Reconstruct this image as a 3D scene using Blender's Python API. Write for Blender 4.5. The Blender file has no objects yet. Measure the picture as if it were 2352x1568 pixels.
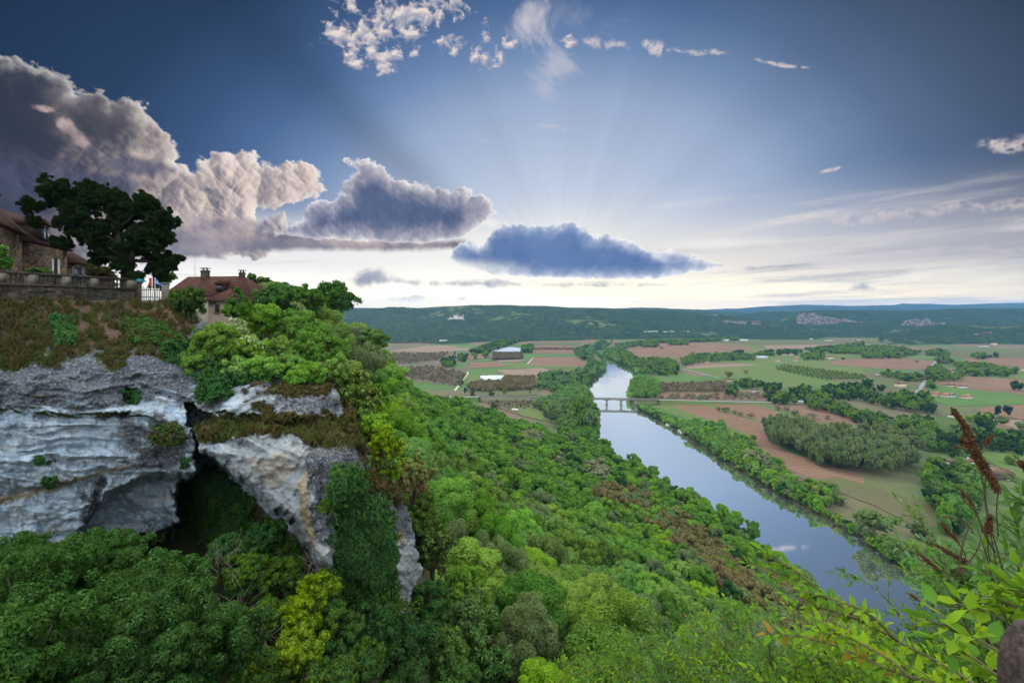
import bpy, math, random
import numpy as np
from mathutils import Vector, Matrix
random.seed(7)
rng = np.random.default_rng(7)
C = bpy.context.scene
COL = C.collection
# all picture measurements below were taken on the photograph at 2352x1568; F and CX, VH turn them into world directions
F, CX, VH, H = 1176.0, 1176.0, 705.0, 150.0

# ---------------------------------------------------------------- camera
cam_d = bpy.data.cameras.new('camera'); cam_d.lens = 18.0; cam_d.sensor_width = 36.0
cam_d.shift_y = -(784.0 - VH) / 2352.0
cam_d.clip_start = 0.1; cam_d.clip_end = 60000.0
cam = bpy.data.objects.new('camera', cam_d); COL.objects.link(cam)
cam.location = (0, 0, H); cam.rotation_euler = (math.radians(90), 0, 0)
C.camera = cam
C.view_settings.view_transform = 'Standard'; C.view_settings.look = 'None'
C.view_settings.exposure = 0.0; C.view_settings.gamma = 1.0
C.cycles.max_bounces = 6; C.cycles.diffuse_bounces = 3; C.cycles.transmission_bounces = 2
C.cycles.transparent_max_bounces = 4; C.cycles.volume_bounces = 0; C.cycles.glossy_bounces = 2
C.cycles.use_adaptive_sampling = True; C.cycles.adaptive_threshold = 0.02
C.cycles.use_denoising = True; C.cycles.denoiser = 'OPENIMAGEDENOISE'
C.cycles.sample_clamp_indirect = 4.0

SUN_AZ, SUN_EL = math.radians(5.5), math.radians(7.0)      # the sun stands behind the middle cloud

# ---------------------------------------------------------------- node expressions
def lin(c):
    return tuple((x/255/12.92 if x/255 <= .04045 else ((x/255+.055)/1.055)**2.4) for x in c)
class S:                                                    # a socket with arithmetic
    def __init__(s, nt, sock): s.nt, s.s = nt, sock
    def __add__(a, b): return mth(a.nt, 'ADD', a, b)
    __radd__ = __add__
    def __sub__(a, b): return mth(a.nt, 'SUBTRACT', a, b)
    def __rsub__(a, b): return mth(a.nt, 'SUBTRACT', b, a)
    def __mul__(a, b): return mth(a.nt, 'MULTIPLY', a, b)
    __rmul__ = __mul__
    def __truediv__(a, b): return mth(a.nt, 'DIVIDE', a, b)
def put(nt, sock, v):
    if isinstance(v, S): nt.links.new(v.s, sock)
    elif isinstance(v, (tuple, list)):
        sock.default_value = tuple(v) + ((1.0,) if len(v) == 3 and len(sock.default_value) == 4 else ())
    else: sock.default_value = v
def mth(nt, op, *a, clamp=False):
    n = nt.nodes.new('ShaderNodeMath'); n.operation = op; n.use_clamp = clamp
    for i, x in enumerate(a): put(nt, n.inputs[i], x)
    return S(nt, n.outputs[0])
def smin(nt, a, b): return mth(nt, 'MINIMUM', a, b)
def smax(nt, a, b): return mth(nt, 'MAXIMUM', a, b)
def step(nt, x, lo, hi, a=0.0, b=1.0, kind='SMOOTHSTEP'):
    n = nt.nodes.new('ShaderNodeMapRange'); n.interpolation_type = kind
    for k, v in (('Value', x), ('From Min', lo), ('From Max', hi), ('To Min', a), ('To Max', b)): put(nt, n.inputs[k], v)
    return S(nt, n.outputs[0])
def cmix(nt, f, a, b, mode='MIX'):
    n = nt.nodes.new('ShaderNodeMix'); n.data_type = 'RGBA'; n.blend_type = mode
    put(nt, n.inputs[0], f); put(nt, n.inputs[6], a); put(nt, n.inputs[7], b)
    return S(nt, n.outputs[2])
def comb(nt, x, y, z):
    n = nt.nodes.new('ShaderNodeCombineXYZ')
    for i, v in enumerate((x, y, z)): put(nt, n.inputs[i], v)
    return S(nt, n.outputs[0])
def sep(nt, v):
    n = nt.nodes.new('ShaderNodeSeparateXYZ'); put(nt, n.inputs[0], v)
    return [S(nt, o) for o in n.outputs]
def noise(nt, vec, scale, detail=4.0, rough=.5, color=False, dist=0.0):
    n = nt.nodes.new('ShaderNodeTexNoise'); put(nt, n.inputs['Vector'], vec)
    n.inputs['Scale'].default_value = scale; n.inputs['Detail'].default_value = detail
    n.inputs['Roughness'].default_value = rough; n.inputs['Distortion'].default_value = dist
    return S(nt, n.outputs['Color' if color else 'Fac'])
def vor(nt, vec, scale, detail=0.0, rough=.5, feature='F1', smooth=None, out='Distance'):
    n = nt.nodes.new('ShaderNodeTexVoronoi'); put(nt, n.inputs['Vector'], vec); n.feature = feature
    n.inputs['Scale'].default_value = scale
    if 'Detail' in n.inputs: n.inputs['Detail'].default_value = detail; n.inputs['Roughness'].default_value = rough
    if smooth is not None: n.inputs['Smoothness'].default_value = smooth
    return S(nt, n.outputs[out])
def ramp(nt, x, stops, interp='LINEAR'):
    n = nt.nodes.new('ShaderNodeValToRGB'); put(nt, n.inputs[0], x); r = n.color_ramp; r.interpolation = interp
    while len(r.elements) < len(stops): r.elements.new(.5)
    for e, (p, c) in zip(r.elements, stops): e.position = p; e.color = (*c, 1.0)
    return S(nt, n.outputs[0])
def curve(nt, x, pts, x0, x1, y0, y1):                      # a polyline y(x) as a float curve
    n = nt.nodes.new('ShaderNodeFloatCurve')
    u = (x - x0) * (1.0/(x1-x0)); put(nt, n.inputs['Value'], u)
    c = n.mapping.curves[0]
    P = [((a-x0)/(x1-x0), (b-y0)/(y1-y0)) for a, b in pts]
    while len(c.points) < len(P): c.points.new(.5, .5)
    for q, (a, b) in zip(c.points, P): q.location = (a, b); q.handle_type = 'VECTOR'
    n.mapping.update()
    return S(nt, n.outputs[0]) * (y1-y0) + y0
def azel(u, v):
    a = math.atan((u-CX)/F); return a, math.atan((VH-v)/F*math.cos(a))

# ---------------------------------------------------------------- noise in numpy, shared by the sky and the terrain
def _h(ix, iy, iz, seed):
    n = (ix.astype(np.int64)*374761393 + iy.astype(np.int64)*668265263 + np.asarray(iz).astype(np.int64)*1274126177 + seed*974634757) & 0xffffffff
    n = ((n ^ (n >> 13))*1274126177) & 0xffffffff
    n = ((n ^ (n >> 16))*2246822519) & 0xffffffff
    return ((n ^ (n >> 15)) & 0xffffff)
_G2 = np.stack([np.cos(np.arange(256)*2*np.pi/256), np.sin(np.arange(256)*2*np.pi/256)], 1).astype(np.float32)
def perlin2(x, y, seed=0):
    ix, iy = np.floor(x), np.floor(y); fx, fy = (x-ix).astype(np.float32), (y-iy).astype(np.float32)
    u = fx*fx*fx*(fx*(fx*6-15)+10); v = fy*fy*fy*(fy*(fy*6-15)+10)
    r = []
    for ox, oy in ((0,0),(1,0),(0,1),(1,1)):
        g = _G2[_h(ix+ox, iy+oy, 0, seed) & 255]
        r.append(g[...,0]*(fx-ox) + g[...,1]*(fy-oy))
    a = r[0]+(r[1]-r[0])*u; b = r[2]+(r[3]-r[2])*u
    return (a+(b-a)*v)*1.5                                   # about -1..1
def fbm2(x, y, octs=5, rough=.5, seed=0, lac=2.03, billow=False):
    t = 0.0; a = 1.0; s = 0.0
    for o in range(octs):
        n = perlin2(x, y, seed+o*17)
        t = t + a*(np.abs(n)*2-.55 if billow else n); s += a
        x = x*lac+3.1; y = y*lac-1.7; a *= rough
    return t/s
def vnoise3(x, y, z, seed=0):
    ix, iy, iz = np.floor(x), np.floor(y), np.floor(z)
    fx, fy, fz = x-ix, y-iy, z-iz
    fx = fx*fx*(3-2*fx); fy = fy*fy*(3-2*fy); fz = fz*fz*(3-2*fz)
    def c(a, b, d): return _h(ix+a, iy+b, iz+d, seed)/16777215.0
    x00 = c(0,0,0)*(1-fx)+c(1,0,0)*fx; x10 = c(0,1,0)*(1-fx)+c(1,1,0)*fx
    x01 = c(0,0,1)*(1-fx)+c(1,0,1)*fx; x11 = c(0,1,1)*(1-fx)+c(1,1,1)*fx
    return ((x00*(1-fy)+x10*fy)*(1-fz) + (x01*(1-fy)+x11*fy)*fz)*2-1
def fbm3(x, y, z, octs=4, rough=.5, seed=0):
    t = 0.0; a = 1.0; s = 0.0
    for o in range(octs):
        t = t + a*vnoise3(x, y, z, seed+o*13); s += a; x = x*2.07+1.3; y = y*2.07+.7; z = z*2.07-2.1; a *= rough
    return t/s
def ss(x, lo, hi):
    t = np.clip((x-lo)/(hi-lo), 0, 1); return t*t*(3-2*t)
def sdf(px, py, poly):                                       # >0 inside
    d = np.full(px.shape, 1e9); ins = np.zeros(px.shape, bool)
    n = len(poly)
    for i in range(n):
        (x0, y0), (x1, y1) = poly[i], poly[(i+1) % n]
        ex, ey = x1-x0, y1-y0; wx, wy = px-x0, py-y0
        t = np.clip((wx*ex+wy*ey)/(ex*ex+ey*ey+1e-12), 0, 1)
        d = np.minimum(d, (wx-ex*t)**2+(wy-ey*t)**2)
        c = (y0 > py) != (y1 > py)
        ins ^= c & (px < ex*(py-y0)/(ey if abs(ey) > 1e-12 else 1e-12)+x0)
    return np.where(ins, 1, -1)*np.sqrt(d)

# ---------------------------------------------------------------- world: sky and clouds computed by direction (azimuth, elevation)
SKA0, SKA1, SKE0, SKE1 = -1.0, 1.0, -.02, .62
SW, SH = 2200, 704
def build_sky():
    A, E = np.meshgrid(np.linspace(SKA0, SKA1, SW), np.linspace(SKE0, SKE1, SH))
    A = A.astype(np.float32); E = E.astype(np.float32)
    def up(a):                                               # quarter-size field back to full size
        yi = np.linspace(0, a.shape[0]-1, SH); xi = np.linspace(0, a.shape[1]-1, SW)
        y0 = np.minimum(yi.astype(int), a.shape[0]-2); x0 = np.minimum(xi.astype(int), a.shape[1]-2)
        fy = (yi-y0)[:,None]; fx = (xi-x0)[None]
        return ((a[y0][:,x0]*(1-fx)+a[y0][:,x0+1]*fx)*(1-fy) + (a[y0+1][:,x0]*(1-fx)+a[y0+1][:,x0+1]*fx)*fy).astype(np.float32)
    A4, E4 = np.meshgrid(np.linspace(SKA0, SKA1, SW//4), np.linspace(SKE0, SKE1, SH//4))
    def mixc(m, a, b): return a*(1-m[...,None]) + np.asarray(b)*m[...,None] if np.ndim(b) < 3 else a*(1-m[...,None]) + b*m[...,None]
    def c2(m, a, b): return np.asarray(lin(a))*(1-m[...,None]) + np.asarray(lin(b))*m[...,None]
    def rampc(x, stops):
        xs = [p for p, _ in stops]; cs = np.array([lin(c) for _, c in stops])
        return np.stack([np.interp(x, xs, cs[:,k]) for k in range(3)], -1)
    SX, SY = azel(1285, 600)
    sd = np.sqrt((A-SX)**2*.55 + (E-SY)**2)
    nlow = fbm2(A*3, E*6, 4, .5, 3)
    sky = rampc(sd, [(0.0,(244,244,244)),(.06,(222,228,238)),(.12,(196,208,228)),(.20,(176,192,220)),(.30,(148,170,206)),(.38,(104,136,182)),(.45,(70,105,154)),(.52,(50,82,126)),(.60,(34,60,96)),(.75,(20,42,72)),(1.0,(12,26,46))])
    sky = mixc(ss(A, .15, .75)*.45*ss(E, .02, .3), sky, sky.mean(-1, keepdims=True)*np.array([.8,1.0,1.35]))
    # crepuscular rays
    ang = np.arctan2(A-SX, E-SY+.02)
    ry = fbm2(ang*3.2+7, ang*0, 4, .55, 11)
    rm = ss(sd, .06, .16)*(1-ss(sd, .25, .85))*ss(E, SY, SY+.1)
    sky = sky*(1 + (ry*.11*rm)[...,None])
    fr = fbm2(ang*9, ang*0, 2, .5, 5)*ss(E, SY+.03, SY+.07)*(1-ss(sd, .08, .20))
    sky = sky*(1 + (fr*.12)[...,None])
    a_, e_ = azel(700, 330)
    dk = np.exp(-((ang+.98-(sd-.4)*.15)/.10)**2)*ss(sd, .12, .3)*(1-ss(sd, .45, .8))
    sky = sky*(1-.26*dk[...,None])
    # pale band above the horizon
    da = np.abs(A-SX)
    hcol = rampc(da, [(0.0,(255,248,224)),(.25,(255,244,226)),(.5,(226,218,212)),(.9,(184,182,188))])
    hc = mixc((1-ss(E, .0, .045))*.65, hcol, np.asarray(lin((255,226,184))))
    hz = (1-ss(E, .03, .25))**1.3*(1-.35*ss(da, .5, 1.0))
    sky = mixc(hz, sky, hc)
    wg = ss(E, -.01, .03)*(1-ss(E, .11, .18))*(1-ss(A, -.05, .12))*ss(A, -.85, -.55)
    sky = mixc(wg*.85, sky, np.asarray(lin((248,247,243))))
    # veils on the right
    vn = fbm2(A*2.0+.6*nlow*.3, (E-A*.05)*22, 6, .55, 21)
    vm = ss(A, .02, .35)*(1-ss(E, .13, .23))*ss(E, .0, .03)
    sky = mixc(ss(vn, -.15, .45)*vm*.75, sky, np.asarray(lin((238,230,222))))
    v2 = fbm2(A*2.6+4, (E-A*.03)*38, 6, .6, 27)
    sky = mixc(ss(v2, .0, .5)*ss(A, -.35, .4)*(1-ss(E, .06, .13))*.8, sky, np.asarray(lin((150,154,172))))
    sky = mixc(ss(v2, .08, .5)*(1-ss(A, -.35, .0))*(1-ss(E, .09, .15))*.35, sky, np.asarray(lin((168,166,178))))
    def P(pts): return [azel(*p) for p in pts]
    nf = fbm2(A*60, E*75, 5, .6, 31)
    nm = fbm2(A*16, E*20, 6, .58, 33)
    bl = fbm2(A*15, E*17, 6, .53, 35, billow=True)           # cauliflower bumps
    blf = fbm2(A*46, E*50, 4, .55, 41, billow=True)
    wx, wy = fbm2(A*10, E*12, 3, .5, 81)*.25, fbm2(A*10, E*12, 3, .5, 87)*.25
    blh = fbm2(A*15, E*17, 3, .40, 35, billow=True); blg = fbm2(A*6.5+wx, E*8+wy, 4, .48, 91, billow=True)
    # streaks
    for pu, pv, w, amt in (((1725,1868),(137,157),.0050,.75),((1870,1938),(400,381),.0045,.7),((2235,2480),(342,308),.013,.75),((2300,2480),(512,506),.007,.55),((1735,1800),(513,507),.005,.35),
                           ((1225,1315),(283,305),.008,.22),((1075,1150),(310,335),.007,.14),((1730,2600),(506,455),.013,.45),((1820,2600),(583,560),.008,.3),((1330,1450),(92,112),.012,.6),((1470,1545),(104,118),.013,.75),((1535,1680),(110,124),.007,.6),((1290,1330),(88,102),.012,.6)):
        (a0,e0),(a1,e1) = azel(pu[0],pv[0]), azel(pu[1],pv[1]); t = (A-a0)/(a1-a0)
        d = np.abs(E-e0-t*(e1-e0)+nm*w*1.6)
        m = (1-ss(d, 0, w*(.35+.65*np.clip(np.sin(np.clip(t,0,1)*3.14),0,1))))*ss(t,0,.2)*(1-ss(t,.8,1))*ss(nf, -.35, .15)
        sky = mixc(m*amt, sky, np.asarray(lin((230,214,208))))
    def ell(u, v, ru, rv, rot=0.0):
        a0, e0 = azel(u, v); k = math.cos(a0)**2/F; X = ((A-a0)*math.cos(rot)+(E-e0)*math.sin(rot))/(ru*k); Y = ((E-e0)*math.cos(rot)-(A-a0)*math.sin(rot))/(rv*k)
        return 1-np.sqrt(X*X+Y*Y)
    def relief(hgt, kx, ky, s=1.0):                          # light falling across a height field
        gy, gx = np.gradient(hgt, (SKE1-SKE0)/(SH-1), (SKA1-SKA0)/(SW-1))
        return -(gx*kx + gy*ky)*s
    # wisps
    wn = fbm2(A*9+E*7+nlow, E*8-A*3, 7, .6, 51)
    for u, v, ru, rv, k, am in ((1215,50,55,70,.5,.75),(1270,160,70,62,.5,.5),(1330,40,110,50,.5,.22),(1250,215,40,30,.5,.25)):
        m = ss(ell(u, v, ru, rv)+wn*1.3, .15, 1.1); sky = mixc(m*am, sky, np.asarray(lin((214,208,216))))
    # small broken clouds
    sb = fbm2(A*34+nm*.5, E*44+nm*.3, 6, .62, 61); sbb = fbm2(A*40, E*46, 4, .55, 63, billow=True)
    m0 = np.full(A.shape, -9.0)
    for u, v, ru, rv, o in ((820,90,85,62,.0),(905,60,85,55,.05),(975,25,55,45,0),(880,140,55,28,0),(1118,118,42,48,-.05),(1030,105,45,24,-.05),(1050,18,36,26,-.05),(805,6,24,14,-.1),(1310,96,32,16,-.15),(1325,128,16,10,-.2),(950,122,16,12,-.1),(1170,95,26,16,-.15),(1090,32,14,8,-.2)):
        m0 = np.maximum(m0, np.clip(ell(u, v, ru, rv)*1.1, -1, .55)+o)
    f = m0*1.1 + sb*1.7 + sbb*.15 - .20
    m = ss(f, -.05, .62)
    rl = relief(fbm2(A*34+nm*.5, E*44+nm*.3, 2, .5, 61), -.3, .9, .006)
    sky = mixc(m*.95, sky, c2(ss(rl+f*.22, -.25, .60), (160,162,184), (240,224,214)))
    LX, LY = SX-A, SY-E; LN = np.sqrt(LX*LX+LY*LY)+.03; LX, LY = LX/LN, LY/LN+.35
    nb2 = fbm2(A*5.5+3, E*7, 3, .5, 77)
    def cloud(sky, poly, colf, amp=.020, soft=.006, base=None, rim=(.9,.006), flat=.25, hk=1.0):
        s = up(sdf(A4, E4, P(poly)))
        k = 1.0
        if base is not None:
            be = np.interp(A, [azel(*p)[0] for p in base], [azel(*p)[1] for p in base])
            k = flat + (1-flat)*ss(E-be, .008, .04)
        s0 = s; s = s + amp*k*(bl*.75+blf*.28+.05) + .0035*nf
        al = ss(s, 0, soft)
        hgt = .020*(1-np.exp(-np.clip(s0+amp*.3, 0, 1)/.018)) + blh*amp*.34*hk + blg*.009*hk + nb2*.018*hk + blf*amp*.035
        gy, gx = np.gradient(hgt, (SKE1-SKE0)/(SH-1), (SKA1-SKA0)/(SW-1))
        L = -(gx*LX+gy*LY)
        L = L/np.sqrt(1+.6*(gx*gx+gy*gy))
        col = colf(s, L)
        if rim:
            r = np.exp(-np.clip(s, 0, 1)/(rim[1]*(.75+.9*ss(nm, -.3, .5))))*rim[0]*ss(L, *((-.8, .4) if rim[0] < 1 else (-1.4, .2)))
            col = mixc(np.clip(r*(1.25 if rim[0] >= 1 else 1), 0, 1), col, np.array([1.15,1.10,1.04]))
        return mixc(al, sky, col)
    def soft_l(L, a=-.75, b=.95): return ss(L, a, b)
    # low bars and fragments
    lowf = lambda s, L: c2(ss(s+nm*.02, -.006, .020), (214,208,208), (146,148,166))
    for poly in ([(795,662),(805,632),(835,610),(878,608),(895,630),(960,640),(1100,636),(1220,648),(1260,658),(1120,666),(1000,664),(900,656),(850,666)],
                 [(985,655),(1100,640),(1300,645),(1500,647),(1650,650),(1600,657),(1400,665),(1200,662)],
                 [(790,692),(950,672),(1180,684),(950,696)], [(1935,672),(1958,655),(1985,638),(2012,655),(2045,672)], [(1672,618),(1720,608),(1775,612),(1820,618),(1740,625)], [(690,608),(750,603),(770,607),(720,611)]):
        sky = cloud(sky, poly, lowf, amp=.011, soft=.014, rim=None)
    # the great bank on the left
    fl0 = A + nm*.10 - (E-.2)*.18
    nb = fbm2(A*6, E*7.5, 5, .55, 71)
    def colA(s, L):
        l = soft_l(L+nb*.35)
        dark = c2(ss(E, .02, .42)+nb*.1, (58,54,66), (33,42,62))
        dark = mixc(soft_l(L, -.3, 2)*.12, dark, np.asarray(lin((110,104,122))))
        lit = c2(l, (100,96,114), (240,216,202))
        c = mixc(ss(fl0+nb*.10, -.74, -.54), dark, lit)
        ed = np.exp(-np.clip(s, 0, 1)/.03)*.30*ss(fl0, -.85, -.6)
        c = mixc(ed, c, np.asarray(lin((244,224,214))))
        for u, v, ru, rv, ro in ((100,250,34,13,0),(150,290,30,26,-.8),(185,325,42,30,-.6)):
            m = ss(ell(u, v, ru, rv, ro)+bl*.7+nf*.3, .0, .7); c = mixc(m*.75, c, c2(l, (150,128,134), (236,206,192)))
        for u, v, ru, rv, am in ((330,385,120,34,.85),(250,420,150,30,.8),(480,436,34,16,.8),(60,420,260,120,.5)):
            m = ss(ell(u, v, ru, rv)+nb*.7+nm*.5, .0, .8); c = mixc(m*am, c, c2(soft_l(L), (58,62,84), (92,92,114)))
        m = ss(ell(420,510,190,62)+nb*.9, .0, .9); c = mixc(m*.6, c, c2(l, (186,164,168), (250,228,214)))
        m = ss(ell(150,505,240,26)+nb*1.2+nm*.4, .1, .9); c = mixc(m*.45*ss(A,-.85,-.6), c, np.asarray(lin((178,146,138))))
        return c
    polyA = [(-900,60),(-200,100),(0,124),(60,140),(110,150),(158,178),(172,200),(235,204),(252,224),(290,216),(330,232),(342,250),(350,276),(388,305),(400,345),(418,372),(440,388),(446,398),(455,392),(448,368),(490,344),(520,348),(536,352),(580,352),(600,376),(640,388),(660,366),(690,358),(722,380),(738,412),(757,442),(738,458),(700,466),(640,474),(600,484),(595,500),(620,520),(700,540),(600,600),(430,590),(200,610),(0,640),(-900,700)]
    sky = cloud(sky, polyA, colA, amp=.024, soft=.006, rim=(.85,.0055), hk=1.25)
    def colBase(s, L):
        l = ss(nb*.8+nm*.5+L*.25, -.35, .6)
        c = c2(l, (112,106,124), (222,200,192))
        return mixc((1-ss(E, azel(900,578)[1], azel(900,545)[1]))*.5, c, np.asarray(lin((128,124,138))))
    sky = cloud(sky, [(330,500),(430,486),(520,492),(640,500),(760,520),(900,540),(1060,545),(1115,562),(1050,578),(900,584),(700,582),(560,588),(430,602),(340,604)], colBase, amp=.012, soft=.014, rim=None, base=[(330,592),(1110,575)])
    sky = cloud(sky, [(592,534),(600,500),(620,490),(642,486),(656,478),(662,506),(676,534),(630,546)], lambda s, L: c2(soft_l(L), (116,112,132), (222,202,196)), amp=.010, soft=.006)
    def colB(s, L):
        d = ss(s, .0, .045)
        body = c2(soft_l(L*.55+nb*.5), (62,78,116), (98,112,148))
        edge = c2(soft_l(L, -.6, 1.0), (126,130,158), (222,212,216))
        c = mixc(1-d, body, edge)
        m = ss(ell(1098,478,52,46)+bl*.5, .0, .6); c = mixc(m*.7, c, c2(soft_l(L), (136,136,158), (204,194,200)))
        m = ss(ell(840,390,45,34)+bl*.5, .0, .6); c = mixc(m*.5, c, c2(soft_l(L), (120,122,150), (196,188,200)))
        return c
    sky = cloud(sky, [(640,538),(662,512),(700,498),(704,470),(712,460),(758,460),(786,444),(788,420),(796,404),(812,392),(800,374),(830,362),(858,368),(886,384),(912,408),(962,418),(996,430),(1014,424),(1034,440),(1060,434),(1090,442),(1114,448),(1132,466),(1143,492),(1120,512),(1092,526),(1060,546),(980,560),(850,557),(720,550)], colB, amp=.022, soft=.005, hk=.7, base=[(640,540),(850,558),(980,560),(1060,546)], rim=(1.0,.0042))
    def colC(s, L):
        d = ss(s, .0, .030)
        body = c2(soft_l(L*.5+nb*.5), (70,102,158), (112,144,194))
        body = mixc(1-ss(E, azel(1300,638)[1], azel(1300,600)[1]), body, np.asarray(lin((88,116,166))))
        return mixc((1-d)*.7, body, c2(soft_l(L), (130,156,200), (190,204,228)))
    sky = cloud(sky, [(1028,592),(1046,570),(1080,556),(1110,560),(1126,534),(1156,516),(1200,513),(1262,516),(1300,511),(1322,508),(1350,524),(1362,548),(1384,538),(1430,544),(1470,560),(1502,576),(1540,578),(1572,574),(1602,590),(1640,600),(1675,609),(1600,628),(1500,643),(1300,643),(1150,635),(1060,613)], colC, amp=.018, soft=.004, hk=.6, base=[(1028,596),(1150,637),(1300,645),(1500,645),(1675,612)], rim=(1.0,.0050))
    # light through the gap and below the clouds
    for u, v, ru, rv, am in ((1010,620,230,40,.7),(1310,694,230,24,.85),(1650,560,220,22,.4),(600,640,200,40,.4),(1130,512,30,16,.5),(1270,640,120,8,.5)):
        m = ss(ell(u, v, ru, rv)+nm*.3, .0, 1.0)*(1-ss(E, azel(u,v-rv)[1], azel(u,v-rv-8)[1])); sky = mixc(m*am, sky, np.array([1.05,1.0,.90]))
    sky = sky*(1+(.62*(1-ss(E, .0, .085)))[...,None]*np.array([1.14,1.05,.50]))
    sky = sky*.88 + sky.mean(-1, keepdims=True)*np.array([.125,.12,.115])
    return np.clip(sky, 0, 2.2)
skypix = build_sky()
buf = np.ones((SH, SW, 4), np.float32); buf[..., :3] = skypix
img = bpy.data.images.new('sky_radiance', SW, SH, float_buffer=True, is_data=True)
img.pixels.foreach_set(buf.ravel()); img.update(); img.pack()
W = bpy.data.worlds.new('World'); C.world = W; W.use_nodes = True
nt = W.node_tree; nt.nodes.clear()
tc = nt.nodes.new('ShaderNodeTexCoord'); D = S(nt, tc.outputs['Generated'])
dx, dy, dz = sep(nt, D)
az = mth(nt, 'ARCTAN2', dx, dy); el = mth(nt, 'ARCSINE', dz)
ti = nt.nodes.new('ShaderNodeTexImage'); ti.image = img; ti.extension = 'EXTEND'; ti.interpolation = 'Linear'
put(nt, ti.inputs[0], comb(nt, (az-SKA0)*(1/(SKA1-SKA0)), (el-SKE0)*(1/(SKE1-SKE0)), 0.0))
sky = S(nt, ti.outputs[0])
nish = nt.nodes.new('ShaderNodeTexSky'); nish.sky_type = 'NISHITA'; nish.sun_disc = False
nish.sun_elevation = SUN_EL; nish.sun_rotation = SUN_AZ; nish.altitude = 200
nscale = nt.nodes.new('ShaderNodeVectorMath'); nscale.operation = 'SCALE'; nscale.inputs['Scale'].default_value = 0.10
nt.links.new(nish.outputs[0], nscale.inputs[0])
BACK = 2.3                                                  # unseen sky overhead and behind the viewer, brightened to light the ground
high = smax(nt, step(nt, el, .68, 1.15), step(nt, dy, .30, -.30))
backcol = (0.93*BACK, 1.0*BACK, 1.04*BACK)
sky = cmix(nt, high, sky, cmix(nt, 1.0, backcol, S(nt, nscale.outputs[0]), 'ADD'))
sky = cmix(nt, step(nt, el, -.01, -.05), sky, (.10,.13,.10))
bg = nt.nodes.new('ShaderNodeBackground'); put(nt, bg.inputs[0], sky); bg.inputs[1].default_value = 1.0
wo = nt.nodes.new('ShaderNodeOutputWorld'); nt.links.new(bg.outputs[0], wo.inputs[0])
W.cycles.sampling_method = 'MANUAL'; W.cycles.sample_map_resolution = 1024

# ---------------------------------------------------------------- sun, veiled by the cloud
sl = bpy.data.lights.new('sun', 'SUN'); sl.energy = 2.8; sl.angle = math.radians(25); sl.color = (1.0, .93, .82)
so = bpy.data.objects.new('sun', sl); COL.objects.link(so)
sdir = Vector((math.sin(-0.5)*math.cos(.75), math.cos(-.5)*math.cos(.75), math.sin(.75)))
so.rotation_euler = (-sdir).to_track_quat('-Z', 'Y').to_euler(); so.location = (0, 0, 400)
# ================================================================ helpers
def mesh_data(name, V, Fc, mat=None, smooth=False, mats=None, mi=None):
    V = np.asarray(V, np.float32); me = bpy.data.meshes.new(name)
    me.vertices.add(len(V)); me.vertices.foreach_set('co', V.ravel())
    if isinstance(Fc, np.ndarray):
        n, k = Fc.shape; me.loops.add(n*k); me.polygons.add(n)
        me.loops.foreach_set('vertex_index', Fc.astype(np.int32).ravel())
        me.polygons.foreach_set('loop_start', np.arange(0, n*k, k, dtype=np.int32))
    else:
        tot = np.array([len(f) for f in Fc], np.int32); st = np.concatenate([[0], np.cumsum(tot)[:-1]]).astype(np.int32)
        me.loops.add(int(tot.sum())); me.polygons.add(len(Fc))
        me.loops.foreach_set('vertex_index', np.array([i for f in Fc for i in f], np.int32))
        me.polygons.foreach_set('loop_start', st)
    for m in (mats or ([mat] if mat else [])): me.materials.append(m)
    if mi is not None: me.polygons.foreach_set('material_index', np.asarray(mi, np.int32))
    me.update(calc_edges=True); me.validate()
    if smooth: me.shade_smooth()
    return me
def link(name, me, parent=None, loc=None, **props):
    o = bpy.data.objects.new(name, me); COL.objects.link(o)
    if parent: o.parent = parent
    if loc is not None: o.location = loc
    for k, v in props.items(): o[k] = v
    return o
def empty(name, loc, label, cat, group=None, rz=0.0, scale=None):
    o = bpy.data.objects.new(name, None); COL.objects.link(o); o.location = loc; o.rotation_euler = (0, 0, rz); o.empty_display_size = .5
    if scale is not None: o.scale = scale
    o['label'] = label; o['category'] = cat
    if group: o['group'] = group
    return o
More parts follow.
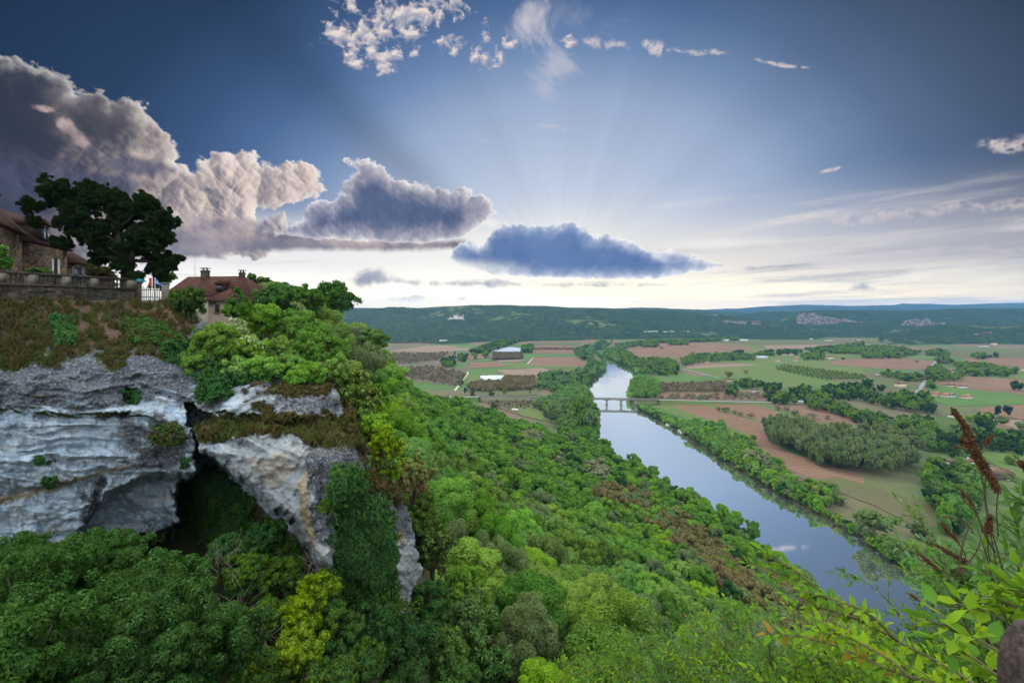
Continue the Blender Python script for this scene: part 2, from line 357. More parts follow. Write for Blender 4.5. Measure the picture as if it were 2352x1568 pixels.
class MB:                                                    # collects boxes, bars and prisms into one mesh
    def __init__(s): s.V, s.F = [], []
    def add(s, V, Fc):
        b = len(s.V); s.V += [tuple(v) for v in V]; s.F += [tuple(i+b for i in f) for f in Fc]; return s
    def box(s, x0, x1, y0, y1, z0, z1):
        return s.add([(x0,y0,z0),(x1,y0,z0),(x1,y1,z0),(x0,y1,z0),(x0,y0,z1),(x1,y0,z1),(x1,y1,z1),(x0,y1,z1)], [(0,3,2,1),(4,5,6,7),(0,1,5,4),(1,2,6,5),(2,3,7,6),(3,0,4,7)])
    def tube(s, pts, rads, n=6, cap=True):
        pts = [Vector(p) for p in pts]; b = len(s.V)
        for i, p in enumerate(pts):
            t = (pts[min(i+1, len(pts)-1)] - pts[max(i-1, 0)]).normalized()
            a = t.cross(Vector((0,0,1)) if abs(t.z) < .9 else Vector((1,0,0))).normalized(); c = t.cross(a)
            for k in range(n):
                th = 2*math.pi*k/n; s.V.append(tuple(p + (a*math.cos(th)+c*math.sin(th))*rads[i]))
        for i in range(len(pts)-1):
            for k in range(n): s.F.append((b+i*n+k, b+i*n+(k+1)%n, b+(i+1)*n+(k+1)%n, b+(i+1)*n+k))
        if cap: s.F.append(tuple(b+k for k in range(n))[::-1]); s.F.append(tuple(b+(len(pts)-1)*n+k for k in range(n)))
        return s
    def lathe(s, prof, n=8, c=(0,0,0)):
        b = len(s.V)
        for r, z in prof:
            for k in range(n): s.V.append((c[0]+r*math.cos(2*math.pi*k/n), c[1]+r*math.sin(2*math.pi*k/n), c[2]+z))
        for i in range(len(prof)-1):
            for k in range(n): s.F.append((b+i*n+k, b+i*n+(k+1)%n, b+(i+1)*n+(k+1)%n, b+(i+1)*n+k))
        s.F.append(tuple(b+k for k in range(n))[::-1]); s.F.append(tuple(b+(len(prof)-1)*n+k for k in range(n)))
        return s
    def build(s, name, mat, parent=None, smooth=False, **props):
        return link(name, mesh_data(name, s.V, s.F, mat, smooth), parent, **props)
# picture measurements to world points
def at(u, v, d): return np.array([(u-CX)/F*d, d, H+(VH-v)/F*d])
def gp(u, v, z=0.0): d = (H-z)*F/(v-VH); return np.array([(u-CX)/F*d, d, z])
def c1(x, y): return ((x*.38265)*.91875, (400+y*.38265)*.91875)
def c2(x, y): return ((x*.46769)*.91875, (850+y*.46769)*.91875)
def c3(x, y): return ((900+x*.28061)*.91875, (740+y*.28061)*.91875)
def c4(x, y): return ((1500+x*.28061)*.91875, (740+y*.28061)*.91875)
def c5(x, y): return ((1900+x*.28061)*.91875, (740+y*.28061)*.91875)
def c6(x, y): return ((1760+x*.38703)*.91875, (1100+y*.38703)*.91875)
def c7(x, y): return ((x*.42517)*.91875, (1200+y*.42517)*.91875)
def c8(x, y): return ((900+x*.45086)*.91875, (1000+y*.45086)*.91875)

# ================================================================ materials
MATS = {}
def pmat(name, col, rough=.85, var=.25, scale=2.0, col2=None, bump=0.0, bscale=20.0, detail=5.0, spec=.08, coord='Object', thr=(.35,.65), rand=0.0, metal=0.0):
    if name in MATS: return MATS[name]
    m = bpy.data.materials.new(name); m.use_nodes = True; t = m.node_tree; t.nodes.clear()
    b = t.nodes.new('ShaderNodeBsdfPrincipled'); o = t.nodes.new('ShaderNodeOutputMaterial'); t.links.new(b.outputs[0], o.inputs[0])
    tc = t.nodes.new('ShaderNodeTexCoord'); P = S(t, tc.outputs[coord])
    n = noise(t, P, scale, detail, .6)
    c = cmix(t, step(t, n, *thr), col, col2 if col2 else tuple(x*(1-var) for x in col))
    n2 = noise(t, P, scale*7.3, 4, .6)
    c = cmix(t, 1.0, c, cmix(t, step(t, n2, .3, .7), (1-var*.5,)*3, (1+var*.5,)*3), 'MULTIPLY')
    if rand:
        oi = t.nodes.new('ShaderNodeObjectInfo'); rr = S(t, oi.outputs['Random'])
        c = cmix(t, 1.0, c, cmix(t, rr, (1-rand, 1-rand, 1-rand*.7), (1+rand, 1+rand*.8, 1+rand*.6)), 'MULTIPLY')
    put(t, b.inputs['Base Color'], c); b.inputs['Roughness'].default_value = rough; b.inputs['Specular IOR Level'].default_value = spec
    b.inputs['Metallic'].default_value = metal
    if bump:
        bn = t.nodes.new('ShaderNodeBump'); bn.inputs['Strength'].default_value = bump; bn.inputs['Distance'].default_value = .3
        put(t, bn.inputs['Height'], noise(t, P, bscale, 5, .6)); t.links.new(bn.outputs[0], b.inputs['Normal'])
    MATS[name] = m; return m
def leafmat(name, a, b, trans=.35, rand=.18, cs=.45, rough=.55, c3_=None, thr=.7):
    """foliage: two leaf greens in clumps, each tree a little different"""
    if name in MATS: return MATS[name]
    m = bpy.data.materials.new(name); m.use_nodes = True; t = m.node_tree; t.nodes.clear()
    tc = t.nodes.new('ShaderNodeTexCoord'); P = S(t, tc.outputs['Object'])
    c = cmix(t, step(t, noise(t, P, cs, 3, .6), .38, .62), a, b)
    if c3_: c = cmix(t, step(t, noise(t, P, cs*2.3, 3, .6), thr-.05, thr+.05), c, c3_)
    c = cmix(t, 1.0, c, cmix(t, noise(t, P, 7.0, 2, .5), (.80,.80,.80), (1.22,1.22,1.22)), 'MULTIPLY')
    oi = t.nodes.new('ShaderNodeObjectInfo'); rr = S(t, oi.outputs['Random'])
    hs = t.nodes.new('ShaderNodeHueSaturation'); put(t, hs.inputs['Color'], c)
    put(t, hs.inputs['Hue'], step(t, rr, 0, 1, .5-rand*.10, .5+rand*.14, 'LINEAR'))
    put(t, hs.inputs['Value'], step(t, mth(t, 'FRACT', rr*7.13), 0, 1, 1-rand, 1+rand, 'LINEAR'))
    put(t, hs.inputs['Saturation'], step(t, mth(t, 'FRACT', rr*3.7), 0, 1, 1-rand*.8, 1.05, 'LINEAR'))
    c = S(t, hs.outputs[0])
    d = t.nodes.new('ShaderNodeBsdfDiffuse'); put(t, d.inputs[0], c)
    tr = t.nodes.new('ShaderNodeBsdfTranslucent'); put(t, tr.inputs[0], cmix(t, 1.0, c, (1.25,1.15,.55), 'MULTIPLY'))
    mx = t.nodes.new('ShaderNodeMixShader'); mx.inputs[0].default_value = trans
    t.links.new(d.outputs[0], mx.inputs[1]); t.links.new(tr.outputs[0], mx.inputs[2])
    o = t.nodes.new('ShaderNodeOutputMaterial'); t.links.new(mx.outputs[0], o.inputs[0])
    MATS[name] = m; return m

# ================================================================ land: heights
BANKL = [(2330,1640),(2150,1500),(2010,1455),(1900,1395),(1800,1300),(1725,1228),(1640,1172),(1560,1135),(1500,1090),(1440,1062),(1395,1030),(1372,1000),(1376,960),(1368,925),(1350,905),(1345,890),(1365,870),(1390,850),(1394,832),(1375,815),(1366,802),(1372,790),(1392,784)]
BANKR = [(2900,1780),(2352,1450),(2150,1355),(2060,1305),(1980,1245),(1900,1195),(1800,1145),(1720,1095),(1640,1045),(1560,992),(1500,958),(1462,938),(1442,915),(1450,890),(1465,862),(1450,845),(1415,832),(1396,822),(1387,812),(1386,798),(1402,788)]
BL = np.array([gp(u, v, -2)[:2] for u, v in BANKL]); BR = np.array([gp(u, v, -2)[:2] for u, v in BANKR])
BL[0] = (230, 120); BR[0] = (330, 105)
RIVER = [tuple(p) for p in BL] + [tuple(p) for p in BR[::-1]]
# canopy heights measured at (u, v, depth)
CAN = [(700,660,110),(640,650,95),(560,680,78),(830,690,165),(855,760,215),(895,830,300),(935,885,400),(1060,915,500),(1130,950,545),(1200,975,575),(1290,1000,560),(1360,1040,520),
       (1430,1062,490),(1500,1085,455),(1570,1130,405),(1650,1175,365),(1740,1220,328),(1820,1290,285),(1900,1375,250),(2000,1440,228),(2150,1520,205),
       (980,1000,250),(950,900,300),(1000,950,340),(1100,1000,400),(1200,1040,400),(1300,1080,400),
       (870,860,190),(900,950,165),(960,1060,150),(1050,1100,200),(1176,1120,250),(1300,1150,270),(1400,1150,310),(1500,1200,290),
       (780,800,120),(700,780,92),(620,790,70),(560,800,58),(850,950,95),(930,1100,75),(1000,1200,85),(1100,1200,125),(1250,1220,150),(1400,1260,180),(1550,1270,220),(1650,1300,230),(1700,1400,160),(1600,1350,150),
       (1000,1350,58),(1100,1350,70),(1250,1350,80),(1400,1400,85),(1500,1480,75),(1250,1568,55),(1400,1568,55),(1100,1568,48),(1600,1568,60),(1750,1500,95),(1900,1500,120),(1850,1600,60),(2100,1700,90)]
cp = np.array([at(*c) for c in CAN]); cp[:,2] -= 9.0
extra = [(-60,60,149),(-90,75,150),(-70,48,149),(-120,100,150),(-90,160,148),(-110,250,140),(-130,350,110),(-150,450,60),(-200,200,150),(-350,400,120),(-300,100,150),(-400,250,150),(-250,550,20),(-150,620,5),(-60,640,2),(30,660,0),
         (-40,20,118),(-30,30,117),(-20,25,118),(-10,28,119),(-50,30,117),(-60,25,117),(-80,30,117),(-5,12,128),(0,3,148),(8,5,145),(-8,5,144),(4,-10,149),(20,8,132),(40,10,128),(20,30,112),(60,60,85),(120,120,30),(150,160,12),(180,200,3),(100,30,110),(150,60,70),(200,100,15),
         (-30,10,125),(-60,0,135),(-90,-50,150),(90,-60,140),(0,-100,150),(-350,800,0),(-600,700,0),(0,900,0),(-600,500,40),(-48,42,121),(-35,43,123),(-62,41,121)]
cp = np.vstack([cp, np.array(extra, float)])
def _rbf(cp, sm=2.0):
    d = np.hypot(cp[:,None,0]-cp[None,:,0], cp[:,None,1]-cp[None,:,1])
    n = len(cp); A = np.zeros((n+1, n+1)); A[:n,:n] = d - np.eye(n)*sm*0 ; A[:n,n] = 1; A[n,:n] = 1
    return np.linalg.solve(A, np.append(cp[:,2], 0))
_w = _rbf(cp)
def seg_sd(X, Y, line):                                      # distance to a polyline and which side (+ = right of it walking along)
    d = np.full(X.shape, 1e9); sg = np.zeros(X.shape)
    for (x0,y0),(x1,y1) in zip(line[:-1], line[1:]):
        ex, ey = x1-x0, y1-y0; t = np.clip(((X-x0)*ex+(Y-y0)*ey)/(ex*ex+ey*ey), 0, 1)
        q = np.hypot(X-x0-ex*t, Y-y0-ey*t); c = ex*(Y-y0)-ey*(X-x0)
        m = q < d-1e-9; d = np.where(m, q, d); sg = np.where(m, np.sign(-c), sg)
    return d*sg
def hill_h(X, Y):
    sh = X.shape; X = X.ravel(); Y = Y.ravel(); o = np.zeros(len(X))
    for i in range(0, len(X), 60000):
        d = np.hypot(X[i:i+60000,None]-cp[None,:,0], Y[i:i+60000,None]-cp[None,:,1]); o[i:i+60000] = d@_w[:-1] + _w[-1]
    return o.reshape(sh)
def height(X, Y):
    X = np.asarray(X, float); Y = np.asarray(Y, float)
    h = np.zeros(X.shape)
    near = (Y < 900) & (X > -900)
    side = seg_sd(X, Y, BL)                                  # negative on the hill side
    hh = np.zeros(X.shape)
    hh[near] = hill_h(X[near], Y[near])
    hh = np.where(side < 0, np.clip(hh, 0, 170)*ss(-side, 0, 30), 0)
    hh *= 1-ss(Y, 760, 880)
    hh = hh*(1-ss(-X-.3*Y, 500, 800))
    hh = np.where((X < -22) & (Y > 30) & (Y < 300), np.minimum(hh, 146.5), hh)
    h = hh
    rs = sdf(X, Y, RIVER)                                    # river bed
    h = h - 5.0*ss(rs, -5, 4)
    h = np.where((hh > 20) & (side < 0), hh, h)
    return h
# far ridges: silhouettes by azimuth, with their distance, breadth
RIDGES = [ # name, depth, front slope length, back, [(u, v)...]
  (3300, 1150, [(-600,700),(700,708),(830,711),(900,707),(960,709),(1010,706),(1080,702),(1150,701),(1200,703),(1290,704),(1400,709),(1450,712),(1550,716),(1700,727),(1800,739),(1900,752),(2000,765),(3000,790)]),
  (5600, 1700, [(-600,706),(1250,712),(1330,708),(1385,710),(1450,708),(1520,709),(1600,712),(1660,716),(1740,722),(1900,742),(3000,790)]),
  (9500, 2500, [(-600,706),(820,707),(900,709),(1000,711),(1560,714),(1640,711),(1700,709),(1750,705),(1800,702),(1850,700),(1950,703),(2050,701),(2075,698),(2130,698),(2200,700),(2300,697),(2400,695),(3200,692)]),
  (4300, 900, [(-600,900),(1600,760),(1700,724),(1740,719),(1800,717),(1850,716),(1900,720),(2000,722),(2100,725),(2300,726),(3200,722)]),
  (3700, 1000, [(-600,900),(1650,790),(1750,758),(1800,730),(1840,716),(1870,714),(1960,714),(2060,716),(2120,715),(2200,711),(2300,710),(2400,708),(3200,702)]),
  (2350, 420, [(-600,900),(1980,790),(2040,766),(2090,758),(2140,752),(2180,748),(2210,750),(2260,757),(2330,754),(2400,746),(3200,735)]),
]
def far_h(X, Y):
    U = CX + X/np.maximum(Y, 1)*F; h = np.zeros(X.shape)
    wob = fbm2(X/900, Y/900, 4, .5, 5)
    for d, fr, pr in RIDGES:
        top = H + (VH - np.interp(U, [p[0] for p in pr], [p[1] for p in pr]))/F*d - 7
        dd = d*(1+0*wob)
        s = np.where(Y < dd, ss(Y+wob*fr*.35*ss(dd-Y, 0, fr*.5), dd-fr, dd)**.8, 1-ss(Y, dd, dd*1.6+400)*.8)
        h = np.maximum(h, np.clip(top, 0, None)*s)
    h += (fbm2(X/300+9, Y/300, 4, .5, 15)*16 + fbm2(X/700+2, Y/1200, 3, .5, 25)*14)*ss(h, 8, 60)
    return h
def worley(X, Y, cell, seed):
    gx, gy = np.floor(X/cell), np.floor(Y/cell); best = np.full(X.shape, 9.); idv = np.zeros(X.shape)
    for ox in (-1,0,1):
        for oy in (-1,0,1):
            hsh = _h(gx+ox, gy+oy, 0, seed); px_ = gx+ox+.15+.7*(hsh & 1023)/1023; py_ = gy+oy+.15+.7*((hsh>>10)&1023)/1023
            d = np.hypot(X/cell-px_, Y/cell-py_)/(.75+.5*((hsh>>20)&255)/255)
            m = d < best; best = np.where(m, d, best); idv = np.where(m, ((hsh>>3)&255)/255., idv)
    return best, idv
def grid_faces(nr, nc):
    i = np.arange(nr-1)[:,None]*nc + np.arange(nc-1)[None]
    return np.stack([i, i+1, i+nc+1, i+nc], -1).reshape(-1, 4)

# ================================================================ land: the ground sheet, near to the horizon
def ground_mat():
    m = bpy.data.materials.new('valley_ground'); m.use_nodes = True; t = m.node_tree; b = t.nodes['Principled BSDF']
    P = S(t, t.nodes.new('ShaderNodeNewGeometry').outputs['Position']); x, y, z = sep(t, P)
    n = noise(t, P, .006, 4, .6); n2 = noise(t, P, .05, 5, .65); cell = vor(t, P, .0075, out='Color')
    r_, g_, b_ = sep(t, cell)
    c = cmix(t, step(t, n, .4, .6), (.085,.120,.045), (.115,.105,.060))
    c = cmix(t, step(t, r_, .55, .60), c, (.150,.105,.075))
    c = cmix(t, step(t, g_, .72, .76), c, (.070,.125,.040))
    c = cmix(t, 1.0, c, cmix(t, n2, (.7,.7,.7), (1.25,1.25,1.25)), 'MULTIPLY')
    c = cmix(t, step(t, z, 1.5, 6), c, cmix(t, step(t, n2, .4, .6), (.030,.040,.015), (.050,.045,.025)))
    c = cmix(t, step(t, z, -.3, -1.2), c, (.045,.048,.025))
    put(t, b.inputs['Base Color'], c); b.inputs['Roughness'].default_value = .95; b.inputs['Specular IOR Level'].default_value = .1
    return m
Us = np.concatenate([np.linspace(-1800,-150,50), np.arange(-120, 2480, 4.0), np.linspace(2520,4600,60)])
Ys = np.concatenate([np.linspace(-160, 4, 20), 5*np.exp(np.linspace(0, math.log(2500/5.), 560))])
UU, YY = np.meshgrid(Us, Ys); DD = np.where(YY < 60, 60, YY); XX = (UU-CX)/F*DD
ZZ = height(XX, YY) + fbm2(XX/14, YY/14, 4, .5, 2)*.6*ss(height(XX, YY), 2, 12)
ZZ = np.where(YY > 1800, ZZ + far_h(XX, YY)*ss(YY, 1800, 1900), ZZ)
ZZ = np.where((np.abs(XX) < 12) & (YY < 6), np.minimum(ZZ, 147.6), ZZ)
link('valley_ground', mesh_data('valley_ground', np.stack([XX,YY,ZZ],-1).reshape(-1,3), grid_faces(*XX.shape), ground_mat(), smooth=True), kind='structure')

def forest_far_mat():
    m = bpy.data.materials.new('wooded_hills'); m.use_nodes = True; t = m.node_tree; b = t.nodes['Principled BSDF']
    P = S(t, t.nodes.new('ShaderNodeNewGeometry').outputs['Position']); x, y, z = sep(t, P)
    n = noise(t, P, .012, 5, .6); n3 = noise(t, P, .0022, 4, .55); tr = vor(t, P, .085, out='Color'); r_, g_, b_ = sep(t, tr)
    c = cmix(t, step(t, n, .38, .62), (.009,.026,.015), (.018,.040,.019))
    c = cmix(t, r_*.5, c, (.028,.050,.020)); c = cmix(t, step(t, g_, .85, .97), c, (.045,.065,.03))
    c = cmix(t, step(t, n3, .60, .63)*step(t, noise(t, P, .02, 2, .5), .48, .56), c, (.08,.10,.045))
    put(t, b.inputs['Base Color'], c); b.inputs['Roughness'].default_value = .95; b.inputs['Specular IOR Level'].default_value = .05
    return m
Us = np.concatenate([np.linspace(-900,-60,30), np.arange(-40, 780, 12.0), np.arange(780, 2420, 2.5), np.linspace(2450,3600,40)])
Ys = 1860*np.exp(np.linspace(0, math.log(13000/1860.), 560))
UU, YY = np.meshgrid(Us, Ys); XX = (UU-CX)/F*YY
HB = far_h(XX, YY)
wd, wi = worley(XX, YY, 13.0, 4)
wood = ss(HB, 3, 9)
ZZ = HB + wood*(6*np.sqrt(np.clip(1-wd*wd, 0, 1))*(.6+.8*wi) + 3) - .6
link('wooded_hills', mesh_data('wooded_hills', np.stack([XX,YY,ZZ],-1).reshape(-1,3), grid_faces(*XX.shape), forest_far_mat(), smooth=False), kind='structure')

# ================================================================ river
wm = bpy.data.materials.new('river_water'); wm.use_nodes = True; t = wm.node_tree; b = t.nodes['Principled BSDF']
P = S(t, t.nodes.new('ShaderNodeNewGeometry').outputs['Position']); x, y, z = sep(t, P)
b.inputs['Base Color'].default_value = (.91,.97,.97,1); b.inputs['Metallic'].default_value = .965; b.inputs['Roughness'].default_value = .03; b.inputs['IOR'].default_value = 1.33
b.inputs['Specular IOR Level'].default_value = .9
bn = t.nodes.new('ShaderNodeBump'); bn.inputs['Distance'].default_value = .12
put(t, bn.inputs['Strength'], step(t, y, 780, 1000, .035, .45)*step(t, noise(t, P, .02, 3, .5), .35, .6, .4, 1.0))
put(t, bn.inputs['Height'], noise(t, P, .55, 4, .6)); t.links.new(bn.outputs[0], b.inputs['Normal'])
wl = [(x-10, y) for x, y in BL]; wr = [(x+10, y) for x, y in BR]
def resamp(l, n=80):
    l = np.array(l); s = np.concatenate([[0], np.cumsum(np.hypot(*np.diff(l, axis=0).T))]); s /= s[-1]
    return np.stack([np.interp(np.linspace(0,1,n), s, l[:,k]) for k in (0,1)], 1)
def by_y(l, ys):
    l = np.array(l); o = np.argsort(l[:,1]); return np.interp(ys, l[o,1], l[o,0])
ys = np.linspace(100, 2190, 500); xl, xr = by_y(wl, ys), by_y(wr, ys)
V = [(x, y, -2.0) for a in zip(zip(xl, ys), zip(xr, ys)) for x, y in a]
link('river', mesh_data('river', V, np.array([(2*i, 2*i+1, 2*i+3, 2*i+2) for i in range(len(ys)-1)]), wm), kind='structure')

# ================================================================ fields, paths and roads
def fieldmat(name, a, b2, stripe=0.0, ang=0.0, per=3.0, col_s=None):
    m = bpy.data.materials.new(name); m.use_nodes = True; t = m.node_tree; b = t.nodes['Principled BSDF']
    P = S(t, t.nodes.new('ShaderNodeNewGeometry').outputs['Position']); x, y, z = sep(t, P)
    c = cmix(t, step(t, noise(t, P, .014, 6, .65), .38, .62), a, b2); c = cmix(t, step(t, noise(t, P, .06, 5, .7), .55, .70)*.45, c, tuple(q*.62 for q in b2))
    c = cmix(t, 1.0, c, cmix(t, noise(t, P, .25, 4, .65), (.80,.80,.80), (1.2,1.2,1.2)), 'MULTIPLY')
    if stripe:
        s = mth(t, 'SINE', (x*math.cos(ang)+y*math.sin(ang)+noise(t, P, .03, 2)*3)*(2*math.pi/per))
        c = cmix(t, step(t, s, .0, .8)*stripe, c, col_s or tuple(q*.6 for q in a))
    put(t, b.inputs['Base Color'], c); b.inputs['Roughness'].default_value = .95; b.inputs['Specular IOR Level'].default_value = .1
    return m
FM = {'soil': fieldmat('ploughed_soil', (.190,.115,.076), (.155,.098,.064), .42, 1.9, 7.0), 'pale': fieldmat('pale_soil', (.215,.155,.110), (.185,.135,.095), .2, .3, 5),
      'grass': fieldmat('meadow_grass', (.082,.130,.036), (.108,.130,.044), .30, .35, 11, (.080,.125,.036)), 'lush': fieldmat('lush_grass', (.050,.095,.025), (.075,.100,.035)), 'green': fieldmat('green_crop', (.070,.135,.038), (.085,.145,.042), .3, .2, 6),
      'dull': fieldmat('dull_grass', (.085,.105,.042), (.110,.098,.052), .2, .5, 7), 'orch': fieldmat('orchard_ground', (.130,.105,.070), (.100,.105,.055), .5, .25, 9, (.075,.070,.045)),
      'plast': fieldmat('plastic_rows', (.36,.42,.50), (.30,.36,.44), .5, .15, 6, (.20,.19,.16))}
LVL = [0.06]
def field(kind, pts, cv=None, name='field'):
    LVL[0] += .012
    P = [gp(*(cv(*p) if cv else p), LVL[0]) for p in pts]
    P = [(p[0], min(p[1], 2480), p[2]) for p in P]
    a = sum(P[i][0]*P[(i+1)%len(P)][1]-P[(i+1)%len(P)][0]*P[i][1] for i in range(len(P)))
    if a < 0: P = P[::-1]
    return link(name, mesh_data(name, P, [tuple(range(len(P)))], FM[kind]), kind='structure')
for k, pts in (('grass', [(250,450),(430,430),(760,405),(900,372),(2352,372),(2352,480),(1900,640),(700,560),(340,545)]),
    ('dull', [(860,378),(1400,372),(1800,372),(2352,390),(2352,470),(1500,480),(1400,440),(1000,415)]),
    ('soil', [(230,460),(360,430),(780,408),(1100,425),(1290,440),(1370,470),(1500,480),(1010,500),(850,530),(700,545),(360,540),(260,500)]),
    ('pale', [(1400,392),(1700,385),(1760,398),(1500,412)]), ('orch', [(1750,395),(2352,378),(2352,425),(2000,425),(1800,415)]), ('pale', [(1450,440),(2100,428),(2200,440),(1900,460),(1500,475)]),
    ('grass', [(720,642),(1400,600),(1900,575),(2352,600),(2352,780),(2000,800),(1650,815),(1150,740)]), ('pale', [(740,622),(1250,598),(1420,610),(1300,622),(800,645)]),
    ('green', [(480,705),(720,680),(960,738),(900,755),(520,768)]), ('soil', [(520,850),(1130,848),(1210,912),(520,912)]), ('dull', [(515,770),(1130,750),(1180,845),(520,850)]),
    ('grass', [(430,960),(620,966),(1270,1205),(1290,1230),(1130,1235),(700,1060)]), ('soil', [(610,972),(930,968),(1395,1108),(1500,1110),(1530,1300),(1700,1400),(2352,1600),(2352,1760),(1650,1540),(1350,1335),(1205,1260),(1130,1235),(1275,1208)]),
    ('green', [(930,968),(1005,966),(1420,1112),(1392,1118)]), ('soil', [(1010,968),(1400,968),(1840,1105),(1900,1130),(1420,1116)]),
    ('green', [(1400,968),(1500,966),(1890,1098),(1840,1110)]), ('soil', [(1500,968),(1850,972),(2100,1050),(2352,1120),(2352,1150),(1900,1120)]),
    ('dull', [(460,918),(2000,940),(1900,968),(460,966)])):
    field(k, pts, c4)
for k, pts in (('soil', [(560,600),(700,575),(1000,552),(1200,556),(1560,580),(1490,650),(1280,652),(1000,640),(800,620)]), ('dull', [(580,710),(1040,690),(1480,730),(1420,755),(900,760),(640,755)]),
    ('grass', [(700,545),(900,530),(1560,520),(1600,545),(1500,560),(900,545)]), ('green', [(1480,780),(1850,830),(2352,880),(2352,960),(1700,980),(1560,940),(1520,850)]),
    ('soil', [(1500,755),(1820,712),(2352,745),(2352,875),(2200,850),(1840,820),(1500,770)]), ('soil', [(1790,590),(1830,552),(2352,548),(2352,660),(2250,640),(2000,590)]),
    ('dull', [(1680,470),(2352,500),(2352,548),(1760,545),(1560,500)]), ('grass', [(1820,700),(2352,660),(2352,742),(1850,716)]),
    ('soil', [(1920,1010),(2060,985),(2352,968),(2352,1100),(2240,1085),(2050,1040)]), ('lush', [(1570,1060),(2352,1110),(2352,1568),(1700,1400),(1560,1200)]),
    ('dull', [(800,770),(1400,760),(1420,830),(900,850)]), ('pale', [(2075,1095),(2330,1100),(2352,1195),(2200,1180),(2070,1160)])):
    field(k, pts, c5)
for k, pts in (('dull', [(560,215),(700,262),(860,235),(1100,300),(1500,420),(1620,560),(1450,600),(1100,420),(850,330)]), ('lush', [(1430,560),(1620,540),(2067,420),(2067,900),(1900,990),(1600,950),(1450,850)]),
    ('grass', [(1780,80),(2067,60),(2067,260),(1900,170)]), ('pale', [(1720,170),(2000,190),(1970,215),(2030,262),(1960,262),(1920,215)])):
    field(k, pts, c6)
for k, pts in (('orch', [(200,500),(260,470),(800,480),(1000,540),(930,700),(900,800),(500,760),(300,600)]), ('pale', [(250,490),(560,445),(760,412),(1000,470),(1000,482),(600,500)]),
    ('orch', [(180,450),(640,385),(1100,375),(1500,380),(1500,400),(1010,410),(760,405),(400,440)]), ('soil', [(980,408),(1300,385),(1290,400),(1080,415)]), ('green', [(840,445),(1020,435),(1120,440),(1060,462),(860,460)]),
    ('dull', [(1550,400),(2000,395),(1930,440),(1540,435)]), ('soil', [(1540,440),(1900,440),(1905,510),(1540,510)]), ('green', [(1450,518),(1900,512),(1950,525),(1550,545),(1460,590)]), ('plast', [(1150,490),(1200,462),(1330,452),(1450,465),(1440,498)]),
    ('soil', [(950,520),(1130,500),(1150,545),(960,572)]), ('green', [(860,590),(1170,555),(1180,575),(960,590),(940,635),(820,640)]), ('soil', [(985,588),(1260,585),(1335,620),(1050,642),(960,635)]), ('pale', [(1185,568),(1450,562),(1440,580),(1260,585)]),
    ('soil', [(1550,545),(1900,545),(2020,600),(1985,635),(1700,622),(1490,612)]), ('grass', [(1260,590),(1490,590),(1490,612),(2000,632),(1900,642),(1350,645)]), ('green', [(965,655),(1330,625),(1350,648),(1210,660),(1240,700),(970,745)]),
    ('pale', [(1210,658),(1610,640),(1700,655),(1600,722),(1330,712)]), ('grass', [(950,700),(1240,700),(1330,750),(960,790)]), ('dull', [(960,840),(1560,820),(1580,880),(1040,900)]),
    ('dull', [(1150,920),(1640,910),(1640,1100),(1480,1080),(1250,1000)]), ('grass', [(1350,985),(1640,995),(1640,1110),(1440,1060)])):
    field(k, pts, c3)
def strip(name, pts, cv, w, mat, z=.35):
    P = np.array([gp(*(cv(*p) if cv else p), z) for p in pts]); t = np.gradient(P[:,:2], axis=0); t /= np.hypot(t[:,0], t[:,1])[:,None]+1e-9
    n = np.stack([-t[:,1], t[:,0]], 1)*w/2; V = []
    for p, q in zip(P, n): V += [(p[0]+q[0], p[1]+q[1], z), (p[0]-q[0], p[1]-q[1], z)]
    return link(name, mesh_data(name, V, np.array([(2*i, 2*i+1, 2*i+3, 2*i+2) for i in range(len(P)-1)])[:, ::-1], mat), kind='structure')
asph = pmat('asphalt', (.22,.23,.23), .9, .1, .2); chalk = pmat('chalk_track', (.48,.43,.34), .95, .15, .2)
strip('road', [(480,925),(1000,934),(1400,943),(1790,950),(1850,958)], c4, 6, asph)
strip('road', [(700,640),(860,675),(1070,732)], c4, 5, asph); strip('road', [(1335,985),(1390,880),(1440,800),(1490,735),(1530,640),(1570,570)], c5, 7, asph)
strip('path', [(1600,1075),(1700,1100),(2000,1150),(2352,1210)], c5, 4, asph)
for pts in ([(1550,545),(1515,580),(1485,605)], [(960,672),(965,690),(930,730),(880,795),(845,840)], [(1050,880),(1300,875),(1500,868)], [(1100,905),(1560,912)]): strip('path', pts, c3, 4, chalk)
strip('path', [(2352,655),(2270,690),(2352,712)], c5, 5, chalk)
strip('path', [(1420,1040),(1500,1060),(1640,1085)], c3, 3, chalk)

# ================================================================ haze: the air over the valley
hm_ = bpy.data.materials.new('haze'); hm_.use_nodes = True; t = hm_.node_tree; t.nodes.clear()
pv = t.nodes.new('ShaderNodeVolumePrincipled'); pv.inputs['Color'].default_value = (.22,.52,1.0,1); pv.inputs['Density'].default_value = 4.6e-5; pv.inputs['Anisotropy'].default_value = .1
o = t.nodes.new('ShaderNodeOutputMaterial'); t.links.new(pv.outputs[0], o.inputs['Volume'])
MB().box(-12000, 29000, -400, 13200, -12, 300).build('haze', hm_, kind='stuff', label='thin blue haze over the valley')
